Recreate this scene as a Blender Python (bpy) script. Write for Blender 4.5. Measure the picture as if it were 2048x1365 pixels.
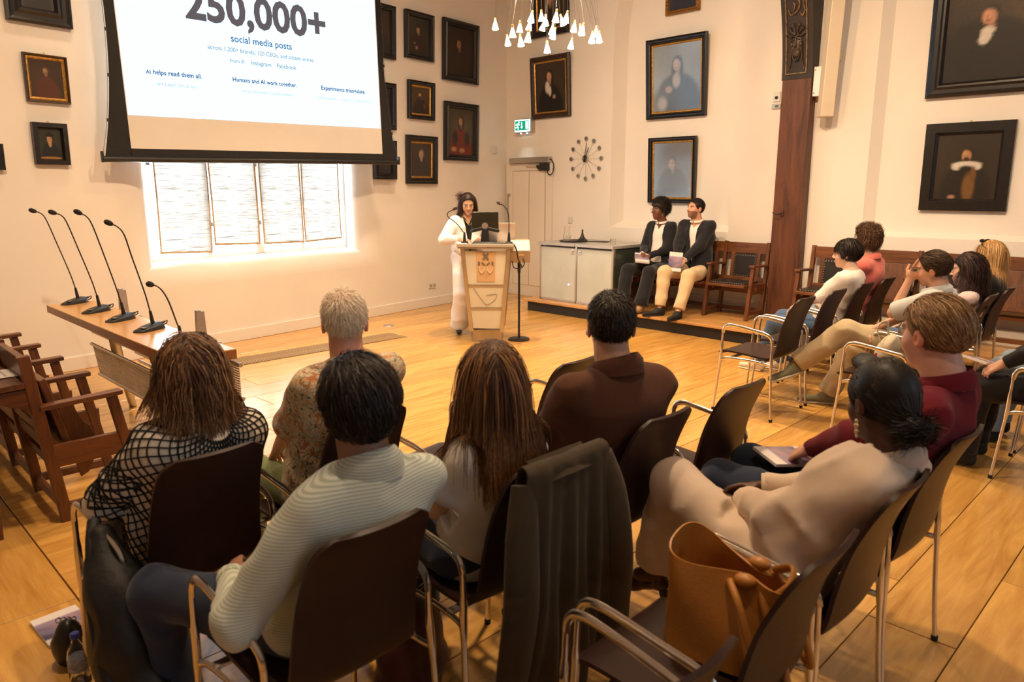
import bpy, bmesh, math, random
import numpy as np
from mathutils import Vector, Matrix, Euler
from mathutils.geometry import tessellate_polygon

for o in list(bpy.data.objects):
    bpy.data.objects.remove(o, do_unlink=True)
SC = bpy.context.scene
COL = SC.collection
R = math.radians
random.seed(7)
RNG = np.random.default_rng(11)

# ------------------------------------------------------------------ camera
# world axes: +X runs along the floor boards, +Y runs along the platform; the camera stands above the origin
EYE = 1.70
PITCH = math.atan(302.5 / 1460)
cam_data = bpy.data.cameras.new('camera')
cam = bpy.data.objects.new('camera', cam_data)
COL.objects.link(cam)
cam.location = (0, 0, EYE)
cam.rotation_euler = (math.pi / 2 - PITCH, 0, R(-45))
cam_data.sensor_width = 36
cam_data.lens = 1460 / 2048 * 36
cam_data.clip_start = 0.05
cam_data.dof.use_dof = True
cam_data.dof.focus_distance = 7.0
cam_data.dof.aperture_fstop = 4.0
SC.camera = cam

# ------------------------------------------------------------------ world, light, exposure
world = bpy.data.worlds.new('world')
SC.world = world
world.use_nodes = True
bg = world.node_tree.nodes['Background']
bg.inputs[0].default_value = (0.75, 0.85, 1.0, 1)
bg.inputs[1].default_value = 0.6
SC.view_settings.view_transform = 'Standard'
SC.view_settings.look = 'None'
SC.view_settings.exposure = -0.12
SC.view_settings.gamma = 1.0
SC.view_settings.use_curve_mapping = False

def area_light(name, loc, target, size, power, color, size_y=None, spread=180, disk=False):
    l = bpy.data.lights.new(name, 'AREA')
    l.energy = power
    l.color = color
    l.size = size
    l.spread = R(spread)
    if disk:
        l.shape = 'DISK'
    elif size_y:
        l.shape = 'RECTANGLE'
        l.size_y = size_y
    o = bpy.data.objects.new(name, l)
    COL.objects.link(o)
    o.location = loc
    d = Vector(target) - Vector(loc)
    o.rotation_euler = d.to_track_quat('-Z', 'Y').to_euler()
    return o

WARM = (1.0, 0.71, 0.44)
# the hall's ceiling downlights, in a grid over floor and audience
for (x, y, p) in [(5.6, 6.0, 60), (5.6, 3.4, 68), (3.4, 5.0, 60), (3.0, 2.2, 52), (0.9, 3.4, 26), (6.1, 1.2, 34), (1.2, 0.4, 14), (2.2, 6.9, 12)]:
    area_light('ceiling_downlight', (x, y, 4.95), (x, y, 0), 0.25, p, WARM, disk=True, spread=95)
# track spots over the middle of the hall, aimed at the paintings and at the end wall
for (loc, tgt, p) in [((3.2, 4.4, 5.1), (8.6, 6.2, 1.8), 42), ((3.2, 2.6, 5.1), (8.6, 3.6, 1.6), 42), ((3.4, 1.0, 5.1), (8.6, 1.4, 1.6), 36), ((3.2, 3.2, 5.1), (4.4, 8.3, 1.2), 34), ((0.6, 3.0, 5.1), (1.4, 7.8, 1.2), 34)]:
    area_light('track_spot', loc, tgt, 0.2, p, WARM, disk=True, spread=75)
# tall windows in the wall behind the camera let cool daylight in
area_light('rear_window_daylight', (4.6, -3.9, 3.1), (4.2, 3.0, 0.8), 1.3, 40, (0.62, 0.80, 1.0), size_y=2.2)
area_light('rear_window_daylight', (0.4, -3.9, 3.1), (1.6, 3.0, 0.8), 1.3, 26, (0.62, 0.80, 1.0), size_y=2.2)
# light leaving the tall street windows behind the blinds (the panes glow too; this is the sky beyond them)

# ------------------------------------------------------------------ helpers: tagging
def tag(o, label=None, cat=None, group=None, kind=None):
    if label: o['label'] = label
    if cat: o['category'] = cat
    if group: o['group'] = group
    if kind: o['kind'] = kind
    return o

def empty(name, loc=(0, 0, 0), rz=0.0, rx=0.0):
    o = bpy.data.objects.new(name, None)
    COL.objects.link(o)
    o.location = loc
    o.rotation_euler = (rx, 0, rz)
    o.empty_display_size = 0.1
    return o

def thing(name, label, cat, loc=(0, 0, 0), rz=0.0, group=None, kind=None, rx=0.0):
    return tag(empty(name, loc, rz, rx), label, cat, group, kind)

def link_mesh(name, me, mat=None, parent=None, world=False):
    o = bpy.data.objects.new(name, me)
    COL.objects.link(o)
    if mat is not None and not me.materials:
        me.materials.append(mat)
    if parent is not None:
        o.parent = parent
        if world:
            m = parent.matrix_basis.copy(); q = parent
            while q.parent:
                m = q.parent.matrix_basis @ q.matrix_parent_inverse @ m
                q = q.parent
            o.matrix_parent_inverse = m.inverted()
    return o

def copy_tree(o, parent=None):
    c = o.copy()
    COL.objects.link(c)
    c.parent = parent
    for ch in list(o.children):
        copy_tree(ch, c)
    return c

# ------------------------------------------------------------------ helpers: mesh building
class MB:
    def __init__(s):
        s.v = []; s.f = []
    def add(s, vs, fs):
        b = len(s.v)
        s.v += [tuple(p) for p in vs]
        s.f += [tuple(b + i for i in f) for f in fs]
        return s
    def box(s, c, d, rot=None):
        x, y, z = d[0] / 2, d[1] / 2, d[2] / 2
        vs = [Vector(p) for p in [(-x, -y, -z), (x, -y, -z), (x, y, -z), (-x, y, -z), (-x, -y, z), (x, -y, z), (x, y, z), (-x, y, z)]]
        if rot is not None:
            vs = [rot @ p for p in vs]
        c = Vector(c)
        return s.add([c + p for p in vs], [(3, 2, 1, 0), (4, 5, 6, 7), (0, 1, 5, 4), (1, 2, 6, 5), (2, 3, 7, 6), (3, 0, 4, 7)])
    def bx(s, x0, x1, y0, y1, z0, z1):
        return s.box(((x0 + x1) / 2, (y0 + y1) / 2, (z0 + z1) / 2), (x1 - x0, y1 - y0, z1 - z0))
    def bar(s, a, b, w, h, up=(0, 0, 1), w2=None, h2=None):
        a = Vector(a); b = Vector(b); t = (b - a).normalized(); up = Vector(up)
        sd = t.cross(up)
        if sd.length < 1e-5: sd = t.cross(Vector((1, 0, 0)))
        sd.normalize(); u = sd.cross(t)
        w2 = w if w2 is None else w2; h2 = h if h2 is None else h2
        vs = []
        for p, ww, hh in ((a, w, h), (b, w2, h2)):
            for i, j in ((-1, -1), (1, -1), (1, 1), (-1, 1)):
                vs.append(p + sd * (i * ww / 2) + u * (j * hh / 2))
        return s.add(vs, [(0, 1, 2, 3), (7, 6, 5, 4), (0, 4, 5, 1), (1, 5, 6, 2), (2, 6, 7, 3), (3, 7, 4, 0)])
    def tube(s, pts, r, n=8, flat=1.0, cap=True, ref=None):
        pts = [Vector(p) for p in pts]
        m = len(pts)
        rs = r if hasattr(r, '__len__') else [r] * m
        tang = []
        for i in range(m):
            t = pts[min(i + 1, m - 1)] - pts[max(i - 1, 0)]
            tang.append(t.normalized() if t.length > 1e-9 else Vector((0, 0, 1)))
        nrm = Vector(ref) if ref else (Vector((0, 0, 1)) if abs(tang[0].z) < 0.9 else Vector((1, 0, 0)))
        nrm = (nrm - tang[0] * nrm.dot(tang[0])).normalized()
        vs = []
        for i in range(m):
            nrm = (nrm - tang[i] * nrm.dot(tang[i]))
            if nrm.length < 1e-6: nrm = tang[i].orthogonal()
            nrm.normalize()
            bi = tang[i].cross(nrm)
            for k in range(n):
                a = 2 * math.pi * k / n
                vs.append(pts[i] + nrm * (rs[i] * math.cos(a)) + bi * (rs[i] * flat * math.sin(a)))
        fs = []
        for i in range(m - 1):
            for k in range(n):
                k2 = (k + 1) % n
                fs.append((i * n + k, i * n + k2, (i + 1) * n + k2, (i + 1) * n + k))
        if cap:
            fs.append(tuple(reversed(range(n))))
            fs.append(tuple((m - 1) * n + k for k in range(n)))
        return s.add(vs, fs)
    def lathe(s, prof, n=24, c=(0, 0, 0), M=None):
        c = Vector(c); vs = []
        for (r, z) in prof:
            for k in range(n):
                a = 2 * math.pi * k / n
                p = Vector((r * math.cos(a), r * math.sin(a), z))
                if M is not None: p = M @ p
                vs.append(c + p)
        fs = []
        for i in range(len(prof) - 1):
            for k in range(n):
                k2 = (k + 1) % n
                fs.append((i * n + k, i * n + k2, (i + 1) * n + k2, (i + 1) * n + k))
        if prof[0][0] > 1e-6: fs.append(tuple(reversed(range(n))))
        if prof[-1][0] > 1e-6: fs.append(tuple((len(prof) - 1) * n + k for k in range(n)))
        return s.add(vs, fs)
    def prism(s, poly, vec):
        vec = Vector(vec); n = len(poly)
        vs = [Vector(p) for p in poly] + [Vector(p) + vec for p in poly]
        fs = [tuple(reversed(range(n))), tuple(range(n, 2 * n))]
        for k in range(n):
            k2 = (k + 1) % n
            fs.append((k, k2, n + k2, n + k))
        return s.add(vs, fs)
    def ball(s, c, r, nu=10, nv=7, M=None):
        rr = r if hasattr(r, '__len__') else (r, r, r)
        c = Vector(c); vs = []; fs = []
        for j in range(nv + 1):
            ph = math.pi * j / nv
            for k in range(nu):
                a = 2 * math.pi * k / nu
                p = Vector((rr[0] * math.sin(ph) * math.cos(a), rr[1] * math.sin(ph) * math.sin(a), rr[2] * math.cos(ph)))
                if M is not None: p = M @ p
                vs.append(c + p)
        for j in range(nv):
            for k in range(nu):
                k2 = (k + 1) % nu
                fs.append((j * nu + k, (j + 1) * nu + k, (j + 1) * nu + k2, j * nu + k2))
        return s.add(vs, fs)
    def sheet(s, fn, nu, nv, th):
        # solid sheet of thickness th around the surface fn(a,b), a,b in 0..1
        P = [[Vector(fn(i / nu, j / nv)) for j in range(nv + 1)] for i in range(nu + 1)]
        N = []
        for i in range(nu + 1):
            row = []
            for j in range(nv + 1):
                da = P[min(i + 1, nu)][j] - P[max(i - 1, 0)][j]
                db = P[i][min(j + 1, nv)] - P[i][max(j - 1, 0)]
                q = da.cross(db)
                row.append(q.normalized() if q.length > 1e-12 else Vector((0, 0, 1)))
            N.append(row)
        idx = lambda i, j, k: k * (nu + 1) * (nv + 1) + i * (nv + 1) + j
        vs = []
        for k in (0.5, -0.5):
            for i in range(nu + 1):
                for j in range(nv + 1):
                    vs.append(P[i][j] + N[i][j] * (th * k))
        fs = []
        for i in range(nu):
            for j in range(nv):
                fs.append((idx(i, j, 0), idx(i + 1, j, 0), idx(i + 1, j + 1, 0), idx(i, j + 1, 0)))
                fs.append((idx(i, j + 1, 1), idx(i + 1, j + 1, 1), idx(i + 1, j, 1), idx(i, j, 1)))
        for i in range(nu):
            fs.append((idx(i, 0, 1), idx(i + 1, 0, 1), idx(i + 1, 0, 0), idx(i, 0, 0)))
            fs.append((idx(i, nv, 0), idx(i + 1, nv, 0), idx(i + 1, nv, 1), idx(i, nv, 1)))
        for j in range(nv):
            fs.append((idx(0, j, 0), idx(0, j + 1, 0), idx(0, j + 1, 1), idx(0, j, 1)))
            fs.append((idx(nu, j, 1), idx(nu, j + 1, 1), idx(nu, j + 1, 0), idx(nu, j, 0)))
        return s.add(vs, fs)
    def mesh(s, name, bevel=0, seg=2, smooth=None, fix=True):
        me = bpy.data.meshes.new(name)
        me.from_pydata([tuple(p) for p in s.v], [], s.f)
        if fix or bevel:
            bm = bmesh.new(); bm.from_mesh(me)
            if fix: bmesh.ops.recalc_face_normals(bm, faces=bm.faces)
            if bevel:
                es = [e for e in bm.edges if len(e.link_faces) == 2 and e.calc_face_angle(0) > 0.6]
                bmesh.ops.bevel(bm, geom=es, offset=bevel, segments=seg, affect='EDGES', profile=0.5, clamp_overlap=True)
            bm.to_mesh(me); bm.free()
        if smooth is not None:
            me.shade_smooth()
            if smooth < 180: me.set_sharp_from_angle(angle=R(smooth))
        return me
    def build(s, name, mat, parent=None, bevel=0, seg=2, smooth=None, world=False, fix=True):
        return link_mesh(name, s.mesh(name, bevel, seg, smooth, fix), mat, parent, world)

def smooth_path(pts, n=6):
    # Catmull-Rom through the points
    P = [Vector(p) for p in pts]
    P = [P[0] * 2 - P[1]] + P + [P[-1] * 2 - P[-2]]
    out = []
    for i in range(1, len(P) - 2):
        a, b, c, d = P[i - 1], P[i], P[i + 1], P[i + 2]
        for k in range(n):
            t = k / n
            out.append(0.5 * ((2 * b) + (c - a) * t + (2 * a - 5 * b + 4 * c - d) * t * t + (3 * b - a - 3 * c + d) * t ** 3))
    out.append(P[-2])
    return out

def text_mesh(body, size, align='LEFT', bold=0.0):
    cu = bpy.data.curves.new('lettering', 'FONT')
    cu.body = body; cu.size = size; cu.align_x = align; cu.offset = bold; cu.resolution_u = 3
    o = bpy.data.objects.new('lettering_source', cu)
    COL.objects.link(o)
    bpy.context.view_layer.update()
    me = bpy.data.meshes.new_from_object(o.evaluated_get(bpy.context.evaluated_depsgraph_get()))
    bpy.data.objects.remove(o); bpy.data.curves.remove(cu)
    return me

# ------------------------------------------------------------------ helpers: materials
def new_mat(name):
    m = bpy.data.materials.new(name); m.use_nodes = True
    nt = m.node_tree
    return m, nt, nt.nodes['Principled BSDF']

def N(nt, t, **kw):
    n = nt.nodes.new(t)
    for k, v in kw.items():
        if k.startswith('i_'):
            n.inputs[k[2:].replace('_', ' ')].default_value = v
        else: setattr(n, k, v)
    return n

def rgba(c): return (c[0], c[1], c[2], 1)

def mat(name, color, rough=0.5, metal=0.0, vary=0.0, vscale=6.0, bump=0.0, bscale=60.0, spec=0.5, sheen=0.0, stretch=(1, 1, 1), coat=0.0, color2=None, coords='Object', detail=4.0, distort=0.0):
    m, nt, b = new_mat(name)
    b.inputs['Base Color'].default_value = rgba(color)
    b.inputs['Roughness'].default_value = rough
    b.inputs['Metallic'].default_value = metal
    b.inputs['Specular IOR Level'].default_value = spec
    b.inputs['Sheen Weight'].default_value = sheen
    b.inputs['Coat Weight'].default_value = coat
    tc = N(nt, 'ShaderNodeTexCoord'); mp = N(nt, 'ShaderNodeMapping')
    mp.inputs['Scale'].default_value = stretch
    nt.links.new(tc.outputs[coords], mp.inputs[0])
    if vary or color2:
        nz = N(nt, 'ShaderNodeTexNoise', i_Scale=vscale, i_Detail=detail, i_Distortion=distort)
        nt.links.new(mp.outputs[0], nz.inputs['Vector'])
        rp = N(nt, 'ShaderNodeValToRGB')
        c2 = color2 or tuple(min(1, c * (1 + vary)) for c in color)
        c1 = color if color2 else tuple(c * (1 - vary) for c in color)
        rp.color_ramp.elements[0].position = 0.35; rp.color_ramp.elements[1].position = 0.65
        rp.color_ramp.elements[0].color = rgba(c1); rp.color_ramp.elements[1].color = rgba(c2)
        nt.links.new(nz.outputs['Fac'], rp.inputs[0]); nt.links.new(rp.outputs[0], b.inputs['Base Color'])
    if bump:
        nb = N(nt, 'ShaderNodeTexNoise', i_Scale=bscale, i_Detail=3.0)
        nt.links.new(mp.outputs[0], nb.inputs['Vector'])
        bp = N(nt, 'ShaderNodeBump', i_Strength=bump, i_Distance=0.01)
        nt.links.new(nb.outputs['Fac'], bp.inputs['Height']); nt.links.new(bp.outputs[0], b.inputs['Normal'])
    return m

def wood(name, dark, light, rough=0.4, axis=0, scale=2.2, stretch=14, rnd=0.15, bump=0.06, coat=0.0, figure=3.0):
    m, nt, b = new_mat(name)
    tc = N(nt, 'ShaderNodeTexCoord'); mp = N(nt, 'ShaderNodeMapping'); oi = N(nt, 'ShaderNodeObjectInfo')
    sc = [stretch] * 3; sc[axis] = 1.0
    mp.inputs['Scale'].default_value = sc
    mul = N(nt, 'ShaderNodeVectorMath', operation='SCALE'); mul.inputs[0].default_value = (17.3, 9.1, 23.7)
    nt.links.new(oi.outputs['Random'], mul.inputs['Scale'])
    nt.links.new(tc.outputs['Object'], mp.inputs[0]); nt.links.new(mul.outputs[0], mp.inputs['Location'])
    nz = N(nt, 'ShaderNodeTexNoise', i_Scale=scale, i_Detail=7.0, i_Roughness=0.62, i_Distortion=figure * 0.25)
    nt.links.new(mp.outputs[0], nz.inputs['Vector'])
    rp = N(nt, 'ShaderNodeValToRGB')
    rp.color_ramp.elements[0].position = 0.32; rp.color_ramp.elements[1].position = 0.68
    rp.color_ramp.elements[0].color = rgba(dark); rp.color_ramp.elements[1].color = rgba(light)
    nt.links.new(nz.outputs['Fac'], rp.inputs[0])
    hs = N(nt, 'ShaderNodeHueSaturation')
    mr = N(nt, 'ShaderNodeMapRange'); mr.inputs['To Min'].default_value = 1 - rnd; mr.inputs['To Max'].default_value = 1 + rnd
    nt.links.new(oi.outputs['Random'], mr.inputs[0]); nt.links.new(mr.outputs[0], hs.inputs['Value'])
    nt.links.new(rp.outputs[0], hs.inputs['Color']); nt.links.new(hs.outputs[0], b.inputs['Base Color'])
    b.inputs['Roughness'].default_value = rough
    b.inputs['Coat Weight'].default_value = coat; b.inputs['Coat Roughness'].default_value = 0.2
    bp = N(nt, 'ShaderNodeBump', i_Strength=bump, i_Distance=0.004)
    nt.links.new(nz.outputs['Fac'], bp.inputs['Height']); nt.links.new(bp.outputs[0], b.inputs['Normal'])
    return m

def emit(name, color, strength, dark=False):
    m, nt, b = new_mat(name)
    b.inputs['Base Color'].default_value = (0, 0, 0, 1) if dark else rgba(color)
    if dark: b.inputs['Specular IOR Level'].default_value = 0.0
    b.inputs['Emission Color'].default_value = rgba(color); b.inputs['Emission Strength'].default_value = strength
    return m

def glass(name, color=(1, 1, 1), rough=0.0, alpha=None, ior=1.45):
    m, nt, b = new_mat(name)
    b.inputs['Base Color'].default_value = rgba(color); b.inputs['Roughness'].default_value = rough
    b.inputs['Transmission Weight'].default_value = 1.0; b.inputs['IOR'].default_value = ior
    return m

def attr_mat(name, rough=0.6, attr='paint', spec=0.5, coat=0.0, bump=0.0, bscale=300.0):
    m, nt, b = new_mat(name)
    a = N(nt, 'ShaderNodeAttribute', attribute_name=attr)
    nt.links.new(a.outputs['Color'], b.inputs['Base Color'])
    b.inputs['Roughness'].default_value = rough; b.inputs['Specular IOR Level'].default_value = spec
    b.inputs['Coat Weight'].default_value = coat; b.inputs['Coat Roughness'].default_value = 0.25
    if bump:
        tc = N(nt, 'ShaderNodeTexCoord'); nb = N(nt, 'ShaderNodeTexNoise', i_Scale=bscale, i_Detail=2.0)
        nt.links.new(tc.outputs['Object'], nb.inputs['Vector'])
        bp = N(nt, 'ShaderNodeBump', i_Strength=bump, i_Distance=0.002)
        nt.links.new(nb.outputs['Fac'], bp.inputs['Height']); nt.links.new(bp.outputs[0], b.inputs['Normal'])
    return m

PLASTER = mat('plaster', (0.74, 0.69, 0.625), 0.75, vary=0.03, vscale=1.2, bump=0.12, bscale=9)
PAINT_WHITE = mat('white_paint', (0.74, 0.68, 0.60), 0.45, vary=0.02, vscale=2)
CHROME = mat('polished_metal', (0.72, 0.69, 0.65), 0.2, 1.0, vary=0.04, vscale=8)
STEEL = mat('brushed_steel', (0.55, 0.52, 0.48), 0.38, 1.0, vary=0.08, vscale=20, stretch=(1, 1, 12))
BLACKPL = mat('black_plastic', (0.012, 0.012, 0.013), 0.4, vary=0.1, vscale=30)
BLACKMAT = mat('matt_black_fabric', (0.008, 0.0075, 0.008), 0.85, vary=0.2, vscale=30)
OAKDARK = wood('dark_oak', (0.062, 0.019, 0.006), (0.185, 0.064, 0.021), 0.38, axis=2, scale=3, stretch=9, coat=0.15)
OAKDARK_X = wood('dark_oak_lengthwise', (0.062, 0.019, 0.006), (0.185, 0.064, 0.021), 0.38, axis=0, scale=3, stretch=9, coat=0.15)
OAKDARK_Y = wood('dark_oak_crosswise', (0.062, 0.019, 0.006), (0.185, 0.064, 0.021), 0.38, axis=1, scale=3, stretch=9, coat=0.15)
LEATHER = mat('black_leather', (0.014, 0.010, 0.009), 0.42, vary=0.25, vscale=40, bump=0.15, bscale=120)
BRASS = mat('brass', (0.75, 0.55, 0.25), 0.3, 1.0, vary=0.1, vscale=30)
PAPER = mat('paper', (0.78, 0.74, 0.72), 0.6, vary=0.02, vscale=8)

# ================================================================== THE ROOM
TH = math.atan(0.138)                 # the screen wall is 8 degrees off the boards
B0 = Vector((1.679, 7.77, 0)); BD = Vector((math.cos(TH), math.sin(TH), 0)); BN = Vector((-math.sin(TH), math.cos(TH), 0))
def BW(s, z, off=0.0):                # a point on the screen wall: s along it, off into the room
    p = B0 + BD * s - BN * off
    return Vector((p.x, p.y, z))
WU = 8.6                              # the long wall of paintings
CEIL = 5.6

# ---- floor: a sub-floor with every board laid on it
FLOORMAT = wood('floor_oak', (0.47, 0.225, 0.045), (0.72, 0.41, 0.105), 0.27, axis=0, scale=1.6, stretch=9, rnd=0.13, bump=0.05, coat=0.45)
SUB = mat('dark_subfloor', (0.05, 0.025, 0.012), 0.9, vary=0.2)
floor = tag(MB().bx(-3.6, 8.7, -4.3, 9.0, -0.10, -0.022).build('floor', SUB), kind='structure')
def board(x0, x1, y0, y1, along_y=False, z=0.0):
    g = 0.0022
    L, W = ((y1 - y0), (x1 - x0)) if along_y else ((x1 - x0), (y1 - y0))
    hl, hw = L / 2 - g, W / 2 - g; c = 0.0016
    m = MB()
    vs = [(-hl, -hw, -0.02), (hl, -hw, -0.02), (hl, hw, -0.02), (-hl, hw, -0.02),
          (-hl, -hw, -c), (hl, -hw, -c), (hl, hw, -c), (-hl, hw, -c),
          (-hl + c, -hw + c, 0), (hl - c, -hw + c, 0), (hl - c, hw - c, 0), (-hl + c, hw - c, 0)]
    fs = [(8, 9, 10, 11)]
    for a in (0, 4):
        for k in range(4):
            fs.append((a + k, a + (k + 1) % 4, a + 4 + (k + 1) % 4, a + 4 + k))
    m.add(vs, fs)
    o = m.build('plank', FLOORMAT, floor, fix=False)
    o.location = ((x0 + x1) / 2, (y0 + y1) / 2, z + random.uniform(-0.0006, 0.0))
    if along_y: o.rotation_euler = (0, 0, R(90))
    return o
VL = [-2.10, -1.78, -1.43, -1.10, -0.76, -0.43, -0.09, 0.24, 0.555, 0.876, 1.20, 1.53, 1.86, 2.18, 2.509, 2.76, 3.02, 3.24, 3.576, 3.95, 4.33, 4.70, 5.07, 5.39, 5.71, 6.03, 6.36, 6.70, 7.04, 7.36, 7.68, 8.0, 8.33, 8.66, 8.98]
random.seed(21)
for i in range(len(VL) - 1):
    y0, y1 = VL[i], VL[i + 1]
    end = 7.56 if y1 < 7.05 else 8.64
    x = 0.687
    cut = x + random.uniform(0.9, 3.2)
    if i == 8: cut = 2.93
    while x < end - 0.02:
        c = cut if end - cut > 0.8 else end
        board(x, c, y0, y1)
        x = c; cut = c + random.uniform(2.0, 3.4)
UL = [0.685, 0.33, -0.03, -0.39, -0.75, -1.1]
for i in range(len(UL) - 1):
    y = -2.1; cut = -0.6 - 0.4 * (i % 2)
    for c in ([0.4, 3.30, 5.7, 8.0] if i == 0 else [1.2, 2.6, 4.9, 8.0] if i % 2 else [0.2, 3.3, 6.0, 8.0]):
        board(UL[i + 1], UL[i], y, c, True); y = c

# ---- screen wall with the deep, soft-edged window recess
def wall_poly(outer, holes, to3d, name, matl):
    loops = [[Vector((p[0], p[1], 0)) for p in outer]] + [[Vector((p[0], p[1], 0)) for p in h] for h in holes]
    tris = tessellate_polygon(loops)
    flat = [p for l in loops for p in l]
    m = MB(); m.add([to3d(p.x, p.y) for p in flat], [tuple(t) for t in tris])
    return m
SMAX = 7.02
def rect(a, b, c, d, n=6):
    pts = []
    for (x0, y0, x1, y1) in ((a, c, b, c), (b, c, b, d), (b, d, a, d), (a, d, a, c)):
        for k in range(n): pts.append((x0 + (x1 - x0) * k / n, y0 + (y1 - y0) * k / n))
    return pts
hole_o = (0.74, 4.22, 0.70, 4.45); hole_i = (1.12, 3.79, 0.95, 4.15)
wb = wall_poly([(-5.3, 0), (SMAX, 0), (SMAX, CEIL), (-5.3, CEIL)], [rect(*hole_o)], lambda s, z: BW(s, z), 'wall_back', PLASTER)
rings = []
for k in range(11):
    t = k / 10
    f = math.sin(t * math.pi / 2) ** 1.0; g = 1 - math.cos(t * math.pi / 2)
    h = [hole_o[i] + (hole_i[i] - hole_o[i]) * f for i in range(4)]
    rings.append([BW(s, z, -0.24 * g) for s, z in rect(*h)])
base = len(wb.v); n = len(rings[0])
wb.v += [tuple(p) for r_ in rings for p in r_]
for k in range(10):
    for j in range(n):
        j2 = (j + 1) % n
        wb.f.append((base + k * n + j, base + k * n + j2, base + (k + 1) * n + j2, base + (k + 1) * n + j))
wall_back = tag(wb.build('wall_back', PLASTER, smooth=50), kind='structure')
def bbox_wall(name, s0, s1, z0, z1, o0, o1, matl, parent=None, **kw):
    m = MB()
    c = [BW(s, z, o) for s in (s0, s1) for o in (o0, o1) for z in (z0, z1)]
    m.add(c, [(0, 1, 3, 2), (4, 6, 7, 5), (0, 4, 5, 1), (2, 3, 7, 6), (0, 2, 6, 4), (1, 5, 7, 3)])
    return m.build(name, matl, parent, world=True, **kw)
tag(bbox_wall('baseboard_back', -5.2, SMAX - 0.12, 0.0, 0.135, -0.01, 0.022, PAINT_WHITE, bevel=0.006), kind='structure')

# window behind the blinds
SKYPANE = emit('daylight_pane', (0.78, 0.90, 1.0), 19.0)
win = tag(empty('window_1', BW(2.46, 1.04, -0.29)), kind='structure')
for (a, b, c, d) in [(1.12, 1.15, 0.95, 4.15), (2.42, 2.52, 0.95, 4.15), (3.76, 3.79, 0.95, 4.15), (1.79, 1.84, 0.98, 4.08), (3.06, 3.11, 0.98, 4.08), (1.12, 3.79, 0.95, 0.98), (1.12, 3.79, 4.08, 4.15)]:
    bbox_wall('window_frame', a, b, c, d, -0.33, -0.245, PAINT_WHITE, win, bevel=0.004)
for (a, b) in [(1.14, 1.80), (1.83, 2.43), (2.51, 3.07), (3.10, 3.77)]:
    bbox_wall('pane', a, b, 0.97, 4.09, -0.31, -0.30, SKYPANE, win)
HINGE = mat('grey_blue_hinge', (0.25, 0.33, 0.40), 0.4, 0.3, vary=0.05)
for (s, z) in [(1.19, 1.97), (2.455, 1.99), (2.465, 1.32), (1.845, 1.32), (2.455, 2.9)]:
    bbox_wall('hinge', s - 0.022, s + 0.022, z - 0.022, z + 0.022, -0.245, -0.225, HINGE, win, bevel=0.003)

# paper blinds
def blind_mat():
    m, nt, b = new_mat('woven_paper_blind')
    out = nt.nodes['Material Output']; nt.nodes.remove(b)
    tc = N(nt, 'ShaderNodeTexCoord'); mp = N(nt, 'ShaderNodeMapping'); mp.inputs['Scale'].default_value = (2.2, 1, 120)
    nz = N(nt, 'ShaderNodeTexNoise', i_Scale=1.6, i_Detail=5.0, i_Roughness=0.7, i_Distortion=0.5)
    nt.links.new(tc.outputs['Object'], mp.inputs[0]); nt.links.new(mp.outputs[0], nz.inputs['Vector'])
    rp = N(nt, 'ShaderNodeValToRGB')
    rp.color_ramp.elements[0].position = 0.36; rp.color_ramp.elements[0].color = (0.19, 0.175, 0.15, 1)
    rp.color_ramp.elements[1].position = 0.50; rp.color_ramp.elements[1].color = (0.54, 0.515, 0.48, 1)
    nt.links.new(nz.outputs['Fac'], rp.inputs[0])
    d = N(nt, 'ShaderNodeBsdfDiffuse'); t = N(nt, 'ShaderNodeBsdfTranslucent'); mx = N(nt, 'ShaderNodeMixShader'); mx.inputs[0].default_value = 0.5
    nt.links.new(rp.outputs[0], d.inputs[0]); nt.links.new(rp.outputs[0], t.inputs[0])
    nt.links.new(d.outputs[0], mx.inputs[1]); nt.links.new(t.outputs[0], mx.inputs[2]); nt.links.new(mx.outputs[0], out.inputs[0])
    return m
BLIND = blind_mat()
HEM = mat('blind_hem', (0.50, 0.36, 0.20), 0.8, vary=0.15, vscale=40)
blinds = [((1.225, 1.83), 1.03, 1.005, 'leftmost and longest woven paper blind glowing below the screen'),
          ((1.85, 2.435), 1.085, 1.065, 'second woven paper blind from the left under the screen'),
          ((2.485, 3.075), 1.06, 1.05, 'third woven paper blind, right of the bare window gap'),
          ((3.09, 3.685), 1.05, 1.07, 'rightmost woven paper blind below the screen')]
for i, ((a, b), za, zb, lab) in enumerate(blinds):
    t = thing('window_blind', lab, 'blind', BW((a + b) / 2, 1.0, -0.215), TH, 'paper blinds over the window')
    W = (b - a); top = 3.1
    fn = lambda p, q: ((p - 0.5) * W + 0.01 * math.sin(q * 7 + i), 0.012 * math.sin(p * 9 + i * 2) * (0.3 + q), (za + (zb - za) * p) * (1 - q) + 4.1 * q - 1.0)
    MB().sheet(fn, 10, 24, 0.002).build('cloth', BLIND, t, smooth=60)
    MB().sheet(lambda p, q: Vector(fn(p, 0)) + Vector((0, -0.003, 0.0 + 0.022 * q)), 10, 1, 0.006).build('bottom_hem', HEM, t)
    for sd in (0.0, 1.0):
        MB().sheet(lambda p, q: Vector(fn(sd, q)) + Vector(((p - sd) * 0.016, -0.003, 0)), 1, 24, 0.005).build('side_hem', HEM, t)

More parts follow.
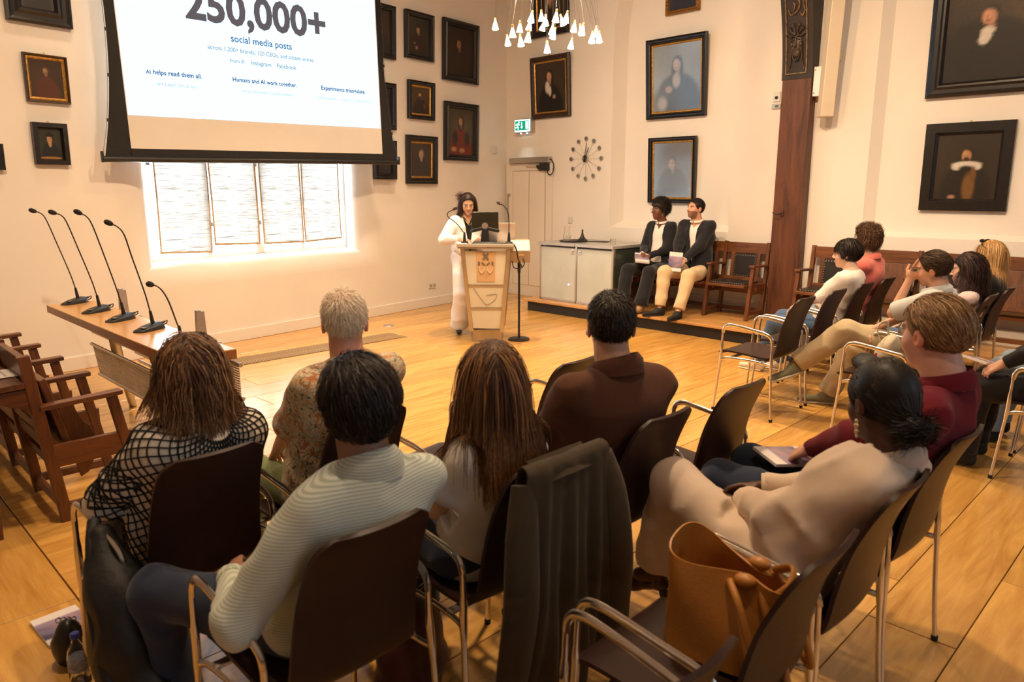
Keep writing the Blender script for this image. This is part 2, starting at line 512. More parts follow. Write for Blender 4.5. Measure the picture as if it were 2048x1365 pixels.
# ---- long wall: two shallow niches, one with an arch
def nich1(d, n=18):
    a, b, z0, sp, hh = 4.70 + 0.10 * d, 6.60 - 0.10 * d, 1.17 + 0.08 * d, 3.7, 1.5 - 0.1 * d
    c = (a + b) / 2; w = (b - a) / 2
    pts = [(a, z0), (b, z0)]
    for k in range(n + 1):
        t = math.pi * k / n
        pts.append((c + w * math.cos(t), sp + hh * math.sin(t)))
    return pts
def nich2(d): return [(0.55 + 0.095 * d, 1.20 + 0.05 * d), (3.07 - 0.095 * d, 1.20 + 0.05 * d), (3.07 - 0.095 * d, 4.6), (0.55 + 0.095 * d, 4.6)]
wr = wall_poly([(-4.3, 0), (8.86, 0), (8.86, CEIL), (-4.3, CEIL)], [nich1(0), nich2(0)], lambda y, z: Vector((WU, y, z)), 'wall_right', PLASTER)
for (fn, dep) in ((nich1, 0.2), (nich2, 0.11)):
    o_, i_ = fn(0), fn(1); n = len(o_); b0 = len(wr.v)
    wr.v += [(WU, y, z) for y, z in o_] + [(WU + dep, y, z) for y, z in i_]
    for k in range(n):
        k2 = (k + 1) % n
        wr.f.append((b0 + k, b0 + k2, b0 + n + k2, b0 + n + k))
    wr.f.append(tuple(b0 + n + k for k in range(n)))
tag(wr.build('wall_right', PLASTER, smooth=25), kind='structure')
tag(MB().bx(8.55, 8.6, 3.4, 7.65, 0.17, 0.33).bx(8.55, 8.6, -4, 3.4, 0.17, 0.33).build('baseboard_right', PAINT_WHITE), kind='structure')
tag(MB().bx(-3.6, -3.5, -4.3, 8.0, 0, CEIL).build('wall_left', PLASTER), kind='structure')
tag(MB().bx(-3.6, 8.7, -4.4, -4.3, 0, CEIL).build('wall_front', PLASTER), kind='structure')
tag(MB().bx(-3.6, 8.9, -4.4, 9.0, CEIL, CEIL + 0.1).build('ceiling', PLASTER), kind='structure')

# ---- door with its closer
door = tag(empty('door_1', (WU, 8.17, 0)), kind='structure')
MB().bx(8.565, 8.6, 7.70, 8.70, 0.0, 2.11).build('door_leaf', PAINT_WHITE, door, bevel=0.004, world=True)
for (a, b, z0, z1) in [(7.84, 8.17, 0.18, 1.99), (8.185, 8.53, 0.18, 1.99)]:
    MB().bx(8.556, 8.57, a, b, z0, z1).build('panel', PAINT_WHITE, door, bevel=0.003, world=True)
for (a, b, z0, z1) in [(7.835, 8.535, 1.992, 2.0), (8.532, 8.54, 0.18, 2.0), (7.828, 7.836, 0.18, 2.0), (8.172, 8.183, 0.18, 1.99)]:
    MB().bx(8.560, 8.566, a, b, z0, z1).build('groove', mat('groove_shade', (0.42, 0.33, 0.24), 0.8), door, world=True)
MB().bx(8.545, 8.575, 8.64, 8.66, 0.95, 1.62).build('pull_bar', STEEL, door, bevel=0.003, world=True)
MB().bx(8.54, 8.575, 8.60, 8.66, 1.60, 1.64).build('latch', STEEL, door, bevel=0.003, world=True)
t = thing('door_closer', 'grey metal automatic door closer above the cream door', 'door closer', (8.56, 8.15, 2.11))
MB().bx(8.50, 8.60, 7.72, 8.57, 2.115, 2.2).build('housing', STEEL, t, bevel=0.006, world=True)
MB().bx(8.49, 8.51, 7.90, 8.2, 2.075, 2.1).build('arm', CHROME, t, bevel=0.003, world=True)
MB().prism([(8.50, 7.98, 2.10), (8.50, 7.74, 2.10), (8.50, 7.74, 1.99), (8.50, 7.90, 1.99), (8.50, 7.97, 2.04)], (0.06, 0, 0)).build('junction_box', BLACKPL, t, bevel=0.006, world=True)
MB().tube(smooth_path([(8.53, 7.75, 2.165), (8.53, 7.68, 2.15), (8.53, 7.63, 2.06), (8.53, 7.66, 1.95), (8.53, 7.73, 1.93), (8.53, 7.77, 2.0)], 8), 0.009).build('cable', BLACKPL, t, smooth=60, world=True)

# ---- exit sign with its two little lamps
t = thing('exit_sign', 'lit green emergency exit sign with running figure above the door', 'exit sign', (8.57, 8.27, 2.57))
MB().bx(8.50, 8.6, 8.09, 8.45, 2.575, 2.79).build('housing', STEEL, t, bevel=0.006, world=True)
MB().bx(8.494, 8.50, 8.105, 8.435, 2.59, 2.775).build('lit_border', emit('sign_white', (0.75, 0.95, 1.0), 1.6), t, world=True)
MB().bx(8.490, 8.494, 8.125, 8.42, 2.615, 2.755).build('green_field', emit('sign_green', (0.0, 0.28, 0.17), 1.0), t, world=True)
SW = emit('sign_symbol', (0.85, 1.0, 1.0), 1.5)
def sg(y, z): return (8.487, 8.42 - y * 0.295, 2.615 + z * 0.14)
MB().bx(8.486, 8.490, 8.135, 8.19, 2.63, 2.745).build('door_symbol', SW, t, world=True)
MB().prism([sg(*p) for p in [(.46, .85), (.52, .85), (.52, .4), (.58, .4), (.49, .15), (.40, .4), (.46, .4)]], (0.003, 0, 0)).build('arrow', SW, t, world=True)
fig = MB()
fig.lathe([(0, -.002), (.011, -.002), (.011, .002), (0, .002)], 10, sg(.30, .86), Matrix.Rotation(R(90), 3, 'Y'))
for a, b in [((.27, .75), (.18, .42)), ((.18, .42), (.26, .28)), ((.26, .28), (.22, .08)), ((.18, .42), (.10, .30)), ((.10, .30), (.01, .28)), ((.26, .70), (.34, .55)), ((.24, .72), (.14, .68)), ((.14, .68), (.07, .55))]:
    fig.bar(sg(*a), sg(*b), 0.014, 0.003, up=(1, 0, 0))
fig.build('running_figure', SW, t, world=True)
for y in (8.2, 8.33):
    MB().lathe([(0.012, -0.012), (0.012, 0.0), (0, 0.0)], 10, (8.53, y, 2.575)).build('lamp', emit('sign_lamp', (0.85, 1, 1), 8), t, world=True)
    l = bpy.data.lights.new('sign_spot', 'SPOT'); l.energy = 3.2; l.color = (0.8, 1.0, 1.0); l.spot_size = R(75); l.spot_blend = 0.7; l.shadow_soft_size = 0.01
    lo = bpy.data.objects.new('sign_spot', l); COL.objects.link(lo); lo.location = (8.53, y, 2.55); lo.rotation_euler = (0, R(14), 0)
    lo.parent = t; lo.matrix_parent_inverse = t.matrix_basis.inverted()

# ---- timber post with carved bracket
POSTW = wood('old_timber', (0.045, 0.013, 0.005), (0.13, 0.042, 0.015), 0.5, axis=2, scale=1.6, stretch=7, rnd=0.05, bump=0.25)
CARVE = wood('dark_carved_timber', (0.012, 0.006, 0.004), (0.03, 0.016, 0.009), 0.5, axis=2, scale=2, stretch=4, rnd=0.02, bump=0.2)
GILT = mat('worn_gilding', (0.20, 0.12, 0.05), 0.5, 0.2, vary=0.5, vscale=30)
t = thing('timber_post', 'dark brown timber post with a carved grotesque mask bracket at its top', 'post', (8.5, 3.87, 0.17))
MB().prism([(8.44, 3.685, .17), (8.44, 4.05, .17), (8.44, 4.045, 2.95), (8.44, 3.705, 2.95)], (0.156, 0, 0)).build('shaft', POSTW, t, bevel=0.012, world=True)
def brk(y, z):      # bracket front leans out into the room as it rises
    return 8.435 - 0.36 * max(0, (z - 2.9)) ** 1.7 * 0.5
bm_ = MB()
zs = [2.93, 3.05, 3.2, 3.4, 3.6, 3.8, 4.0, 4.3, 4.6]
for i in range(len(zs) - 1):
    a, b = zs[i], zs[i + 1]
    ya0, ya1 = 3.70, 4.05 + 0.02 * max(0, a - 3.3)
    yb0, yb1 = 3.70, 4.05 + 0.02 * max(0, b - 3.3)
    vs = [(brk(0, a), ya0, a), (brk(0, a), ya1, a), (8.596, ya1, a), (8.596, ya0, a), (brk(0, b), yb0, b), (brk(0, b), yb1, b), (8.596, yb1, b), (8.596, yb0, b)]
    bm_.add(vs, [(0, 1, 5, 4), (1, 2, 6, 5), (3, 0, 4, 7)])
brk_o = bm_.build('bracket', CARVE, t, world=True)
def car(y, z, o=0.0): return (brk(0, z) - o, y, z)
fr = MB()
for zz in np.arange(2.99, 4.3, 0.1):
    for y in (3.765, 4.0):
        fr.bar(car(y, zz, 0.004), car(y, zz + 0.1, 0.004), 0.012, 0.02, up=(1, 0, 0))
fr.bar(car(3.765, 2.99, 0.004), car(4.0, 2.99, 0.004), 0.012, 0.02, up=(1, 0, 0))
fr.build('panel_border', GILT, brk_o, world=True)
mk = MB()
yc = 3.882
mk.ball(car(yc, 3.30, 0.0), (0.035, 0.072, 0.12), 14, 10)
mk.ball(car(yc, 3.21, 0.01), (0.03, 0.055, 0.05), 12, 8)
mk.tube(smooth_path([car(yc, 3.36, .03), car(yc, 3.30, .045), car(yc, 3.265, .055)], 4), [0.008] * 4 + [.011] * 4 + [.014], 8)
for sd in (-1, 1):
    mk.tube(smooth_path([car(yc + sd * .012, 3.372, .035), car(yc + sd * .04, 3.385, .03), car(yc + sd * .066, 3.36, .015)], 4), .007, 6)
    mk.ball(car(yc + sd * .033, 3.345, .03), (.008, .014, .010), 8, 6)
    mk.ball(car(yc + sd * .05, 3.295, .022), (.02, .024, .03), 8, 6)
    mk.tube(smooth_path([car(yc + sd * .055, 3.27, .02), car(yc + sd * .062, 3.20, .02), car(yc + sd * .07, 3.10, .012), car(yc + sd * .095, 3.03, .008)], 5), [.010] * 16, 6)
    mk.tube(smooth_path([car(yc + sd * .03, 3.245, .035), car(yc + sd * .042, 3.20, .03), car(yc + sd * .025, 3.14, .025), car(yc, 3.12, .02)], 5), .008, 6)
    for (dx, dz) in ((.03, .54), (.07, .50), (.095, .455)):
        mk.tube(smooth_path([car(yc + sd * .01, 3.40, .02), car(yc + sd * dx * .8, 2.93 + dz, .022), car(yc + sd * dx, 2.93 + dz + .035, .015), car(yc + sd * (dx + .015), 2.93 + dz + .01, .02)], 5), [.007] * 10 + [.012] * 5 + [.008], 6)
mk.tube([car(yc - .04, 3.235, .03), car(yc, 3.245, .038), car(yc + .04, 3.235, .03)], .008, 6)
mk.build('mask_carving', mat('carved_relief', (0.055, 0.032, 0.016), 0.45, vary=0.5, vscale=25), brk_o, smooth=60, world=True)
sc_ = MB()
for pts in [[(3.87, 3.66), (3.90, 3.60), (3.97, 3.63), (4.0, 3.70), (3.97, 3.77), (3.90, 3.78), (3.87, 3.9), (3.9, 4.05)],
            [(4.06, 3.62), (4.045, 3.70), (4.05, 3.8), (4.03, 3.9), (3.99, 3.98), (3.93, 4.06)],
            [(3.93, 3.64), (3.945, 3.69), (3.93, 3.72)], [(4.0, 3.62), (4.03, 3.58), (4.05, 3.62)]]:
    p3 = smooth_path([car(y, z, .012) for y, z in [(2 * 3.92 - a, b) for a, b in pts]], 5)
    sc_.tube(p3, [.012 * (1 - .5 * abs(2 * i / len(p3) - 1)) for i in range(len(p3))], 6)
sc_.build('scroll_carving', GILT, brk_o, smooth=60, world=True)
MB().bx(8.425, 8.44, 3.91, 3.95, 1.39, 1.47).build('hook_plate', POSTW, t, bevel=0.003, world=True)
MB().tube(smooth_path([(8.42, 3.93, 1.43), (8.37, 3.93, 1.42), (8.35, 3.96, 1.42), (8.34, 4.0, 1.44)], 5), .008).build('coat_hook', BLACKPL, t, smooth=60, world=True)

# ---- raised platform along the long wall
PLATW = wood('platform_oak', (0.42, 0.20, 0.055), (0.62, 0.34, 0.12), 0.36, axis=1, scale=1.6, stretch=9, rnd=0.08, coat=0.2)
t = thing('platform', 'low oak platform with black riser running under the wall seats', 'platform', (8.05, 3.0, 0))
MB().bx(7.53, 8.57, -2.0, 7.21, 0.002, 0.135).build('riser', mat('black_riser', (0.012, 0.010, 0.010), 0.55, vary=0.2, vscale=10), t, world=True)
xs = [7.475, 7.70, 7.92, 8.14, 8.36, 8.59]
for i in range(5):
    for (a, b) in ((-2.0, 1.7 + .3 * i), (1.7 + .3 * i, 4.9 - .25 * i), (4.9 - .25 * i, 7.262)):
        o = MB().bx(xs[i] + .001, xs[i + 1] - .001, a + .001, b - .001, 0.137, 0.17).build('plank', PLATW, t, bevel=0.006 if i == 0 else 0.0015, world=True)

# ---- sockets, switches, boxes on the walls
def plate(name, label, cat, corners, matl, d=0.02, detail=None):
    (x0, x1, y0, y1, z0, z1) = corners
    t = thing(name, label, cat, ((x0 + x1) / 2, (y0 + y1) / 2, z0))
    MB().bx(*corners).build('cover', matl, t, bevel=0.004, world=True)
    if detail: detail(t)
    return t
LTGREY = mat('light_grey_plastic', (0.62, 0.60, 0.57), 0.4, vary=0.03)
def alarm_face(t):
    MB().lathe([(0, -.004), (.02, -.004), (.02, .004), (0, .004)], 14, (8.582, 4.17, 2.765), Matrix.Rotation(R(90), 3, 'Y')).build('key_switch', BLACKPL, t, world=True)
plate('key_switch', 'small white key switch plate beside the timber post', 'switch', (8.583, 8.602, 4.125, 4.215, 2.72, 2.83), LTGREY, detail=alarm_face)
def lcd(t): MB().bx(8.572, 8.576, 4.135, 4.175, 2.655, 2.68).build('display', mat('lcd', (0.10, 0.14, 0.10), 0.2), t, world=True)
plate('thermometer', 'tiny grey digital display box below the key switch', 'display', (8.575, 8.602, 4.118, 4.218, 2.64, 2.695), STEEL, detail=lcd)
t = thing('junction_box', 'white square electrical cover plate between timber post and column speaker', 'box', (8.55, 3.72, 2.73))
MB().bx(8.47, 8.598, 3.59, 3.695, 2.73, 3.045).build('cover', mat('white_plastic', (0.80, 0.79, 0.80), 0.35, vary=0.02), t, bevel=0.004, world=True)
for (y, z) in ((3.68, 3.01), (3.68, 2.765)):
    MB().ball((8.468, y, z), .006, 8, 6).build('screw', BLACKPL, t, world=True)
t = thing('column_speaker', 'tall cream column loudspeaker hung tilted on the wall right of the post', 'speaker', (8.45, 3.55, 2.5))
rotm = Matrix.Rotation(R(38), 3, 'Z') @ Matrix.Rotation(R(0), 3, 'X')
CREAM = mat('cream_plastic', (0.70, 0.60, 0.46), 0.5, vary=0.02)
def colpt(x, y, z): 
    q = Matrix.Rotation(R(40), 3, 'Z') @ Vector((x, y, 0)); lean = (z - 2.5) * -0.06
    return (8.42 + q.x + lean, 3.50 + q.y - (z - 2.5) * 0.045, z)
m = MB(); prof = [(-.075, -.06), (.075, -.06), (.075, .08), (-.075, .08)]
m.add([colpt(x, y, 2.49) for x, y in prof] + [colpt(x, y, 4.1) for x, y in prof], [(0, 1, 2, 3), (4, 5, 6, 7), (0, 1, 5, 4), (1, 2, 6, 5), (2, 3, 7, 6), (3, 0, 4, 7)])
m.build('cabinet', CREAM, t, bevel=0.008, world=True)
m = MB(); m.add([colpt(x, -.064, z) for x, z in ((-.065, 2.5), (.065, 2.5), (.065, 4.08), (-.065, 4.08))] + [colpt(x, -.058, z) for x, z in ((-.065, 2.5), (.065, 2.5), (.065, 4.08), (-.065, 4.08))], [(0, 1, 2, 3), (4, 5, 6, 7), (0, 1, 5, 4), (1, 2, 6, 5), (2, 3, 7, 6), (3, 0, 4, 7)])
m.build('grille', mat('tan_grille', (0.56, 0.44, 0.28), 0.8, vary=0.05, vscale=200, bump=0.3, bscale=500), t, world=True)
c_ = colpt(0.0, -.068, 2.585)
MB().lathe([(0, -.003), (.018, -.003), (.018, .003), (0, .003)], 16, c_, Matrix.Rotation(R(130), 3, 'Z') @ Matrix.Rotation(R(90), 3, 'Y')).build('badge', mat('dark_green_badge', (0.02, 0.07, 0.06), 0.3), t, world=True)
MB().bx(8.46, 8.598, 3.45, 3.53, 3.1, 3.2).build('wall_bracket', CREAM, t, world=True)
MB().bx(8.42, 8.598, 3.40, 3.48, 3.9, 4.0).build('wall_bracket', CREAM, t, world=True)
plate('wall_switch', 'small white wall switch above the glass cabinet', 'switch', (8.585, 8.602, 7.30, 7.38, 1.20, 1.30), LTGREY)
o = bbox_wall('wall_sensor', 6.60, 6.70, 2.27, 2.39, -0.005, 0.03, LTGREY, bevel=0.008); tag(o, 'small white sensor box on the wall near the corner', 'sensor')
t = thing('wall_socket', 'white double power socket low on the wall left of the speaker', 'socket', BW(5.165, 0.26))
bbox_wall('cover', 5.09, 5.24, 0.265, 0.345, -0.005, 0.012, LTGREY, t, bevel=0.004)
for s in (5.128, 5.203):
    MB().lathe([(0.022, -.002), (.022, .002), (0.0, .002)], 14, BW(s, .305, .013), Matrix.Rotation(TH, 3, 'Z') @ Matrix.Rotation(R(90), 3, 'X')).build('outlet', mat('outlet_shade', (0.35, 0.3, 0.25), .6), t, world=True)

# ---- floor grille and floor spotlight
t = thing('floor_grille', 'long brown ventilation grille let into the floor boards', 'grille', (4.0, 7.02, 0))
MB().bx(2.95, 5.10, 6.85, 7.20, 0.0, 0.002).build('dark_slot', mat('grille_dark', (0.012, 0.007, 0.004), .95, spec=.1), t, world=True)
GR = mat('grille_bar', (0.52, 0.33, 0.15), .45, vary=.15, vscale=10)
sl = None
for i in range(86):
    if sl is None:
        sl = MB().bx(-.0055, .0055, -.17, .17, 0.002, .005).build('slat', GR, t); sl.location = (2.965 + i * .025 - 4.0, 0, 0)
    else:
        c = sl.copy(); COL.objects.link(c); c.parent = t; c.location = (2.965 + i * .025 - 4.0, 0, 0)
t = thing('floor_spotlight', 'small round spotlight sunk in the floor near the wall', 'light', (5.371, 7.60, 0))
MB().lathe([(0.05, 0), (0.068, 0.0), (0.064, 0.006), (0.05, 0.006)], 24, (0, 0, 0.0005)).build('rim', STEEL, t, smooth=40)
MB().lathe([(0.05, 0.003), (0, 0.003)], 24, (0, 0, 0.0005)).build('lens', emit('floor_lamp_glass', (1, 0.9, 0.75), 0.8), t)

# ================================================================== PROJECTION SCREEN
SL = BW(0.553, 1.981, 0.25); SR = BW(4.045, 2.045, 0.50)
sdir = SR - SL; SWID = sdir.length
t = thing('projection_screen', 'large projection screen with black borders hanging in front of the window', 'screen', SL)
t.rotation_euler = (0, -math.asin(sdir.z / SWID), math.atan2(sdir.y, sdir.x))
STOP = 2.6
WL, WR_ = 0.245, SWID - 0.235
def flare(z): return 0.155 * (1 - (1 - min(z, 1.4) / 1.4) ** 2.2)
def blackL(p, q):
    z = 0.02 + q * STOP; return (flare(z) * (1 - p) + WL * p, 0, z)
def blackR(p, q):
    z = 0.02 + q * STOP; return (WR_ * (1 - p) + (SWID - flare(z)) * p, 0, z)
MB().sheet(blackL, 2, 20, 0.004).build('black_border', BLACKMAT, t)
MB().sheet(blackR, 2, 20, 0.004).build('black_border', BLACKMAT, t)
MB().bx(WL - .01, WR_ + .01, -.002, .002, 0.0, 0.10).build('black_border', BLACKMAT, t)
MB().bx(WL, WR_, -.002, .002, 0.10, STOP).build('white_fabric', mat('screen_fabric', (0.62, 0.58, 0.53), 0.85, vary=0.01), t)
bar = MB().tube([(-.02, 0, 0.0), (SWID + .02, 0, 0.0)], 0.028, 10).build('bottom_bar', BLACKPL, t, smooth=50)
for x in (-.02, SWID + .02):
    MB().box((x, 0, .02), (.02, .04, .10)).build('end_cap', BLACKPL, bar, bevel=.004)
for (x0, sg_) in ((0.0, 1), (SWID, -1)):
    pts = [(x0 - sg_ * .01, 0, .05)] + [(x0 + sg_ * (flare(z) - .012), 0, z) for z in (.3, .6, .9, 1.2, 1.6, 2.1)]
    MB().tube(pts, .002, 5).build('tension_cord', BLACKPL, t)
    for z in (.35, .75, 1.15, 1.55):
        MB().box((x0 + sg_ * (flare(z) - .004), 0, z), (.02, .01, .03)).build('tension_tab', BLACKPL, t)
# the projected slide: light arriving from the projector, shown as the lit image
sl = MB().bx(WL + .008, WR_ - .012, -.0045, -.0025, 0.405, STOP).build('slide_image', emit('projected_white', (0.63, 0.85, 1.0), 1.7, True), t)
def slide_text(body, x0, x1, z, col, bold=0.0, strength=1.0):
    me = text_mesh(body, 1.0, bold=bold)
    xs = [v.co.x for v in me.vertices]; a, b = min(xs), max(xs)
    k = (x1 - x0) / (b - a)
    for v in me.vertices:
        v.co = ((v.co.x - a) * k + x0, -0.0062, v.co.y * k + z)
    link_mesh('lettering', me, emit('slide_ink', tuple(c * .75 for c in col), strength, True), sl)
GREYINK = (0.19, 0.16, 0.17)
slide_text('250,000+', 0.905, 2.53, 1.36, GREYINK, bold=0.03)
slide_text('social media posts', 1.36, 2.07, 1.19, (0.06, 0.19, 0.50), bold=0.012)
slide_text('across 1,200+ brands, 120 CEOs, and citizen voices', 1.10, 2.34, 1.09, (0.36, 0.50, 0.70), bold=0.012)
for (w_, a_, b_) in (('from X', 1.33, 1.49), ('Instagram', 1.565, 1.80), ('Facebook', 1.87, 2.11)): slide_text(w_, a_, b_, 0.985, (0.36, 0.50, 0.70), bold=0.012)
slide_text('AI', 0.46, 0.505, 0.795, (0.03, 0.09, 0.36), bold=0.02)
slide_text('helps read them all.', 0.53, 1.01, 0.795, (0.03, 0.09, 0.36), bold=0.02)
slide_text('Humans and AI work together.', 1.34, 2.10, 0.80, (0.03, 0.08, 0.33), bold=0.02)
slide_text('Experiments triangulate.', 2.42, 3.045, 0.80, (0.03, 0.06, 0.26), bold=0.02)
slide_text('GPT-4, BERT, GPT-4o-mini', 0.55, 0.945, 0.695, (0.50, 0.60, 0.76))
slide_text('Human classification, human AI validated', 1.43, 2.03, 0.70, (0.52, 0.62, 0.76))
for (w_, a_, b_) in (('1,000 participants', 2.36, 2.62), ('6+ prompts', 2.68, 2.83), ('robustness checks', 2.88, 3.13)): slide_text(w_, a_, b_, 0.70, (0.52, 0.60, 0.70))

# ================================================================== PAINTINGS
CANVAS = attr_mat('oil_canvas', 0.45, 'paint', 0.3, 0.12, 0.25, 420)
VARNISHED = attr_mat('heavily_varnished_canvas', 0.3, 'paint', 0.5, 1.0, 0.12, 420)
VARNISHED.node_tree.nodes['Principled BSDF'].inputs['Coat Roughness'].default_value = .14
VARNISHED.node_tree.nodes['Principled BSDF'].inputs['Coat IOR'].default_value = 1.9
EBONY = mat('ebonised_frame', (0.010, 0.008, 0.008), 0.32, vary=0.3, vscale=18, bump=0.05, bscale=60)
DKWOOD = mat('dark_brown_frame', (0.035, 0.016, 0.008), 0.38, vary=0.3, vscale=18)
GOLD = mat('gilt_slip', (0.50, 0.27, 0.06), 0.4, 0.7, vary=0.3, vscale=40)
GOLDORN = mat('ornate_gilt', (0.30, 0.15, 0.035), 0.45, 0.6, vary=0.6, vscale=60, bump=0.8, bscale=90)

def ring_frame(w, h, prof):
    # prof: list of (inset from the outer edge, height off the wall)
    m = MB(); n = 4; vs = []
    for (o, d) in prof:
        for (x, z) in ((o, o), (w - o, o), (w - o, h - o), (o, h - o)):
            vs.append((x, -d, z))
    fs = []
    for i in range(len(prof) - 1):
        for k in range(4):
            fs.append((i * 4 + k, i * 4 + (k + 1) % 4, (i + 1) * 4 + (k + 1) % 4, (i + 1) * 4 + k))
    return m.add(vs, fs)

def canvas_mesh(w, h, blobs, bg, bg2, seed, nx=50, light=None):
    ny = max(8, int(nx * h / w))
    X, Z = np.meshgrid(np.linspace(0, 1, nx + 1), np.linspace(0, 1, ny + 1), indexing='ij')
    rng = np.random.default_rng(seed)
    k = np.clip(0.5 + 0.5 * np.sin(X * 4 + seed) * np.cos(Z * 3 + seed * 2) + rng.normal(0, .06, X.shape), 0, 1)[..., None]
    C = np.array(bg)[None, None] * (1 - k) + np.array(bg2)[None, None] * k
    asp = h / w
    for (cx, cz, rx, rz, col, soft) in blobs:
        d = np.sqrt(((X - cx) / rx) ** 2 + ((Z - cz) * asp / (rz * asp)) ** 2)
        a = np.clip((1 + soft - d) / (2 * soft), 0, 1)[..., None]
        C = C * (1 - a) + np.array(col)[None, None] * a
    C = np.clip(C * (1 + rng.normal(0, .05, X.shape)[..., None]), 0, 1)
    vs = [(X[i, j] * w, 0, Z[i, j] * h) for i in range(nx + 1) for j in range(ny + 1)]
    fs = [(i * (ny + 1) + j, (i + 1) * (ny + 1) + j, (i + 1) * (ny + 1) + j + 1, i * (ny + 1) + j + 1) for i in range(nx) for j in range(ny)]
    me = bpy.data.meshes.new('canvas'); me.from_pydata(vs, [], fs)
    at = me.color_attributes.new('paint', 'FLOAT_COLOR', 'POINT')
    cols = np.ones((len(vs), 4), np.float32); cols[:, :3] = C.reshape(-1, 3)
    at.data.foreach_set('color', cols.ravel())
    return me

SKIN = (0.36, 0.20, 0.11); PALE = (0.5, 0.36, 0.24)
def sitter(fx=.5, fz=.66, s=1.0, coat=(.02, .015, .012), hair=(.02, .012, .008), skin=SKIN, hairlen=.0, collar=None, ruff=False, beard=None, hat=False, hand=None, turn=.1, body_w=.42):
    b = [(fx + .01, .12, body_w, .40, coat, .12), (fx, .30, body_w * .75, .26, coat, .12)]
    if hairlen: b += [(fx, fz - hairlen * .5, .145 * s, (.12 + hairlen * .6) * s, hair, .2)]
    b += [(fx, fz + .02, .12 * s, .125 * s, hair, .2)]
    b += [(fx + .01, fz - .13 * s, .05 * s, .07 * s, tuple(c * .6 for c in skin), .3)]
    b += [(fx - .01, fz - .01, .085 * s, .10 * s, skin, .22), (fx - .03 - turn * .1, fz, .05 * s, .08 * s, tuple(min(1, c * 1.35) for c in skin), .5)]
    for e in (-.038, .026):
        b += [(fx + e * s - turn * .15, fz + .012 * s, .016 * s, .009 * s, (.03, .018, .012), .4)]
    b += [(fx - .012 - turn * .2, fz - .02 * s, .010 * s, .03 * s, tuple(c * .72 for c in skin), .6), (fx - .012 - turn * .12, fz - .058 * s, .026 * s, .008 * s, (.22, .07, .05), .5)]
    if beard: b += [(fx - .012, fz - .085 * s, .06 * s, .06 * s, beard, .35), (fx - .01, fz - .14 * s, .04 * s, .06 * s, beard, .4)]
    if hat: b += [(fx, fz + .09 * s, .15 * s, .04 * s, (.012, .010, .010), .2), (fx, fz + .12 * s, .10 * s, .05 * s, (.012, .010, .010), .2)]
    if collar: b += collar
    if hand: b += [(hand[0], hand[1], .05, .035, skin, .3)]
    return b

def picture(name, label, origin, rz, w, h, border, style, blobs, bg=(.022, .015, .010), bg2=(.04, .026, .015), seed=1, tilt=2.0, slip=True, depth=.05, nx=50, gloss=False):
    t = thing(name, label, 'painting', origin, rz, rx=R(tilt))
    if style == 'ebony':
        pr = [(0, 0), (0, depth), (border * .12, depth * 1.1), (border * .3, depth * .75), (border * .55, depth * .7), (border * .72, depth), (border * .85, depth * .9), (border, depth * .4), (border, 0.004)]; fm = EBONY
    elif style == 'flat':
        pr = [(0, 0), (0, depth), (border * .78, depth), (border * .8, depth * .8), (border, depth * .35), (border, 0.004)]; fm = EBONY
    elif style == 'brown':
        pr = [(0, 0), (0, depth * .6), (border * .3, depth), (border * .7, depth * .9), (border, depth * .35), (border, 0.004)]; fm = DKWOOD
    else:
        pr = [(0, 0), (0, depth * .7), (border * .25, depth), (border * .6, depth * .55), (border * .85, depth * .8), (border, depth * .35), (border, 0.004)]; fm = GOLDORN
    ring_frame(w, h, pr).build('frame', fm, t)
    b2 = border
    if slip:
        s = ring_frame(w - 2 * border + .004, h - 2 * border + .004, [(0, 0.004), (0, depth * .45), (.012, depth * .5), (.024, depth * .3), (.024, .004)])
        so = s.build('gilt_slip', GOLD, t); so.location = (border - .002, 0, border - .002); b2 = border + .018
    me = canvas_mesh(w - 2 * b2, h - 2 * b2, blobs, bg, bg2, seed, nx)
    co = link_mesh('canvas', me, VARNISHED if gloss else CANVAS, t); co.location = (b2, -.012, b2)
    MB().lathe([(.004, 0), (.012, 0), (.012, .004), (.004, .004)], 10, (w / 2, -.01, h + .006), Matrix.Rotation(R(90), 3, 'X')).build('hanging_ring', BRASS, t)
    return t
def pic_b(label, s0, s1, z0, z1, *a, **k):
    return picture('framed_portrait', label, BW(s0, z0, .004), TH, s1 - s0, z1 - z0, *a, **k)
def pic_r(label, v0, v1, z0, z1, *a, u=WU, **k):
    return picture('framed_portrait', label, Vector((u - .004, v1, z0)), -math.pi / 2, v1 - v0, z1 - z0, *a, **k)

pic_b('dark heavy framed painting at the top left corner above the others', -0.03, 0.49, 3.125, 3.75, .13, 'ebony', sitter(coat=(.03, .03, .03)), bg=(.035, .037, .037), bg2=(.06, .06, .055), slip=False, seed=3)
pic_b('gold edged portrait of a bearded man in a red robe', 0.05, 0.405, 2.465, 2.875, .022, 'brown', sitter(fx=.5, fz=.70, s=.72, coat=(.075, .022, .012), beard=(.16, .10, .06), hair=(.07, .04, .02), body_w=.36, skin=(.24, .13, .07)), bg=(.035, .018, .009), bg2=(.05, .026, .013), seed=4)
pic_b('small black framed portrait of a bearded man in a dark cap', 0.05, 0.335, 1.925, 2.29, .05, 'flat', sitter(fx=.5, fz=.66, s=1.3, hat=True, beard=(.40, .26, .12), coat=(.012, .014, .014)) + [(.5, .03, .48, .05, (.30, .15, .04), .1)], bg=(.025, .026, .018), bg2=(.035, .034, .022), slip=False, seed=5)
pic_b('sliver of a dark frame cut by the left picture edge', -0.52, -0.195, 1.87, 2.09, .05, 'flat', sitter(), slip=False, seed=6)
pic_b('dark portrait half hidden behind the upper right edge of the screen', 3.95, 4.52, 3.39, 4.05, .07, 'ebony', sitter(), slip=False, seed=7)
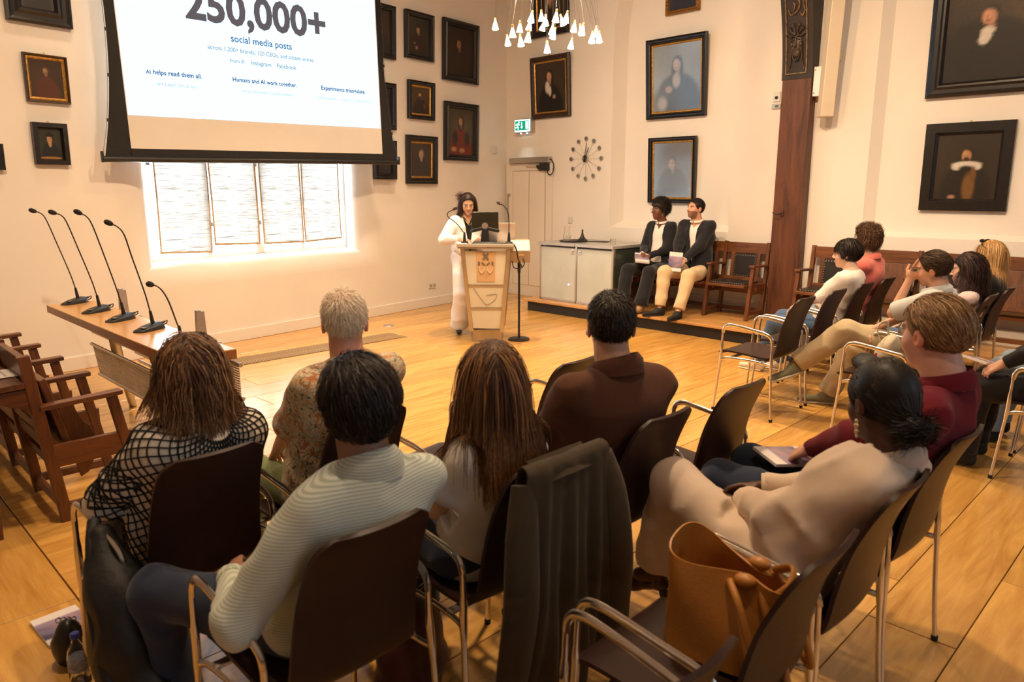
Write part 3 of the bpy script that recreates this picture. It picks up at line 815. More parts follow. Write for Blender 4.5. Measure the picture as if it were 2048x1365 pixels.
pic_b('portrait of a man in a dark beret with clasped hands, top row', 4.71, 5.26, 3.455, 4.065, .07, 'ebony', sitter(fx=.48, fz=.68, s=.85, hat=True, coat=(.025, .012, .010), skin=(.27, .15, .09)) + [(.40, .18, .06, .05, (.24, .13, .08), .3), (.30, .30, .05, .03, (.22, .12, .07), .3)], bg=(.018, .018, .014), bg2=(.03, .028, .02), slip=False, seed=8)
pic_b('tall dark portrait of a long haired man at the top near the corner', 5.455, 6.23, 3.255, 4.09, .09, 'ebony', sitter(fx=.46, fz=.66, s=.85, hairlen=.12, coat=(.022, .013, .009), skin=(.20, .10, .05)), bg=(.016, .010, .007), bg2=(.03, .017, .010), slip=False, seed=9)
pic_b('dark portrait behind the middle right edge of the screen', 3.95, 4.49, 2.49, 3.085, .07, 'ebony', sitter(), slip=False, seed=10)
pic_b('small gilt lined portrait of a man in profile, middle row', 4.735, 5.25, 2.665, 3.175, .06, 'ebony', sitter(fx=.48, fz=.70, s=.8, coat=(.018, .012, .012), beard=(.03, .02, .012)) + [(.72, .30, .07, .12, (.10, .02, .012), .3)], bg=(.05, .03, .014), bg2=(.06, .038, .018), seed=11)
pic_b('large portrait of a man in red coat with landscape behind, near the corner', 5.455, 6.205, 2.13, 2.96, .085, 'ebony', sitter(fx=.5, fz=.73, s=.82, hairlen=.1, coat=(.13, .018, .010), skin=(.30, .15, .08)) + [(.24, .12, .10, .05, (.36, .18, .09), .3), (.55, .10, .10, .05, (.34, .17, .09), .3), (.28, .36, .10, .16, (.02, .016, .014), .3), (.74, .36, .10, .16, (.02, .016, .014), .3)], bg=(.02, .016, .012), bg2=(.09, .07, .035), slip=False, seed=12)
pic_b('small dark frame hanging just under the right end of the screen', 4.075, 4.47, 1.84, 2.35, .075, 'ebony', sitter(coat=(.03, .025, .025)), slip=False, seed=13)
pic_b('portrait of a grey haired man with long beard, lowest by the screen', 4.67, 5.28, 1.785, 2.445, .085, 'ebony', sitter(fx=.5, fz=.66, s=1.05, beard=(.22, .19, .16), hair=(.16, .14, .12), coat=(.03, .026, .024), skin=(.30, .17, .10)), bg=(.030, .022, .016), bg2=(.045, .033, .024), slip=True, seed=14)

WHITEC = (.55, .50, .44)
pic_r('dark portrait behind the hanging lamps, high by the corner', 7.41, 8.14, 3.95, 4.75, .09, 'ebony', sitter(), slip=True, seed=15)
pic_r('portrait of a long haired man with white collar above the exit sign', 7.35, 8.14, 2.77, 3.665, .075, 'brown', sitter(fx=.48, fz=.72, s=.85, hairlen=.13, hair=(.018, .010, .006), skin=(.42, .25, .15), coat=(.008, .007, .006)) + [(.40, .50, .07, .12, WHITEC, .25), (.48, .42, .05, .10, WHITEC, .25), (.62, .30, .05, .04, (.34, .19, .11), .3)], bg=(.03, .022, .015), bg2=(.05, .035, .022), seed=16, tilt=3)
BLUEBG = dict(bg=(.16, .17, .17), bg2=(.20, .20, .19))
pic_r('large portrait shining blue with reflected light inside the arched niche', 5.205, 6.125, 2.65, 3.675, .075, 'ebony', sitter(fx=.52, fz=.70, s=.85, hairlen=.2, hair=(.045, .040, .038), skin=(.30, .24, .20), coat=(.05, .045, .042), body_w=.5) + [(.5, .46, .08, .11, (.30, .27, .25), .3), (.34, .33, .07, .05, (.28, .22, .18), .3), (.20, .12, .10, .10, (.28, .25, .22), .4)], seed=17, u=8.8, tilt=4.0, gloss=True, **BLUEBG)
pic_r('grey blue gilt framed painting behind the seated man and woman', 5.305, 6.05, 1.525, 2.40, .055, 'ebony', sitter(fx=.5, fz=.62, s=.9, coat=(.04, .035, .03), hair=(.07, .06, .055), skin=(.20, .16, .13)) + [(.5, .05, .5, .12, (.02, .016, .014), .3)], bg=(.06, .06, .06), bg2=(.09, .085, .08), seed=18, u=8.8, tilt=2.5, gloss=True)
pic_r('small gold framed picture at the very top of the arched niche', 5.38, 5.89, 3.96, 4.6, .055, 'gold', sitter(coat=(.02, .02, .03)), bg=(.02, .022, .03), bg2=(.04, .04, .05), slip=False, seed=19, u=8.8)
pic_r('very large black framed portrait of a man with white bands, upper right', 1.30, 2.585, 2.63, 3.95, .14, 'ebony', sitter(fx=.375, fz=.57, s=.66, hair=(.02, .012, .008), skin=(.40, .20, .12), coat=(.012, .010, .008), body_w=.5) + [(.36, .445, .06, .03, WHITEC, .25), (.345, .40, .05, .05, WHITEC, .25), (.33, .36, .045, .04, WHITEC, .25)], bg=(.022, .016, .011), bg2=(.07, .048, .026), seed=20, u=8.71, tilt=3, slip=False)
pic_r('square black framed portrait of a man with wide white collar', 1.735, 2.53, 1.49, 2.37, .12, 'flat', sitter(fx=.5, fz=.68, s=.85, hair=(.012, .008, .006), skin=(.36, .18, .09), coat=(.014, .011, .009), beard=(.03, .018, .012)) + [(.5, .54, .23, .045, WHITEC, .2), (.36, .50, .10, .05, WHITEC, .25), (.64, .50, .10, .05, WHITEC, .25), (.50, .47, .12, .05, (.014, .011, .009), .3), (.56, .18, .10, .22, (.15, .07, .018), .25), (.62, .38, .05, .12, (.13, .06, .016), .3), (.30, .03, .06, .03, (.32, .17, .10), .3)], bg=(.022, .016, .010), bg2=(.036, .025, .014), seed=21, u=8.71, slip=False)

# ================================================================== SPOKED WALL CLOCK
t = thing('wall_clock', 'wall clock of twelve silver discs on thin spokes beside the door', 'clock', (8.58, 7.045, 2.15), -math.pi / 2)
DISC = mat('silver_disc', (0.42, 0.40, 0.38), 0.3, 0.8, vary=.1)
ROTX = Matrix.Rotation(R(90), 3, 'X')
MB().lathe([(0, -.02), (.045, -.02), (.05, -.01), (.05, .02), (0, .02)], 24, (0, -.005, 0), ROTX).build('hub', CHROME, t, smooth=40)
for k in range(12):
    a = 2 * math.pi * k / 12; d = Vector((math.sin(a), 0, math.cos(a)))
    MB().tube([d * .04, d * .265], .0022, 5).build('spoke', STEEL, t)
    dc = MB().lathe([(0, -.006), (.029, -.006), (.031, 0), (.029, .006), (0, .006)], 18, d * .285 + Vector((0, -.004, 0)), ROTX).build('hour_disc', DISC, t, smooth=40)
    me = text_mesh(str(12 if k == 0 else k), .034, 'CENTER')
    for v in me.vertices: v.co = (v.co.x + d.x * .285, -.0115, v.co.y + d.z * .285 - .012)
    link_mesh('numeral', me, BLACKPL, dc)
MB().bar((-.02, -.03, -.045), (.075, -.03, .155), .016, .004, up=(0, 1, 0), w2=.009).build('hour_hand', BLACKPL, t)
MB().bar((-.008, -.036, -.05), (.035, -.036, .215), .013, .004, up=(0, 1, 0), w2=.007).build('minute_hand', BLACKPL, t)

# ================================================================== CHANDELIER
t = thing('chandelier', 'cluster chandelier of many small glowing glass bells on thin wires', 'chandelier', (4.78, 4.42, 4.4))
BELL = emit('lit_frosted_glass', (1.0, 0.83, 0.55), 7.0)
SOCK = mat('lamp_socket', (0.75, 0.5, 0.25), .35, .6, vary=.1)
fwv = Vector((.7071, .7071, 0)); rtv = Vector((.7071, -.7071, 0))
MB().lathe([(0, -.05), (.10, -.05), (.12, 0), (0, 0)], 20, (0, 0, 1.2)).build('ceiling_rose', CHROME, t, smooth=40)
MB().tube([(0, 0, 1.15), (0, 0, 0.0)], .01, 8).build('stem', CHROME, t)
random.seed(5)
bells = [(251, 320), (432, 580), (512, 430), (625, 360), (808, 200), (945, 190), (1175, 185), (1240, 260), (1335, 205), (780, 335), (993, 340), (1120, 400), (1150, 470), (1450, 355), (1535, 410), (1580, 395), (1720, 530), (1775, 440), (1820, 520), (628, 575), (755, 505), (1035, 680), (1410, 630), (1010, 260)]
for i, (bx_, by_) in enumerate(bells):
    px, py = 960 + bx_ / 7.877, by_ / 7.877
    dep = 6.5 + random.uniform(-.42, .42)
    # spread in plan around the stem; heights differ a little
    lat = (px - 1024) / 1460 * (dep * 0.979 + 0.2) * 1.0
    el = math.atan((682.5 - py) / 1460) - PITCH
    p = fwv * dep + rtv * ((px - 1024) / 1460 * (dep * math.cos(PITCH) + 0.0)) ; 
    p.z = EYE + math.tan(el) * dep
    loc = p - Vector(t.location)
    ax = Vector((random.uniform(-.25, .25), random.uniform(-.25, .25), 1)).normalized()
    M3 = ax.to_track_quat('Z', 'Y').to_matrix()
    bell = MB().lathe([(.007, .0), (.013, -.018), (.021, -.045), (.029, -.075), (.026, -.076), (.010, -.03), (0, -.03)], 14, loc, M3).build('glass_bell', BELL, t, smooth=60)
    MB().lathe([(.006, -.004), (.011, -.002), (.011, .016), (.004, .022), (0, .022)], 10, loc, M3).build('socket', SOCK, bell, smooth=50)
    top = Vector((random.uniform(-.05, .05), random.uniform(-.05, .05), random.uniform(-.25, .3)))
    MB().tube([loc + ax * .02, loc + ax * .06 + (top - loc) * .1, top], .0018, 4).build('wire', CHROME, t)
    w2 = Vector((loc.x * .55 + random.uniform(-.12, .12), loc.y * .55 + random.uniform(-.12, .12), 1.15))
    MB().tube([loc + ax * .02, w2], .0013, 4).build('wire', CHROME, t)
for k in range(3):
    l = bpy.data.lights.new('chandelier_glow', 'POINT'); l.energy = 14; l.color = (1.0, .74, .45); l.shadow_soft_size = .12
    lo = bpy.data.objects.new('chandelier_glow', l); COL.objects.link(lo); lo.parent = t
    lo.location = (math.cos(k * 2.1) * .35, math.sin(k * 2.1) * .35, -1.62)

# ================================================================== STACKING CHAIRS
def shell_mat():
    m = mat('brown_laminate_shell', (0.028, 0.0115, 0.0085), 0.42, vary=0.08, vscale=30, bump=0.04, bscale=400, spec=.32)
    return m
SHELL = shell_mat()
EDGEM = mat('shell_edge', (0.030, 0.013, 0.010), 0.28, vary=0.1)
RUBBER = mat('black_rubber', (0.01, 0.01, 0.01), 0.7, vary=.1)
SPROF = smooth_path([(0, .255, .435), (0, .235, .458), (0, .16, .468), (0, .02, .462), (0, -.10, .452), (0, -.165, .456), (0, -.205, .480), (0, -.222, .53), (0, -.235, .62), (0, -.262, .74), (0, -.305, .845), (0, -.348, .925)], 5)
def shell_fn(p, q):
    f = q * (len(SPROF) - 1); i = min(int(f), len(SPROF) - 2); c = SPROF[i].lerp(SPROF[i + 1], f - i)
    if q < .42: w = .205 + .006 * math.sin(q / .42 * math.pi)
    else: w = .203 - .038 * ((q - .42) / .58)
    e = 0.0
    for end, L in ((q, .10), (1 - q, .075)):
        if end < L:
            tt = 1 - end / L; e = max(e, .045 * (1 - math.sqrt(max(0, 1 - tt * tt))))
    w -= e
    s = 2 * p - 1
    cup = .016 * s * s
    if q < .45: return (s * w, c.y, c.z + cup * .35)
    return (s * w, c.y + cup, c.z)
def chair_meshes():
    d = {}
    d['shell'] = MB().sheet(shell_fn, 12, 44, .013).mesh('seat_shell', smooth=55)
    def leg_f(s): return smooth_path([(s * .262, .240, .012), (s * .256, .222, .22), (s * .252, .205, .41), (s * .252, .200, .52), (s * .252, .196, .622)], 4)
    def arm(s): return smooth_path([(s * .252, .196, .622), (s * .252, .190, .655), (s * .252, .165, .682), (s * .253, .10, .688), (s * .254, -.06, .668), (s * .252, -.155, .652), (s * .248, -.19, .628), (s * .246, -.20, .595)], 5)
    def leg_r(s): return smooth_path([(s * .246, -.20, .595), (s * .246, -.203, .50), (s * .250, -.206, .42), (s * .256, -.22, .2), (s * .262, -.238, .012)], 4)
    for s, k in ((-1, 'l'), (1, 'r')):
        d['leg_f' + k] = MB().tube(leg_f(s), [.0095] * 8 + [.0125] * 5 + [.0095] * 4, 8, 1.0).mesh('leg', smooth=60)
        d['leg_r' + k] = MB().tube(leg_r(s), [.0095] * 4 + [.0125] * 5 + [.0095] * 8, 8, 1.0).mesh('leg', smooth=60)
        d['arm' + k] = MB().tube(arm(s), .0088, 8, 1.55).mesh('armrest', smooth=60)
        d['rail' + k] = MB().tube(smooth_path([(s * .252, .205, .41), (s * .24, .15, .425), (s * .232, .0, .43), (s * .238, -.15, .425), (s * .250, -.206, .42)], 4), [.011] * 17, 6, .7).mesh('seat_rail', smooth=60)
        d['capf' + k] = MB().lathe([(0, 0), (.0125, 0), (.0125, .02), (0, .02)], 10, (s * .262, .240, 0)).mesh('foot_cap')
        d['capr' + k] = MB().lathe([(0, 0), (.0125, 0), (.0125, .02), (0, .02)], 10, (s * .262, -.238, 0)).mesh('foot_cap')
    for y, k in ((.12, 'a'), (-.13, 'b')):
        d['cross' + k] = MB().bar((-.24, y, .437), (.24, y, .437), .03, .012).mesh('cross_rail', bevel=.003)
    lk = MB().bar((.262, .06, .425), (.335, .06, .425), .022, .008)
    d['link'] = lk.mesh('link_clip', bevel=.003)
    return d
CM = chair_meshes()
CHAIR0 = []
def chair(u, v, label, group, rz=0.0, link=True):
    t = thing('stacking_chair', label, 'chair', (u, v, 0), rz, group)
    link_mesh('seat_shell', CM['shell'], SHELL, t)
    for k in 'lr':
        for nm in ('leg_f', 'leg_r', 'arm', 'rail'):
            link_mesh({'leg_f': 'leg', 'leg_r': 'leg', 'arm': 'armrest', 'rail': 'seat_rail'}[nm], CM[nm + k], CHROME, t)
        for nm in ('capf', 'capr'): link_mesh('foot_cap', CM[nm + k], RUBBER, t)
    for k in 'ab': link_mesh('cross_rail', CM['cross' + k], STEEL, t)
    if link: link_mesh('link_clip', CM['link'], CHROME, t)
    return t
ROW1V, ROW2V, ROW3V = 1.69, 2.45, 0.88        # rows of the near block (chair centres)
ROWAV, ROWBV, ROWCV = 2.56, 1.63, 0.65        # rows of the far block by the platform
GN = 'brown shell chairs of the near audience block'; GF = 'brown shell chairs of the far audience block'
chair(0.91, ROW1V, 'brown shell chair holding the man in the striped shirt', GN)
chair(1.53, ROW1V, 'brown shell chair with the dark olive coat draped over its back', GN)
chair(2.15, ROW1V, 'brown shell chair holding the man in the brown jacket', GN)
chair(2.74, ROW1V, 'empty brown shell chair between brown jacketed man and beige suited woman', GN, rz=R(-2))
chair(0.83, ROW2V, 'brown shell chair of the woman in black net top', GN, rz=R(3))
chair(1.40, ROW2V, 'brown shell chair of the grey haired man in floral shirt', GN, rz=R(3))
chair(1.99, ROW2V, 'empty brown shell chair just left of the long haired woman', GN, rz=R(3))
chair(2.545, ROW2V, 'empty brown shell chair in front of the brown jacketed man', GN, rz=R(3))
chair(0.99, ROW3V, 'empty brown shell chair at the bottom edge of the picture', GN, rz=R(-3))
chair(1.565, ROW3V, 'brown shell chair with the tan leather bag on its seat', GN)
chair(2.10, ROW3V, 'brown shell chair holding the woman in the beige suit', GN)
chair(2.68, ROW3V, 'brown shell chair holding the man in the burgundy sweater', GN, rz=R(-2))
chair(5.31, ROWAV, 'empty brown shell chair at the aisle end of the far front row', GF)
chair(5.915, ROWAV, 'empty brown shell chair next to the woman in white blouse', GF)
chair(6.52, ROWAV, 'brown shell chair holding the woman in the white blouse', GF)
chair(7.06, ROWAV, 'brown shell chair holding the curly haired person in pink', GF)
chair(5.27, ROWBV, 'brown shell chair with black bag, aisle end of the far second row', GF)
chair(5.87, ROWBV, 'brown shell chair holding the man in khaki trousers', GF)
chair(6.47, ROWBV, 'brown shell chair of the woman with dark wavy hair', GF)
chair(7.07, ROWBV, 'brown shell chair of the blonde woman with sunglasses', GF)
chair(5.22, ROWCV, 'brown shell chair cut by the right picture edge', GF)
chair(5.83, ROWCV, 'brown shell chair behind the one at the right picture edge', GF)

# ================================================================== OLD OAK SEAT ROWS
PADN = mat('nail_heads', (0.62, 0.58, 0.50), .3, .9)
def seat_row(name, label, loc, rz, n, pitch=.565, down=(), desk=False, backh=.90):
    # local: x along the row, y = the way the sitters face, z up; posts between seats
    t = thing(name, label, 'seat row', loc, rz)
    for i in range(n + 1):
        x = i * pitch
        MB().bar((x, -.19, 0), (x, -.29, backh), .042, .055, up=(0, 1, 0)).build('rear_post', OAKDARK, t, bevel=.004)
        MB().bar((x, .19, 0), (x, .085, .62), .042, .05, up=(0, 1, 0)).build('front_post', OAKDARK, t, bevel=.004)
        MB().bar((x, -.25, .625), (x, .135, .64), .065, .026).build('armrest', OAKDARK_Y, t, bevel=.005)
        MB().bar((x, -.205, .075), (x, .17, .075), .03, .045).build('foot_rail', OAKDARK_Y, t, bevel=.004)
        MB().bar((x, -.22, .36), (x, .16, .36), .03, .12).build('side_rail', OAKDARK_Y, t, bevel=.004)
        MB().lathe([(0, 0), (.024, 0), (.03, .006), (.018, .008), (.012, .004), (0, .004)], 14, (x - .016, .03, .36), Matrix.Rotation(R(-90), 3, 'Y')).build('pivot_ring', BRASS, t, smooth=40)
    for i in range(n):
        x0, x1 = i * pitch + .021, (i + 1) * pitch - .021; xc = (x0 + x1) / 2
        MB().bar((x0, -.28, backh - .075), (x1, -.28, backh - .075), .03, .13, up=(0, -.1, 1)).build('top_rail', OAKDARK_X, t, bevel=.004)
        MB().bar((x0, -.235, .435), (x1, -.235, .435), .03, .075, up=(0, -.1, 1)).build('back_rail', OAKDARK_X, t, bevel=.004)
        for s in (-1, 1):
            MB().bar((xc + s * .165, -.24, .46), (xc + s * .165, -.272, backh - .13), .026, .05, up=(1, 0, 0)).build('back_stile', OAKDARK, t, bevel=.003)
        bp = MB().bar((xc, -.238, .475), (xc, -.268, backh - .155), .30, .03, up=(0, 1, 0)).build('back_pad', LEATHER, t, bevel=.008)
        nl = MB()
        for k in range(9):
            f = (k + .5) / 9
            for s in (-1, 1):
                z = .485 + f * (backh - .65); nl.ball((xc + s * .135, -.222 - .03 * f + .0, z), .006, 6, 4)
                nl.ball((xc + (f - .5) * .27, -.222 if s < 0 else -.250, .485 if s < 0 else backh - .168), .006, 6, 4)
        tag(nl.build('nail_heads', PADN, bp), kind='stuff')
        MB().bar((x0, -.205, .30), (x1, -.205, .30), .025, .05).build('stretcher', OAKDARK_X, t, bevel=.003)
        MB().bar((x0, -.195, .075), (x1, -.195, .075), .025, .05).build('stretcher', OAKDARK_X, t, bevel=.003)
        if i in down:
            st = MB().bx(x0 + .01, x1 - .01, -.20, .235, .385, .42).build('seat', OAKDARK_X, t, bevel=.006)
            pd = MB().bx(x0 + .035, x1 - .035, -.18, .19, .418, .437).build('seat_pad', LEATHER, st, bevel=.008)
            nl = MB()
            for k in range(14):
                f = (k + .5) / 14
                nl.ball((x0 + .045 + f * (x1 - x0 - .09), .195, .430), .006, 6, 4)
                nl.ball((x0 + .042, -.17 + f * .36, .432), .006, 6, 4); nl.ball((x1 - .042, -.17 + f * .36, .432), .006, 6, 4)
            tag(nl.build('nail_heads', PADN, pd), kind='stuff')
            for s in (x0 + .03, x1 - .03):
                MB().prism([(s - .012, -.15, .385), (s - .012, .12, .385), (s - .012, .06, .345), (s - .012, -.10, .34)], (.024, 0, 0)).build('seat_bracket', OAKDARK_Y, st)
        else:
            st = MB().bar((xc, -.13, .37), (xc, -.215, .76), x1 - x0 - .02, .035, up=(0, 1, 0)).build('seat', OAKDARK, t, bevel=.006)
            MB().bar((xc, -.155, .42), (xc, -.225, .73), x1 - x0 - .07, .018, up=(0, 1, 0)).build('seat_pad', LEATHER, st, bevel=.006)
            for s in (x0 + .03, x1 - .05):
                MB().prism([(s, -.16, .62), (s, -.09, .60), (s, -.05, .50), (s, -.02, .47), (s, .0, .40), (s, -.03, .36), (s, -.02, .28), (s, -.05, .22), (s, -.09, .20), (s, -.12, .36)], (.022, 0, 0)).build('seat_bracket', OAKDARK, st, bevel=.003)
    if desk:
        dk = MB().bar((n * pitch / 2, -.30, .755), (n * pitch / 2, -.66, .735), n * pitch + .04, .03).build('writing_desk', OAKDARK_X, t, bevel=.005)
        for i in range(n + 1):
            x = i * pitch
            MB().prism([(x - .015, -.27, .735), (x - .015, -.62, .72), (x - .015, -.45, .69), (x - .015, -.33, .64), (x - .015, -.262, .58)], (.03, 0, 0)).build('desk_bracket', OAKDARK_Y, dk, bevel=.003)
        MB().bar((0, -.25, .52), (n * pitch, -.25, .52), .03, .05).build('stretcher', OAKDARK_X, t, bevel=.003)
        for i in range(n + 1):
            MB().bar((i * pitch, -.50, 0), (i * pitch, -.48, .70), .05, .05, up=(0, 1, 0)).build('desk_leg', OAKDARK, dk, bevel=.004)
    return t
# against the long wall: facing the room (-X)
seat_row('seat_row', 'dark oak seat row with leather pads under the arched niche', (8.21, 4.085, .172), R(90), 3, down=(0, 1, 2))
seat_row('seat_row', 'dark oak seat row against the wall behind the far audience', (8.21, .71, .172), R(90), 5, down=(0, 2, 4))
# left: tipped-up seats with a writing desk behind, facing +X
left_row = seat_row('seat_row', 'oak seat row with tipped up seats and rear desk at the left edge', (1.06, 6.41, 0), R(-90), 4, pitch=.56, desk=True, backh=.90)

# things on that rear desk
t = thing('desk_paper', 'white printed sheet lying on the left oak desk', 'paper', (.62, 4.43, .772), R(-90))
sh = MB().bx(-.105, .105, -.15, .15, 0, .0015).build('sheet', PAPER, t)
INK = mat('grey_ink', (.32, .31, .31), .7)
for k in range(6):
    MB().bx(-.08, .08 - .02 * (k % 3), .10 - k * .03, .106 - k * .03, .0016, .002).build('text_line', INK, sh)
t = thing('desk_microphone_unit', 'black microphone unit lying on the left oak desk', 'microphone', (.60, 4.70, .772), R(10))
MB().prism([(-.14, -.06, 0), (.10, -.05, 0), (.13, 0, 0), (.10, .06, 0), (-.14, .07, 0)], (0, 0, .05)).build('base', BLACKPL, t, bevel=.012)
MB().tube(smooth_path([(.10, .0, .05), (.20, .01, .055), (.26, .03, .03)], 5), .008).build('plug', BLACKPL, t, smooth=60)
t = thing('name_card', 'small folded white card on the left oak desk near the rail', 'card', (.70, 5.02, .772), R(-60))
MB().prism([(-.10, -.03, 0), (-.10, .03, 0), (-.10, .0, .05)], (.2, 0, 0)).build('card', PAPER, t)

# ================================================================== PANEL TABLE WITH MICROPHONES
TABW = wood('light_table_wood', (0.50, 0.24, 0.06), (0.62, 0.34, 0.10), .3, axis=1, scale=1.2, stretch=8, rnd=.02, coat=.3)
TABE = wood('table_edge_wood', (0.24, 0.09, 0.025), (0.33, 0.14, 0.04), .4, axis=1, scale=2, stretch=8, rnd=.02)
t = thing('panel_table', 'long narrow wooden table on metal legs with perforated steel panel', 'table', (1.70, 5.65, 0))
MB().bx(1.525, 1.885, 4.26, 7.06, .742, .752).build('table_top', TABW, t, bevel=.003, world=True)
MB().bx(1.525, 1.885, 4.26, 7.06, .69, .742).build('table_edge', TABE, t, world=True)
for (y, yf) in ((4.85, 4.65), (5.62, 6.12)):
    MB().tube(smooth_path([(1.60, y, .69), (1.63, y + (yf - y) * .12, .55), (1.72, y + (yf - y) * .5, .28), (1.83, yf, .0)], 6), [.036] * 10 + [.03] * 9, 10, .6).build('leg', STEEL, t, smooth=60, world=True)
for y in (4.85, 6.38):
    MB().bar((1.60, y, .672), (2.04, y, .672), .045, .036).build('cross_arm', STEEL, t, bevel=.004, world=True)
    MB().bar((1.905, y, .69), (1.905, y, .92), .05, .03, up=(0, 1, 0), w2=.032).build('upright', STEEL, t, bevel=.003, world=True)
    MB().bar((1.93, y, .69), (1.93, y, .91), .05, .012, up=(0, 1, 0), w2=.032).build('upright', STEEL, t, bevel=.003, world=True)
MESHW = mat('panel_wire', (.50, .46, .42), .4, .9, vary=.1)
def wire_panel(x, z0, z1, Y0, Y1, lean, nw):
    pp = lambda y, f: Vector((x + lean * f, y, z1 + (z0 - z1) * f))
    pn = empty('perforated_panel'); pn.parent = t; pn.matrix_parent_inverse = t.matrix_basis.inverted()
    for f in (0, 1):
        MB().tube([pp(Y0 - .03, f), pp(Y1 + .03, f)], .013, 8).build('edge_tube', STEEL, pn, smooth=60, world=True)
    for k in range(nw):
        MB().tube([pp(Y0, (k + .8) / (nw + .6)), pp(Y1, (k + .8) / (nw + .6))], .0042, 5).build('wire', MESHW, pn, world=True)
    vv = MB(); n = int((Y1 - Y0) / .016)
    for k in range(n + 1):
        y = Y0 + k * (Y1 - Y0) / n
        vv.bar(pp(y, 0.0), pp(y, 1.0), .003, .003)
    tag(vv.build('cross_wires', MESHW, pn, world=True), kind='stuff')
wire_panel(1.585, .31, .55, 4.2, 6.09, .03, 16)
wire_panel(1.865, .455, .665, 4.2, 6.0, .0, 13)
MB().tube([(1.60, 4.2, .645), (1.60, 6.1, .645)], .012, 8).build('edge_tube', STEEL, t, smooth=60, world=True)
MB().tube([(1.87, 4.2, .39), (1.87, 6.0, .39)], .012, 8).build('edge_tube', STEEL, t, smooth=60, world=True)

def gooseneck(label, loc, rz, top, long=True):
    t = thing('desk_microphone', label, 'microphone', loc, rz, 'gooseneck microphones on the panel table')
    if long:
        m = MB()
        pr = [(-.105, .028, .006), (-.09, .045, .018), (-.03, .055, .034), (.06, .056, .046), (.10, .050, .048), (.115, .040, .03)]
        vs = []
        for (x, w, h) in pr:
            vs += [(x, -w, 0), (x, -w * .92, h * .6), (x, -w * .5, h), (x, w * .5, h), (x, w * .92, h * .6), (x, w, 0)]
        fs = []
        for i in range(len(pr) - 1):
            for k in range(6):
                k2 = (k + 1) % 6
                fs.append((i * 6 + k, i * 6 + k2, (i + 1) * 6 + k2, (i + 1) * 6 + k))
        fs += [tuple(range(6)), tuple(range(30, 36))]
        m.add(vs, fs)
        b = m.build('base', BLACKPL, t, smooth=35)
        MB().bx(-.075, -.045, -.035, .0, .026, .031).build('button', mat('grey_button', (.12, .12, .12), .4), b)
        MB().tube([(.112, 0, .03), (.15, 0, .034)], .009, 8).build('plug', BLACKPL, t)
        MB().tube(smooth_path([(.15, 0, .034), (.18, .0, .04), (.19, .02, .015), (.16, .05, .006)], 5), .004, 6).build('cable', BLACKPL, t)
    z0 = .046 if long else 0.0
    f = top
    foot = Vector((.045, 0, z0))
    MB().tube([foot, foot + Vector((-.012, 0, .085))], [.014, .009], 10).build('stem_socket', BLACKPL, t, smooth=50)
    pts = [foot + Vector((-.012, 0, .08))] + [foot + Vector(p) for p in f]
    sp = smooth_path(pts, 8)
    MB().tube(sp, .0048, 6).build('stem', BLACKPL, t, smooth=60)
    d = (sp[-1] - sp[-3]).normalized()
    M3 = d.to_track_quat('Z', 'Y').to_matrix()
    MB().lathe([(.004, -.02), (.013, -.008), (.0175, .01), (.0175, .032), (.012, .044), (0, .047)], 14, sp[-1], M3).build('foam_head', mat('mic_foam', (.018, .013, .012), .9, vary=.4, vscale=200, bump=.6, bscale=600), t, smooth=60)
    return t
LONG = [(-.05, 0, .22), (-.14, 0, .48), (-.205, 0, .66), (-.245, 0, .715), (-.30, 0, .735)]
gooseneck('gooseneck microphone at the far left end of the panel table', (1.71, 6.98, .752), R(28), LONG)
gooseneck('second gooseneck microphone from the far end of the table', (1.70, 6.36, .752), R(28), LONG)
gooseneck('third gooseneck microphone from the far end of the table', (1.71, 5.82, .752), R(28), [(-.05, 0, .22), (-.13, 0, .48), (-.19, 0, .66), (-.23, 0, .72), (-.28, 0, .745)])
gooseneck('fourth gooseneck microphone, its stem crossing the short one', (1.72, 5.26, .752), R(28), [(-.045, 0, .22), (-.12, 0, .46), (-.165, 0, .61), (-.21, 0, .665), (-.265, 0, .69)])
gooseneck('short bent gooseneck microphone fixed in the table near end', (1.74, 4.80, .752), R(40), [(-.03, 0, .10), (-.10, 0, .25), (-.16, 0, .33), (-.22, 0, .37), (-.27, 0, .385)], long=False)

# ================================================================== LECTERN
t = thing('lectern', 'tapering lectern of metal bars and frosted glass panels with emblem', 'lectern', (5.545, 5.95, 0), R(-48))
PODM = mat('bronze_aluminium', (.50, .45, .38), .36, .9, vary=.1, vscale=10, stretch=(1, 1, .2))
FROST = mat('frosted_glass', (.60, .56, .44), .35, vary=.06, vscale=3, spec=.5)
MB().bx(-.165, .165, .03, .34, 0, .14).build('base', PODM, t, bevel=.004)
def pw(z): f = (z - .13) / .95; return .185 + (.275 - .185) * f, -.0 - .075 * f, .36 + .12 * f   # half width, front y, back y
def pt(sx, sy, z):
    w, yf, yb = pw(z); return Vector((sx * w, yf if sy < 0 else yb, z))
for sx in (-1, 1):
    MB().bar(pt(sx * .93, -1, .13), pt(sx * .93, -1, 1.07), .045, .045, up=(0, 1, 0)).build('corner_bar', PODM, t, bevel=.004)
    MB().bar(pt(sx * .93, 1, .13), pt(sx * .93, 1, 1.07), .03, .03, up=(0, 1, 0)).build('corner_bar', PODM, t, bevel=.004)
    a = [pt(sx * .95, -1, .14), pt(sx * .95, 1, .14), pt(sx * .95, 1, 1.05), pt(sx * .95, -1, 1.05)]
    MB().prism(a, (-sx * .012, 0, 0)).build('side_panel', mat('pale_side_panel', (.66, .63, .60), .3, vary=.03), t)
lv = [.15, .40, .66, 1.05]
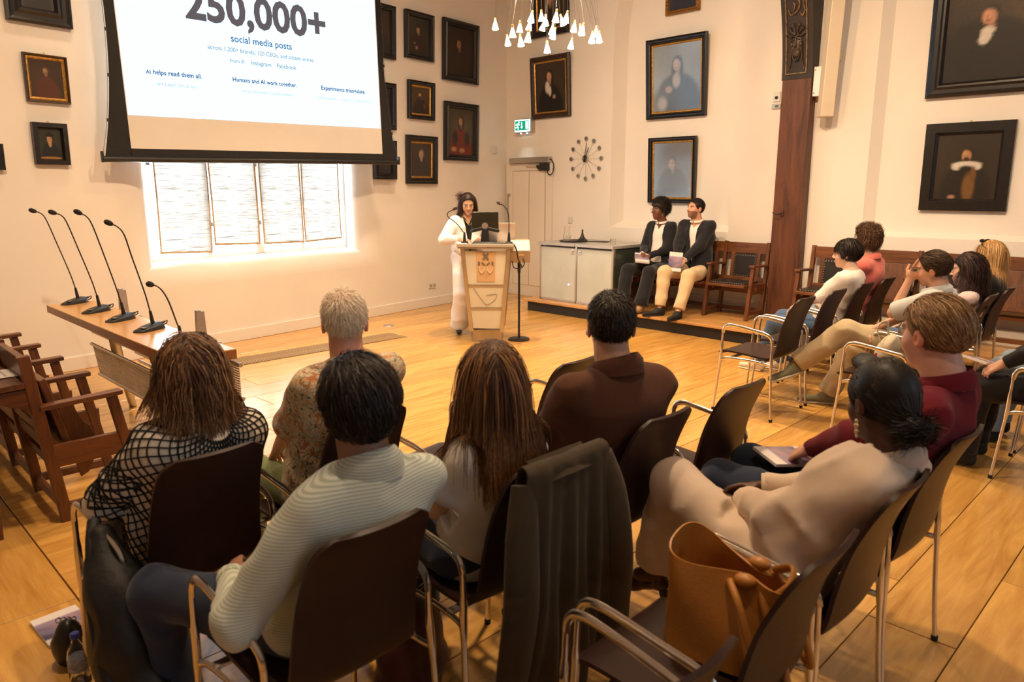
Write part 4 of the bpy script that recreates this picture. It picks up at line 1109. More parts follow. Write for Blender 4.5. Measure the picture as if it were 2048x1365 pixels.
for i in range(3):
    a = [pt(-.86, -1, lv[i] + .012), pt(.86, -1, lv[i] + .012), pt(.86, -1, lv[i + 1] - .012), pt(-.86, -1, lv[i + 1] - .012)]
    pan = MB().prism(a, (0, .012, 0)).build('glass_panel', FROST, t)
    if i == 1:
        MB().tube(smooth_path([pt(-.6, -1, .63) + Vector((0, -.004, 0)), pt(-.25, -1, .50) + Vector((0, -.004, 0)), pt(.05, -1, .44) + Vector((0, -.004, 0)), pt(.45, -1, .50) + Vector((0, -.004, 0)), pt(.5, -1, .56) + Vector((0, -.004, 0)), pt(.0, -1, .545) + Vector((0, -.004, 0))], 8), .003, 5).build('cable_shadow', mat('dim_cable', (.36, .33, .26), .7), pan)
for z in (.40, .66):
    MB().bar(pt(-.9, -1, z), pt(.9, -1, z), .022, .022).build('cross_bar', PODM, t, bevel=.003)
MB().prism([(-.305, -.12, 1.07), (.305, -.12, 1.07), (.305, .46, 1.07), (-.305, .46, 1.07)], (0, 0, .02)).build('top_plate', PODM, t, bevel=.003)
MB().prism([(-.315, -.13, 1.088), (.315, -.13, 1.088), (.315, .47, 1.088), (-.315, .47, 1.088)], (0, 0, .035)).build('desk_top', mat('podium_top', (.55, .50, .44), .3, .4, vary=.04), t, bevel=.004)
em = MB().prism([pt(-.42, -1, .70) + Vector((0, -.006, 0)), pt(.42, -1, .70) + Vector((0, -.006, 0)), pt(.40, -1, 1.03) + Vector((0, -.006, 0)), pt(-.40, -1, 1.03) + Vector((0, -.006, 0))], (0, .004, 0)).build('emblem_plate', mat('tan_plate', (.58, .38, .21), .5, vary=.03), t)
EMK = mat('emblem_grey', (.20, .18, .15), .35, .3); EMW = mat('emblem_pale', (.66, .50, .34), .4)
def ep(x, z): return Vector((x, -.075 * ((z - .13) / .95) - .010, z))
for a, b in (((-.03, .945), (.03, 1.015)), ((.03, .945), (-.03, 1.015))):
    MB().bar(ep(*a), ep(*b), .022, .004, up=(0, 1, 0)).build('emblem_cross', EMK, em)
for sx in (-1, 1):
    MB().bx(sx * .075 - .012, sx * .075 + .012, ep(0, .90).y - .002, ep(0, .90).y + .002, .885, .925).build('emblem_bar', EMK, em)
    MB().bar(ep(sx * .045, .915), ep(sx * .008, .885), .016, .004, up=(0, 1, 0)).build('emblem_bar', EMK, em)
    MB().tube(smooth_path([ep(sx * .075, .875), ep(sx * .072, .83), ep(sx * .045, .80), ep(sx * .02, .83), ep(sx * .012, .87)], 6), .010, 6).build('emblem_curve', EMW, em)
    MB().tube(smooth_path([ep(sx * .012, .87), ep(sx * .006, .80), ep(sx * .012, .76)], 4), .006, 6).build('emblem_curve', EMW, em)
# things on the lectern (lectern-local positions turned to world)
LM = Matrix.Translation((5.545, 5.95, 0)) @ Matrix.Rotation(R(-48), 4, 'Z')
def lp(x, y, z): return LM @ Vector((x, y, z))
t = thing('monitor', 'black monitor seen from behind on a stand on the lectern', 'monitor', lp(-.02, .10, 1.123), R(-46))
MB().bx(-.13, .13, -.09, .09, 0, .012).build('stand_base', BLACKPL, t, bevel=.004)
MB().bar((0, 0, .01), (0, .0, .20), .10, .05, up=(0, 1, 0), w2=.06).build('stand', BLACKPL, t, bevel=.006)
MB().box((0, .03, .235), (.30, .022, .205), Matrix.Rotation(R(-6), 3, 'X')).build('display', mat('dark_screen_back', (.022, .017, .010), .22, vary=.1), t, bevel=.006)
MB().lathe([(0, 0), (.035, 0), (.035, .03), (0, .03)], 16, (0, 0, .185), Matrix.Rotation(R(90), 3, 'X')).build('joint', STEEL, t, smooth=40)
for s in (-1, 1):
    MB().bar((0, 0, .16), (s * .14, .0, .13), .03, .04).build('bracket_arm', BLACKPL, t, bevel=.008)
    MB().ball((s * .14, -.005, .13), .022, 8, 6).build('clamp', BLACKPL, t)
t = thing('laptop', 'silver laptop open on the lectern behind the monitor', 'laptop', lp(.15, .22, 1.123), R(-44))
SIL = mat('silver_case', (.62, .55, .50), .32, .7, vary=.02)
MB().bx(-.16, .16, -.02, .2, 0, .014).build('keyboard_half', SIL, t, bevel=.004)
MB().box((0, -.045, .11), (.32, .008, .215), Matrix.Rotation(R(14), 3, 'X')).build('screen_half', SIL, t, bevel=.003)
for (lab, x, pts) in (('lectern microphone bent left in front of the speaker', -.235, [(-.01, 0, .12), (-.09, .0, .22), (-.175, 0, .285), (-.18, 0, .33), (-.12, -.01, .365)]), ('lectern microphone at the right side of the lectern', .255, [(0, 0, .12), (.0, 0, .27), (-.02, 0, .36), (-.06, -.01, .41), (-.085, -.012, .425)])):
    t = thing('lectern_microphone', lab, 'microphone', lp(x, -.04, 1.123), R(-48), 'microphones on the lectern')
    MB().lathe([(0, 0), (.045, 0), (.04, .015), (.018, .025), (.014, .09), (.009, .12), (0, .12)], 14).build('base', BLACKPL, t, smooth=40)
    sp = smooth_path([(0, 0, .10)] + pts, 6)
    MB().tube(sp, .005, 6).build('stem', BLACKPL, t, smooth=60)
    d = (sp[-1] - sp[-3]).normalized()
    MB().lathe([(.004, -.01), (.014, .0), (.017, .03), (.012, .05), (0, .053)], 12, sp[-1], d.to_track_quat('Z', 'Y').to_matrix()).build('head', mat('mic_grille', (.03, .02, .02), .7, vary=.3, vscale=200), t, smooth=60)
    MB().lathe([(.0145, 0), (.0155, .004), (.0145, .008)], 12, sp[-1], d.to_track_quat('Z', 'Y').to_matrix()).build('light_ring', mat('red_ring', (.35, .05, .04), .4), t)
t = thing('lectern_cable', 'black cable running over the lectern edge to the speaker', 'cable', lp(.0, .0, 1.125))
MB().tube(smooth_path([lp(-.15, -.10, 1.128), lp(.05, -.09, 1.128), lp(.2, -.11, 1.13), lp(.30, -.12, 1.125), lp(.34, -.10, 1.06), lp(.36, -.06, .95), lp(.40, -.02, .86)], 6), .008, 6).build('cord', BLACKPL, t, smooth=60, world=True)
t = thing('lectern_papers', 'small stack of white papers at the left of the lectern', 'paper', lp(-.27, .02, 1.123), R(-52))
for k in range(3):
    MB().bx(-.07 + .004 * k, .07, -.105, .105 - .006 * k, .002 * k, .002 * k + .0018).build('sheet', PAPER, t)

# ================================================================== MONITOR SPEAKER ON STAND
t = thing('stand_loudspeaker', 'grey wedge loudspeaker on a black round based stand beside the lectern', 'speaker', (5.914, 5.80, 0), R(-40))
MB().lathe([(0, 0), (.125, 0), (.125, .012), (.11, .022), (.03, .026), (0, .026)], 28).build('stand_base', BLACKPL, t, smooth=35)
MB().tube([(0, 0, .02), (0, 0, .93)], .0125, 10).build('pole', BLACKPL, t, smooth=60)
MB().tube([(0, 0, .78), (0, 0, .93)], .018, 10).build('pole_collar', BLACKPL, t, smooth=60)
pr = [(-.075, .89), (.085, .89), (.13, 1.04), (.06, 1.17), (-.08, 1.17)]
SPKG = mat('speaker_tan', (.40, .30, .20), .5, vary=.05)
sp_ = MB().prism([(-.115, y, z) for y, z in [(-.09, .90), (.10, .90), (.13, 1.15), (-.06, 1.15), (-.145, 1.03)]], (.23, 0, 0)).build('cabinet', SPKG, t, bevel=.006)
MB().prism([(-.105, -.143, 1.035), (.105, -.143, 1.035), (.105, -.066, 1.143), (-.105, -.066, 1.143)], (0, -.006, .004)).build('grille', mat('speaker_grille', (.70, .66, .58), .6, vary=.03, vscale=100), sp_)
MB().bx(-.02, .04, -.13, -.115, .985, .993).build('label_strip', mat('amber_label', (.75, .55, .22), .4), sp_)
MB().tube(smooth_path([(.03, -.12, .95), (.045, -.14, .90), (.02, -.08, .84), (-.06, -.06, .84), (-.09, -.10, .92)], 6), .006, 6).build('cable', BLACKPL, t, smooth=60)

# ================================================================== GLASS CABINET ON THE PLATFORM
t = thing('glass_cabinet', 'low metal framed cabinet with two frosted glass doors on the platform', 'cabinet', (8.05, 6.4, .17))
CABG = mat('frosted_door_glass', (.50, .52, .46), .32, vary=.05, vscale=4)
MB().bx(7.66, 8.45, 5.79, 7.04, .19, .93).build('body', mat('cabinet_inner', (.10, .10, .085), .5, vary=.1), t, world=True)
for (a, b) in ((6.42, 7.05), (5.785, 6.385)):
    dr = MB().bx(7.635, 7.655, a, b, .20, .92).build('door', CABG, t, bevel=.003, world=True)
    lk = (a + .05) if a > 6 else (b - .05)
    hp = MB().bx(7.625, 7.636, lk - .028, lk + .028, .845, .905).build('lock_plate', CHROME, dr, bevel=.002, world=True)
    MB().bx(7.620, 7.627, lk - .02, lk + .006, .872, .880).build('key', BLACKPL, dr, world=True)
for y in (7.06, 6.403, 5.785):
    MB().bx(7.63, 7.67, y - .015, y + .015, .17, .945).build('frame_post', PODM, t, bevel=.003, world=True)
MB().bx(8.42, 8.46, 5.77, 5.80, .17, .945).build('frame_post', PODM, t, bevel=.003, world=True)
MB().bx(7.63, 8.46, 5.775, 7.07, .172, .20).build('plinth', STEEL, t, bevel=.003, world=True)
MB().bx(7.66, 8.43, 5.775, 5.785, .2, .93).build('side_glass', mat('dark_green_glass', (.05, .06, .045), .12, vary=.1), t, world=True)
for (a, b) in ((6.41, 7.075), (5.765, 6.40)):
    MB().bx(7.60, 8.47, a, b, .945, .985).build('top_panel', mat('grey_stone_top', (.40, .39, .37), .25, .2, vary=.05), t, bevel=.003, world=True)
for (y, z, c, s_, r_) in ((6.53, .42, (.15, .2, 1.0), 9, .012), (6.63, .63, (1, .08, .04), 4, .006)):
    MB().ball((7.633, y, z), (.004, r_, r_), 10, 8).build('indicator_light', emit('indicator', c, s_), t, world=True)
# on it: tray with carafe, black star-shaped phone, glass
GLS = glass('clear_glass', (.97, .97, .95))
t = thing('serving_tray', 'black round tray on the glass cabinet', 'tray', (7.95, 6.72, .985))
MB().lathe([(0, 0), (.19, 0), (.205, .018), (.2, .018), (.187, .006), (0, .006)], 32).build('dish', BLACKPL, t, smooth=40)
t = thing('water_carafe', 'clear glass carafe half full of water on the black tray', 'carafe', (7.90, 6.80, .992))
MB().lathe([(0, 0), (.055, 0), (.056, .06), (.045, .11), (.032, .15), (.038, .19), (.046, .205), (.043, .205), (.035, .188), (.029, .15), (.042, .11), (.052, .06), (.052, .004), (0, .004)], 24).build('bottle', GLS, t, smooth=60)
MB().lathe([(0, .006), (.0505, .006), (.0505, .062), (0, .062)], 24).build('water', glass('water', (.9, .93, .95), ior=1.33), t, smooth=40)
t = thing('conference_phone', 'black fin shaped object standing on the cabinet tray', 'object', (8.02, 6.62, .992), R(-50))
MB().lathe([(0, 0), (.10, 0), (.07, .02), (.035, .05), (.018, .09), (.010, .13), (.014, .16), (0, .165)], 20).build('cone', BLACKPL, t, smooth=50)
t = thing('water_glass', 'small clear tumbler near the front edge of the cabinet', 'glass', (7.80, 5.92, .986))
MB().lathe([(0, 0), (.034, 0), (.038, .085), (.036, .085), (.031, .008), (0, .008)], 20).build('tumbler', GLS, t, smooth=50)
t = thing('black_tablet', 'flat dark device lying at the back of the cabinet', 'device', (8.15, 6.42, .986), R(20))
MB().bx(-.05, .05, -.14, .14, 0, .012).build('case', BLACKPL, t, bevel=.003)

# ================================================================== PEOPLE: smooth solids from distance fields
def cap_(a, b, ra, rb=None, k=None, flat=None): return ('cap', np.array(a, np.float32), np.array(b, np.float32), ra, ra if rb is None else rb, k, flat)
def ell_(c, r, M=None, k=None, sub=False): return ('sub' if sub else 'ell', np.array(c, np.float32), np.array(r, np.float32), None if M is None else np.array(M, np.float32), k, None)

def _bounds(p, pad):
    if p[0] == 'cap':
        r = max(p[3], p[4]) + pad
        return np.minimum(p[1], p[2]) - r, np.maximum(p[1], p[2]) + r
    r = p[2].max() + pad
    return p[1] - r, p[1] + r

def sdf_mesh(prims, vox, k=0.02, disp=None, cut=None):
    pad = 2.5 * vox
    los, his = zip(*[_bounds(p, pad) for p in prims if p[0] != 'sub'])
    lo = np.min(los, 0); hi = np.max(his, 0)
    dim = np.ceil((hi - lo) / vox).astype(int) + 2
    F = np.full(dim, 0.3, np.float32)
    ax = [lo[i] + vox * np.arange(dim[i], dtype=np.float32) for i in range(3)]
    for p in prims:
        kk = k if p[4 if p[0] != 'cap' else 5] is None else p[4 if p[0] != 'cap' else 5]
        a, b = _bounds(p, pad + kk * 1.2)
        i0 = np.maximum(0, np.floor((a - lo) / vox).astype(int)); i1 = np.minimum(dim, np.ceil((b - lo) / vox).astype(int) + 1)
        if np.any(i1 <= i0): continue
        X = ax[0][i0[0]:i1[0], None, None]; Y = ax[1][None, i0[1]:i1[1], None]; Z = ax[2][None, None, i0[2]:i1[2]]
        if p[0] == 'cap':
            A, B, ra, rb = p[1], p[2], p[3], p[4]
            px, py, pz = X - A[0], Y - A[1], Z - A[2]
            bx, by, bz = B - A
            if p[6] is not None:      # (axis, factor): squash the section along an axis
                n_, s_ = p[6]; n_ = np.array(n_, np.float32) / np.linalg.norm(n_); f = 1 / s_ - 1
                dt = (px * n_[0] + py * n_[1] + pz * n_[2]) * f
                px, py, pz = px + dt * n_[0], py + dt * n_[1], pz + dt * n_[2]
                db = (bx * n_[0] + by * n_[1] + bz * n_[2]) * f
                bx, by, bz = bx + db * n_[0], by + db * n_[1], bz + db * n_[2]
            bb = bx * bx + by * by + bz * bz + 1e-9
            h = np.clip((px * bx + py * by + pz * bz) / bb, 0, 1)
            d = np.sqrt((px - bx * h) ** 2 + (py - by * h) ** 2 + (pz - bz * h) ** 2) - (ra + (rb - ra) * h)
            if p[6] is not None: d = d * (p[6][1] ** .5)
        else:
            px, py, pz = X - p[1][0], Y - p[1][1], Z - p[1][2]
            if p[3] is not None:
                M = p[3]; px, py, pz = (M[0, 0] * px + M[1, 0] * py + M[2, 0] * pz, M[0, 1] * px + M[1, 1] * py + M[2, 1] * pz, M[0, 2] * px + M[1, 2] * py + M[2, 2] * pz)
            r = p[2]
            k0 = np.sqrt((px / r[0]) ** 2 + (py / r[1]) ** 2 + (pz / r[2]) ** 2)
            k1 = np.sqrt((px / r[0] ** 2) ** 2 + (py / r[1] ** 2) ** 2 + (pz / r[2] ** 2) ** 2) + 1e-6
            d = k0 * (k0 - 1) / k1
        S = F[i0[0]:i1[0], i0[1]:i1[1], i0[2]:i1[2]]
        if p[0] == 'sub':
            h = np.clip(.5 - .5 * (S + d) / kk, 0, 1); S[...] = S * (1 - h) - d * h + kk * h * (1 - h)
        else:
            h = np.clip(.5 + .5 * (d - S) / kk, 0, 1); S[...] = d * (1 - h) + S * h - kk * h * (1 - h)
    if disp is not None or cut is not None:
        near = np.abs(F) < .06
        I = np.nonzero(near)
        P_ = np.stack([ax[j][I[j]] for j in range(3)], 1)
        if disp is not None: F[I] += disp(P_).astype(np.float32)
        if cut is not None: F[I] = np.maximum(F[I], cut(P_).astype(np.float32))
    return surface_nets(F, lo, vox)

def surface_nets(F, lo, vox):
    s = F < 0
    c = np.zeros(np.array(F.shape) - 1, np.int8)
    for i in (0, 1):
        for j in (0, 1):
            for l in (0, 1):
                c += s[i:s.shape[0] - 1 + i, j:s.shape[1] - 1 + j, l:s.shape[2] - 1 + l]
    act = (c > 0) & (c < 8)
    I = np.argwhere(act); n = len(I)
    idx = np.full(act.shape, -1, np.int32); idx[act] = np.arange(n)
    corner = {}
    for i in (0, 1):
        for j in (0, 1):
            for l in (0, 1):
                corner[(i, j, l)] = F[I[:, 0] + i, I[:, 1] + j, I[:, 2] + l]
    acc = np.zeros((n, 3), np.float32); cnt = np.zeros(n, np.float32)
    for axn in range(3):
        for a in (0, 1):
            for b in (0, 1):
                p0 = [0, 0, 0]; oth = [x for x in range(3) if x != axn]
                p0[oth[0]] = a; p0[oth[1]] = b; p1 = list(p0); p1[axn] = 1
                f0, f1 = corner[tuple(p0)], corner[tuple(p1)]
                m = (f0 < 0) != (f1 < 0)
                t = np.where(m, f0 / np.where(m, f0 - f1, 1), 0)
                q = np.zeros((n, 3), np.float32); q[:, oth[0]] = a; q[:, oth[1]] = b; q[:, axn] = t
                acc += q * m[:, None]; cnt += m
    V = (I + acc / np.maximum(cnt, 1)[:, None]) * vox + lo
    quads = []
    for axn in range(3):
        oth = [x for x in range(3) if x != axn]
        sl0 = [slice(None)] * 3; sl1 = [slice(None)] * 3
        sl0[axn] = slice(0, -1); sl1[axn] = slice(1, None)
        for o in oth:
            sl0[o] = slice(1, -1); sl1[o] = slice(1, -1)
        a = s[tuple(sl0)]; b = s[tuple(sl1)]
        E_ = np.argwhere(a != b)
        if not len(E_): continue
        flip = a[tuple(E_.T)]
        base = E_.copy()
        for o in oth: base[:, o] += 1
        def cell(d0, d1):
            q = base.copy(); q[:, oth[0]] -= d0; q[:, oth[1]] -= d1
            return idx[q[:, 0], q[:, 1], q[:, 2]]
        Q = np.stack([cell(1, 1), cell(0, 1), cell(0, 0), cell(1, 0)], 1)
        if axn == 1: flip = ~flip
        Q[~flip] = Q[~flip][:, ::-1]
        quads.append(Q)
    return V, np.concatenate(quads)

def np_mesh(name, V, Q, color=None, smooth=True):
    me = bpy.data.meshes.new(name)
    n, m = len(V), len(Q); w = Q.shape[1]
    me.vertices.add(n); me.vertices.foreach_set('co', np.ascontiguousarray(V, np.float32).ravel())
    me.loops.add(m * w); me.loops.foreach_set('vertex_index', np.ascontiguousarray(Q, np.int32).ravel())
    me.polygons.add(m); me.polygons.foreach_set('loop_start', np.arange(0, m * w, w, dtype=np.int32))
    me.update(calc_edges=True); me.validate()
    if smooth: me.shade_smooth()
    if color is not None:
        at = me.color_attributes.new('paint', 'FLOAT_COLOR', 'POINT')
        c = np.ones((n, 4), np.float32); c[:, :3] = color
        at.data.foreach_set('color', c.ravel())
    return me

def relax(V, Q, it=2, f=.5):
    n = len(V)
    e = np.concatenate([Q[:, [0, 1]], Q[:, [1, 2]], Q[:, [2, 3]], Q[:, [3, 0]]])
    for _ in range(it):
        acc = np.zeros_like(V); cnt = np.zeros(n)
        for a, b in ((0, 1), (1, 0)):
            for j in range(3): acc[:, j] += np.bincount(e[:, a], V[e[:, b], j], n)
            cnt += np.bincount(e[:, a], minlength=n)
        V = V * (1 - f) + f * acc / np.maximum(cnt, 1)[:, None]
    return V.astype(np.float32)

def blob(name, prims, vox, matl, parent, k=.02, disp=None, color=None, relax_it=1, cut=None):
    V, Q = sdf_mesh(prims, vox, k, disp, cut)
    if relax_it: V = relax(V, Q, relax_it)
    me = np_mesh(name, V, Q, color(V) if callable(color) else color)
    return link_mesh(name, me, matl, parent)

def vnoise(P_, f, seed=0.0):
    # cheap smooth pseudo-noise in -1..1
    x, y, z = P_[:, 0] * f + seed, P_[:, 1] * f + seed * 1.7, P_[:, 2] * f - seed
    return (np.sin(x + 1.3 * np.sin(y * .9 + seed)) + np.sin(y * 1.1 + 1.1 * np.sin(z * .8)) + np.sin(z * 1.2 + 1.2 * np.sin(x * .7 + 2))) / 3

def folds(amp, f=16.0, seed=0.0):
    def fn(P_):
        a = vnoise(P_, f, seed); b = vnoise(P_, f * 2.3, seed + 3)
        return -amp * (1 - np.abs(a)) ** 3 * 1.3 + amp * .4 * b
    return fn

def ik(a, c, l1, l2, pole):
    a = Vector(a); c = Vector(c); d = c - a; L = min(d.length, (l1 + l2) * .999); d.normalize()
    x = (l1 * l1 - l2 * l2 + L * L) / (2 * L); h = math.sqrt(max(0, l1 * l1 - x * x))
    pole = Vector(pole); pole = (pole - d * pole.dot(d)).normalized()
    return a + d * x + pole * h

def frame_from(d, n):
    d = Vector(d).normalized(); n = Vector(n); n = (n - d * n.dot(d)).normalized()
    return d, n, d.cross(n)

def hand_prims(wrist, d, n, side, curl=.5, s=1.0, spread=.0, thumb=.6):
    # d: finger direction, n: the way the palm faces, side: +1 if the thumb is on the d x n side
    d, n, w = frame_from(d, n); w = w * side
    W = Vector(wrist); pr = []
    pr.append(cap_(W, W + d * .03 * s, .023 * s, .027 * s, .012, (n, .72)))
    pr.append(cap_(W + d * .030 * s + w * .012 * s, W + d * .078 * s + w * .020 * s, .021 * s, .019 * s, .012, (n, .62)))
    pr.append(cap_(W + d * .028 * s - w * .012 * s, W + d * .072 * s - w * .022 * s, .021 * s, .018 * s, .012, (n, .62)))
    for i, (off, L) in enumerate(((.031, .068), (.0105, .077), (-.0105, .071), (-.030, .055))):
        base = W + d * (.088 - abs(off - .01) * .22) * s + w * off * s
        ang = 0.0; p = base; dd = (d + w * (off * 3 * spread)).normalized()
        for j, fr in enumerate((.46, .31, .23)):
            ang += curl * (.75 + .12 * i) * (.7, 1.0, .8)[j]
            q = p + (dd * math.cos(ang) + n * math.sin(ang)) * (L * fr * s)
            pr.append(cap_(p, q, (.0092 - .0008 * j) * s, (.0085 - .0009 * j) * s, .004))
            p = q
    p = W + d * .022 * s + w * .026 * s
    t1 = (d * .55 + w * .75 * thumb + n * .35).normalized()
    q = p + t1 * .045 * s; t2 = (d * .85 + w * .3 * thumb + n * .45).normalized(); r = q + t2 * .034 * s
    pr += [cap_(p, q, .014 * s, .0115 * s, .008), cap_(q, r, .0105 * s, .0085 * s, .004)]
    return pr

def head_prims(C, M, s=1.0, fem=False, ears=True):
    C = np.array(C); M3 = np.array(M)
    T = lambda p: C + M3 @ (np.array(p) * s)
    def e(c, r, k=None, sub=False): return ell_(T(c), np.array(r) * s, M3, k, sub)
    def c(a, b, ra, rb, k=None): return cap_(T(a), T(b), ra * s, rb * s, k)
    jw = .93 if fem else 1.0
    pr = [e((0, -.012, .036), (.0755, .0965, .086)), e((0, .028, -.038), (.0600 * jw, .062, .078), .03), e((0, .062, -.094), (.024 * jw, .021, .020), .02),
          e((.034, .053, -.026), (.026, .026, .030), .02), e((-.034, .053, -.026), (.026, .026, .030), .02),
          c((-.034, .079, .024), (.034, .079, .024), .0115, .0115, .014),
          e((.031, .096, .006), (.0155, .013, .0105), .008, True), e((-.031, .096, .006), (.0155, .013, .0105), .008, True),
          e((.031, .0795, .005), (.013, .0125, .0115), .004), e((-.031, .0795, .005), (.013, .0125, .0115), .004),
          c((0, .086, .016), (0, .109, -.026), .0075, .0115, .010), e((.0115, .098, -.032), (.0085, .010, .007), .006), e((-.0115, .098, -.032), (.0085, .010, .007), .006),
          e((0, .088, -.0595), (.022, .0105, .0058), .006), e((0, .086, -.070), (.0185, .0105, .0065), .006)]
    if ears:
        for sd in (-1, 1):
            pr += [e((sd * .0775, -.012, -.004), (.0095, .020, .031), .008), e((sd * .086, -.008, -.006), (.006, .009, .016), .004, True)]
    pr += [c((0, -.018, -.055), (0, -.045, -.135), .054 * (.9 if fem else 1), .056 * (.9 if fem else 1), .03)]
    return pr

def skin_color(C, M, s, base, lips=(.42, .14, .11), brow=(.05, .03, .02), beard=None, eyes=True):
    Ci = np.array(C); Mi = np.array(M)
    base = np.array(base)
    def fn(V):
        L = ((V - Ci) @ Mi) / s
        col = np.tile(base, (len(V), 1)).astype(np.float32)
        x, y, z = L[:, 0], L[:, 1], L[:, 2]
        inh = (np.abs(x) < .1) & (np.abs(y) < .13) & (np.abs(z) < .14)
        def put(m, c, a=1.0):
            m = np.clip(m, 0, 1)[:, None] * a * inh[:, None]
            col[:] = col * (1 - m) + np.array(c)[None] * m
        ck = np.exp(-(((np.abs(x) - .04) / .018) ** 2 + ((z + .03) / .02) ** 2)) * (y > .03)
        put(ck, base * np.array([1.15, .8, .72]), .5)
        er = (np.abs(x) > .072) & (np.abs(z) < .04)
        put(er * 1.0, base * np.array([1.15, .72, .62]), .6)
        if beard is not None:
            b = np.clip((-.028 - z) / .012, 0, 1) * np.clip((y + .01) / .02, 0, 1) * np.clip((z + .13) / .01, 0, 1)
            b *= 1 - .9 * np.exp(-((x / .03) ** 2 + ((z + .028) / .012) ** 2))
            put(b, beard[0], beard[1])
        put(np.exp(-((x / .021) ** 4 + ((z + .065) / .0105) ** 4)) * (y > .075), lips, .85)
        bz = .026 - .10 * np.abs(np.abs(x) - .034)
        put(np.exp(-(((np.abs(x) - .034) / .02) ** 4 + ((z - bz) / .0055) ** 4)) * (y > .05), brow, .85)
        if eyes:
            put(np.exp(-(((np.abs(x) - .031) / .0125) ** 4 + ((z - .005) / .0062) ** 4)) * (y > .06), (.62, .58, .54), .9)
            put(np.exp(-(((np.abs(x) - .031) / .0062) ** 4 + ((z - .005) / .0066) ** 4)) * (y > .06), (.02, .012, .01), 1.0)
            put(np.exp(-(((np.abs(x) - .031) / .016) ** 4 + ((z - .0135) / .0035) ** 4)) * (y > .06), (.03, .02, .015), .8)
        return col
    return fn

SKINM = attr_mat('skin', .48, 'paint', .4, 0, .05, 500)
HAIRM = attr_mat('hair', .48, 'paint', .28)

# ---------------------------------------------------------------- hair strands
def strands(name, parent, C, M, s, roots, dirs, length, color, nseg=7, rad=.0014, grav=.0, curl=0.0, cfreq=60., lift=.0, seed=1, colliders=(), jitter=.25, cvar=.35, tint=None, hold=0.0, target=None, pull=.5, rmax=None):
    rng = np.random.default_rng(seed)
    C = np.array(C); M3 = np.array(M)
    n = len(roots)
    P0 = C + (roots * s) @ M3.T; D0 = dirs @ M3.T
    L = np.asarray(length) * s * (1 + rng.normal(0, .12, n))
    step = (L / nseg)[:, None]
    pts = [P0]; p = P0.copy(); d = D0 + rng.normal(0, jitter, (n, 3)); d /= np.linalg.norm(d, axis=1)[:, None]
    ph = rng.uniform(0, 6.28, n)
    SKC = C + M3 @ (np.array((0, -.012, .036)) * s); SR = np.array((.079, .100, .090)) * s
    rm = None if rmax is None else rmax[0] + (rmax[1] - rmax[0]) * rng.random(n) ** 1.5
    for i in range(nseg):
        g = grav * (1 - hold * max(0, 1 - i / 2.5))
        d = d + np.array([0, 0, -1.0]) * g + rng.normal(0, jitter * .3, (n, 3))
        if target is not None:
            tv = np.array(target)[None] - p; tv /= np.linalg.norm(tv, axis=1)[:, None] + 1e-6; d = d * (1 - pull) + tv * pull
        if curl:
            a = ph + i * cfreq / nseg
            d = d + curl * np.stack([np.cos(a), np.sin(a), np.sin(a * 1.3 + 1) * .6], 1)
        d /= np.linalg.norm(d, axis=1)[:, None]
        p = p + d * step
        q = (p - SKC) @ M3; r = np.sqrt(((q / (SR * (1 + lift))) ** 2).sum(1))
        ins = r < 1
        q[ins] = q[ins] / r[ins][:, None]
        if rmax is not None:
            out_ = r > rm; q[out_] = q[out_] / r[out_][:, None] * rm[out_][:, None]
        p = q @ M3.T + SKC
        for (cc, rr) in colliders:
            v = (p - np.array(cc)) / np.array(rr); r = np.linalg.norm(v, axis=1); ins = r < 1
            v[ins] /= r[ins][:, None]; p = v * np.array(rr) + np.array(cc)
        pts.append(p.copy())
    A = np.stack(pts, 1)                       # n, nseg+1, 3
    T_ = np.gradient(A, axis=1); T_ /= np.linalg.norm(T_, axis=2)[:, :, None] + 1e-9
    rad_ = A - SKC[None, None] + rng.normal(0, .035, (n, 1, 3)); B1 = np.cross(T_, rad_); B1 /= np.linalg.norm(B1, axis=2)[:, :, None] + 1e-9
    taper = np.linspace(1, .35, nseg + 1)[None, :, None] * rad * s * 1.15
    V = np.stack([A - taper * B1, A + taper * B1], 2).reshape(-1, 3)       # flat locks facing outward
    base = ((np.arange(n) * (nseg + 1) * 2)[:, None] + (np.arange(nseg) * 2)[None, :]).reshape(-1)
    Q = np.stack([base, base + 1, base + 3, base + 2], 1)
    cf = np.exp(rng.normal(0, cvar, n))[:, None] * np.array(color)[None]
    if tint is not None:
        w = (rng.random(n) < tint[1])[:, None]; cf = np.where(w, np.array(tint[0])[None] * np.exp(rng.normal(0, .2, n))[:, None], cf)
    col = np.repeat(np.clip(cf, 0, 1), (nseg + 1) * 2, 0)
    return link_mesh(name, np_mesh(name, V, Q, col), HAIRM, parent)

def scalp_roots(n, seed, mask=None, c=(0, -.014, .038), r=(.080, .101, .092)):
    rng = np.random.default_rng(seed)
    out = []; tot = 0
    while tot < n:
        v = rng.normal(0, 1, (n * 3, 3)); v /= np.linalg.norm(v, axis=1)[:, None]
        p = v * np.array(r) + np.array(c)
        m = default_mask(p) if mask is None else mask(p)
        out.append(np.concatenate([p[m], v[m]], 1)); tot += m.sum()
    a = np.concatenate(out)[:n]
    return a[:, :3], a[:, 3:]

def default_mask(p):
    # hairline: crown and back; clear of the face, ears and nape
    x, y, z = p[:, 0], p[:, 1], p[:, 2]
    line = np.where(y > .0, .055 + .12 * (y - .06), -.035 + .25 * np.clip(y + .02, -.2, .2))
    line = np.where(y > .05, .075, line)
    line = np.where(y < -.05, -.055, line)
    return z > line

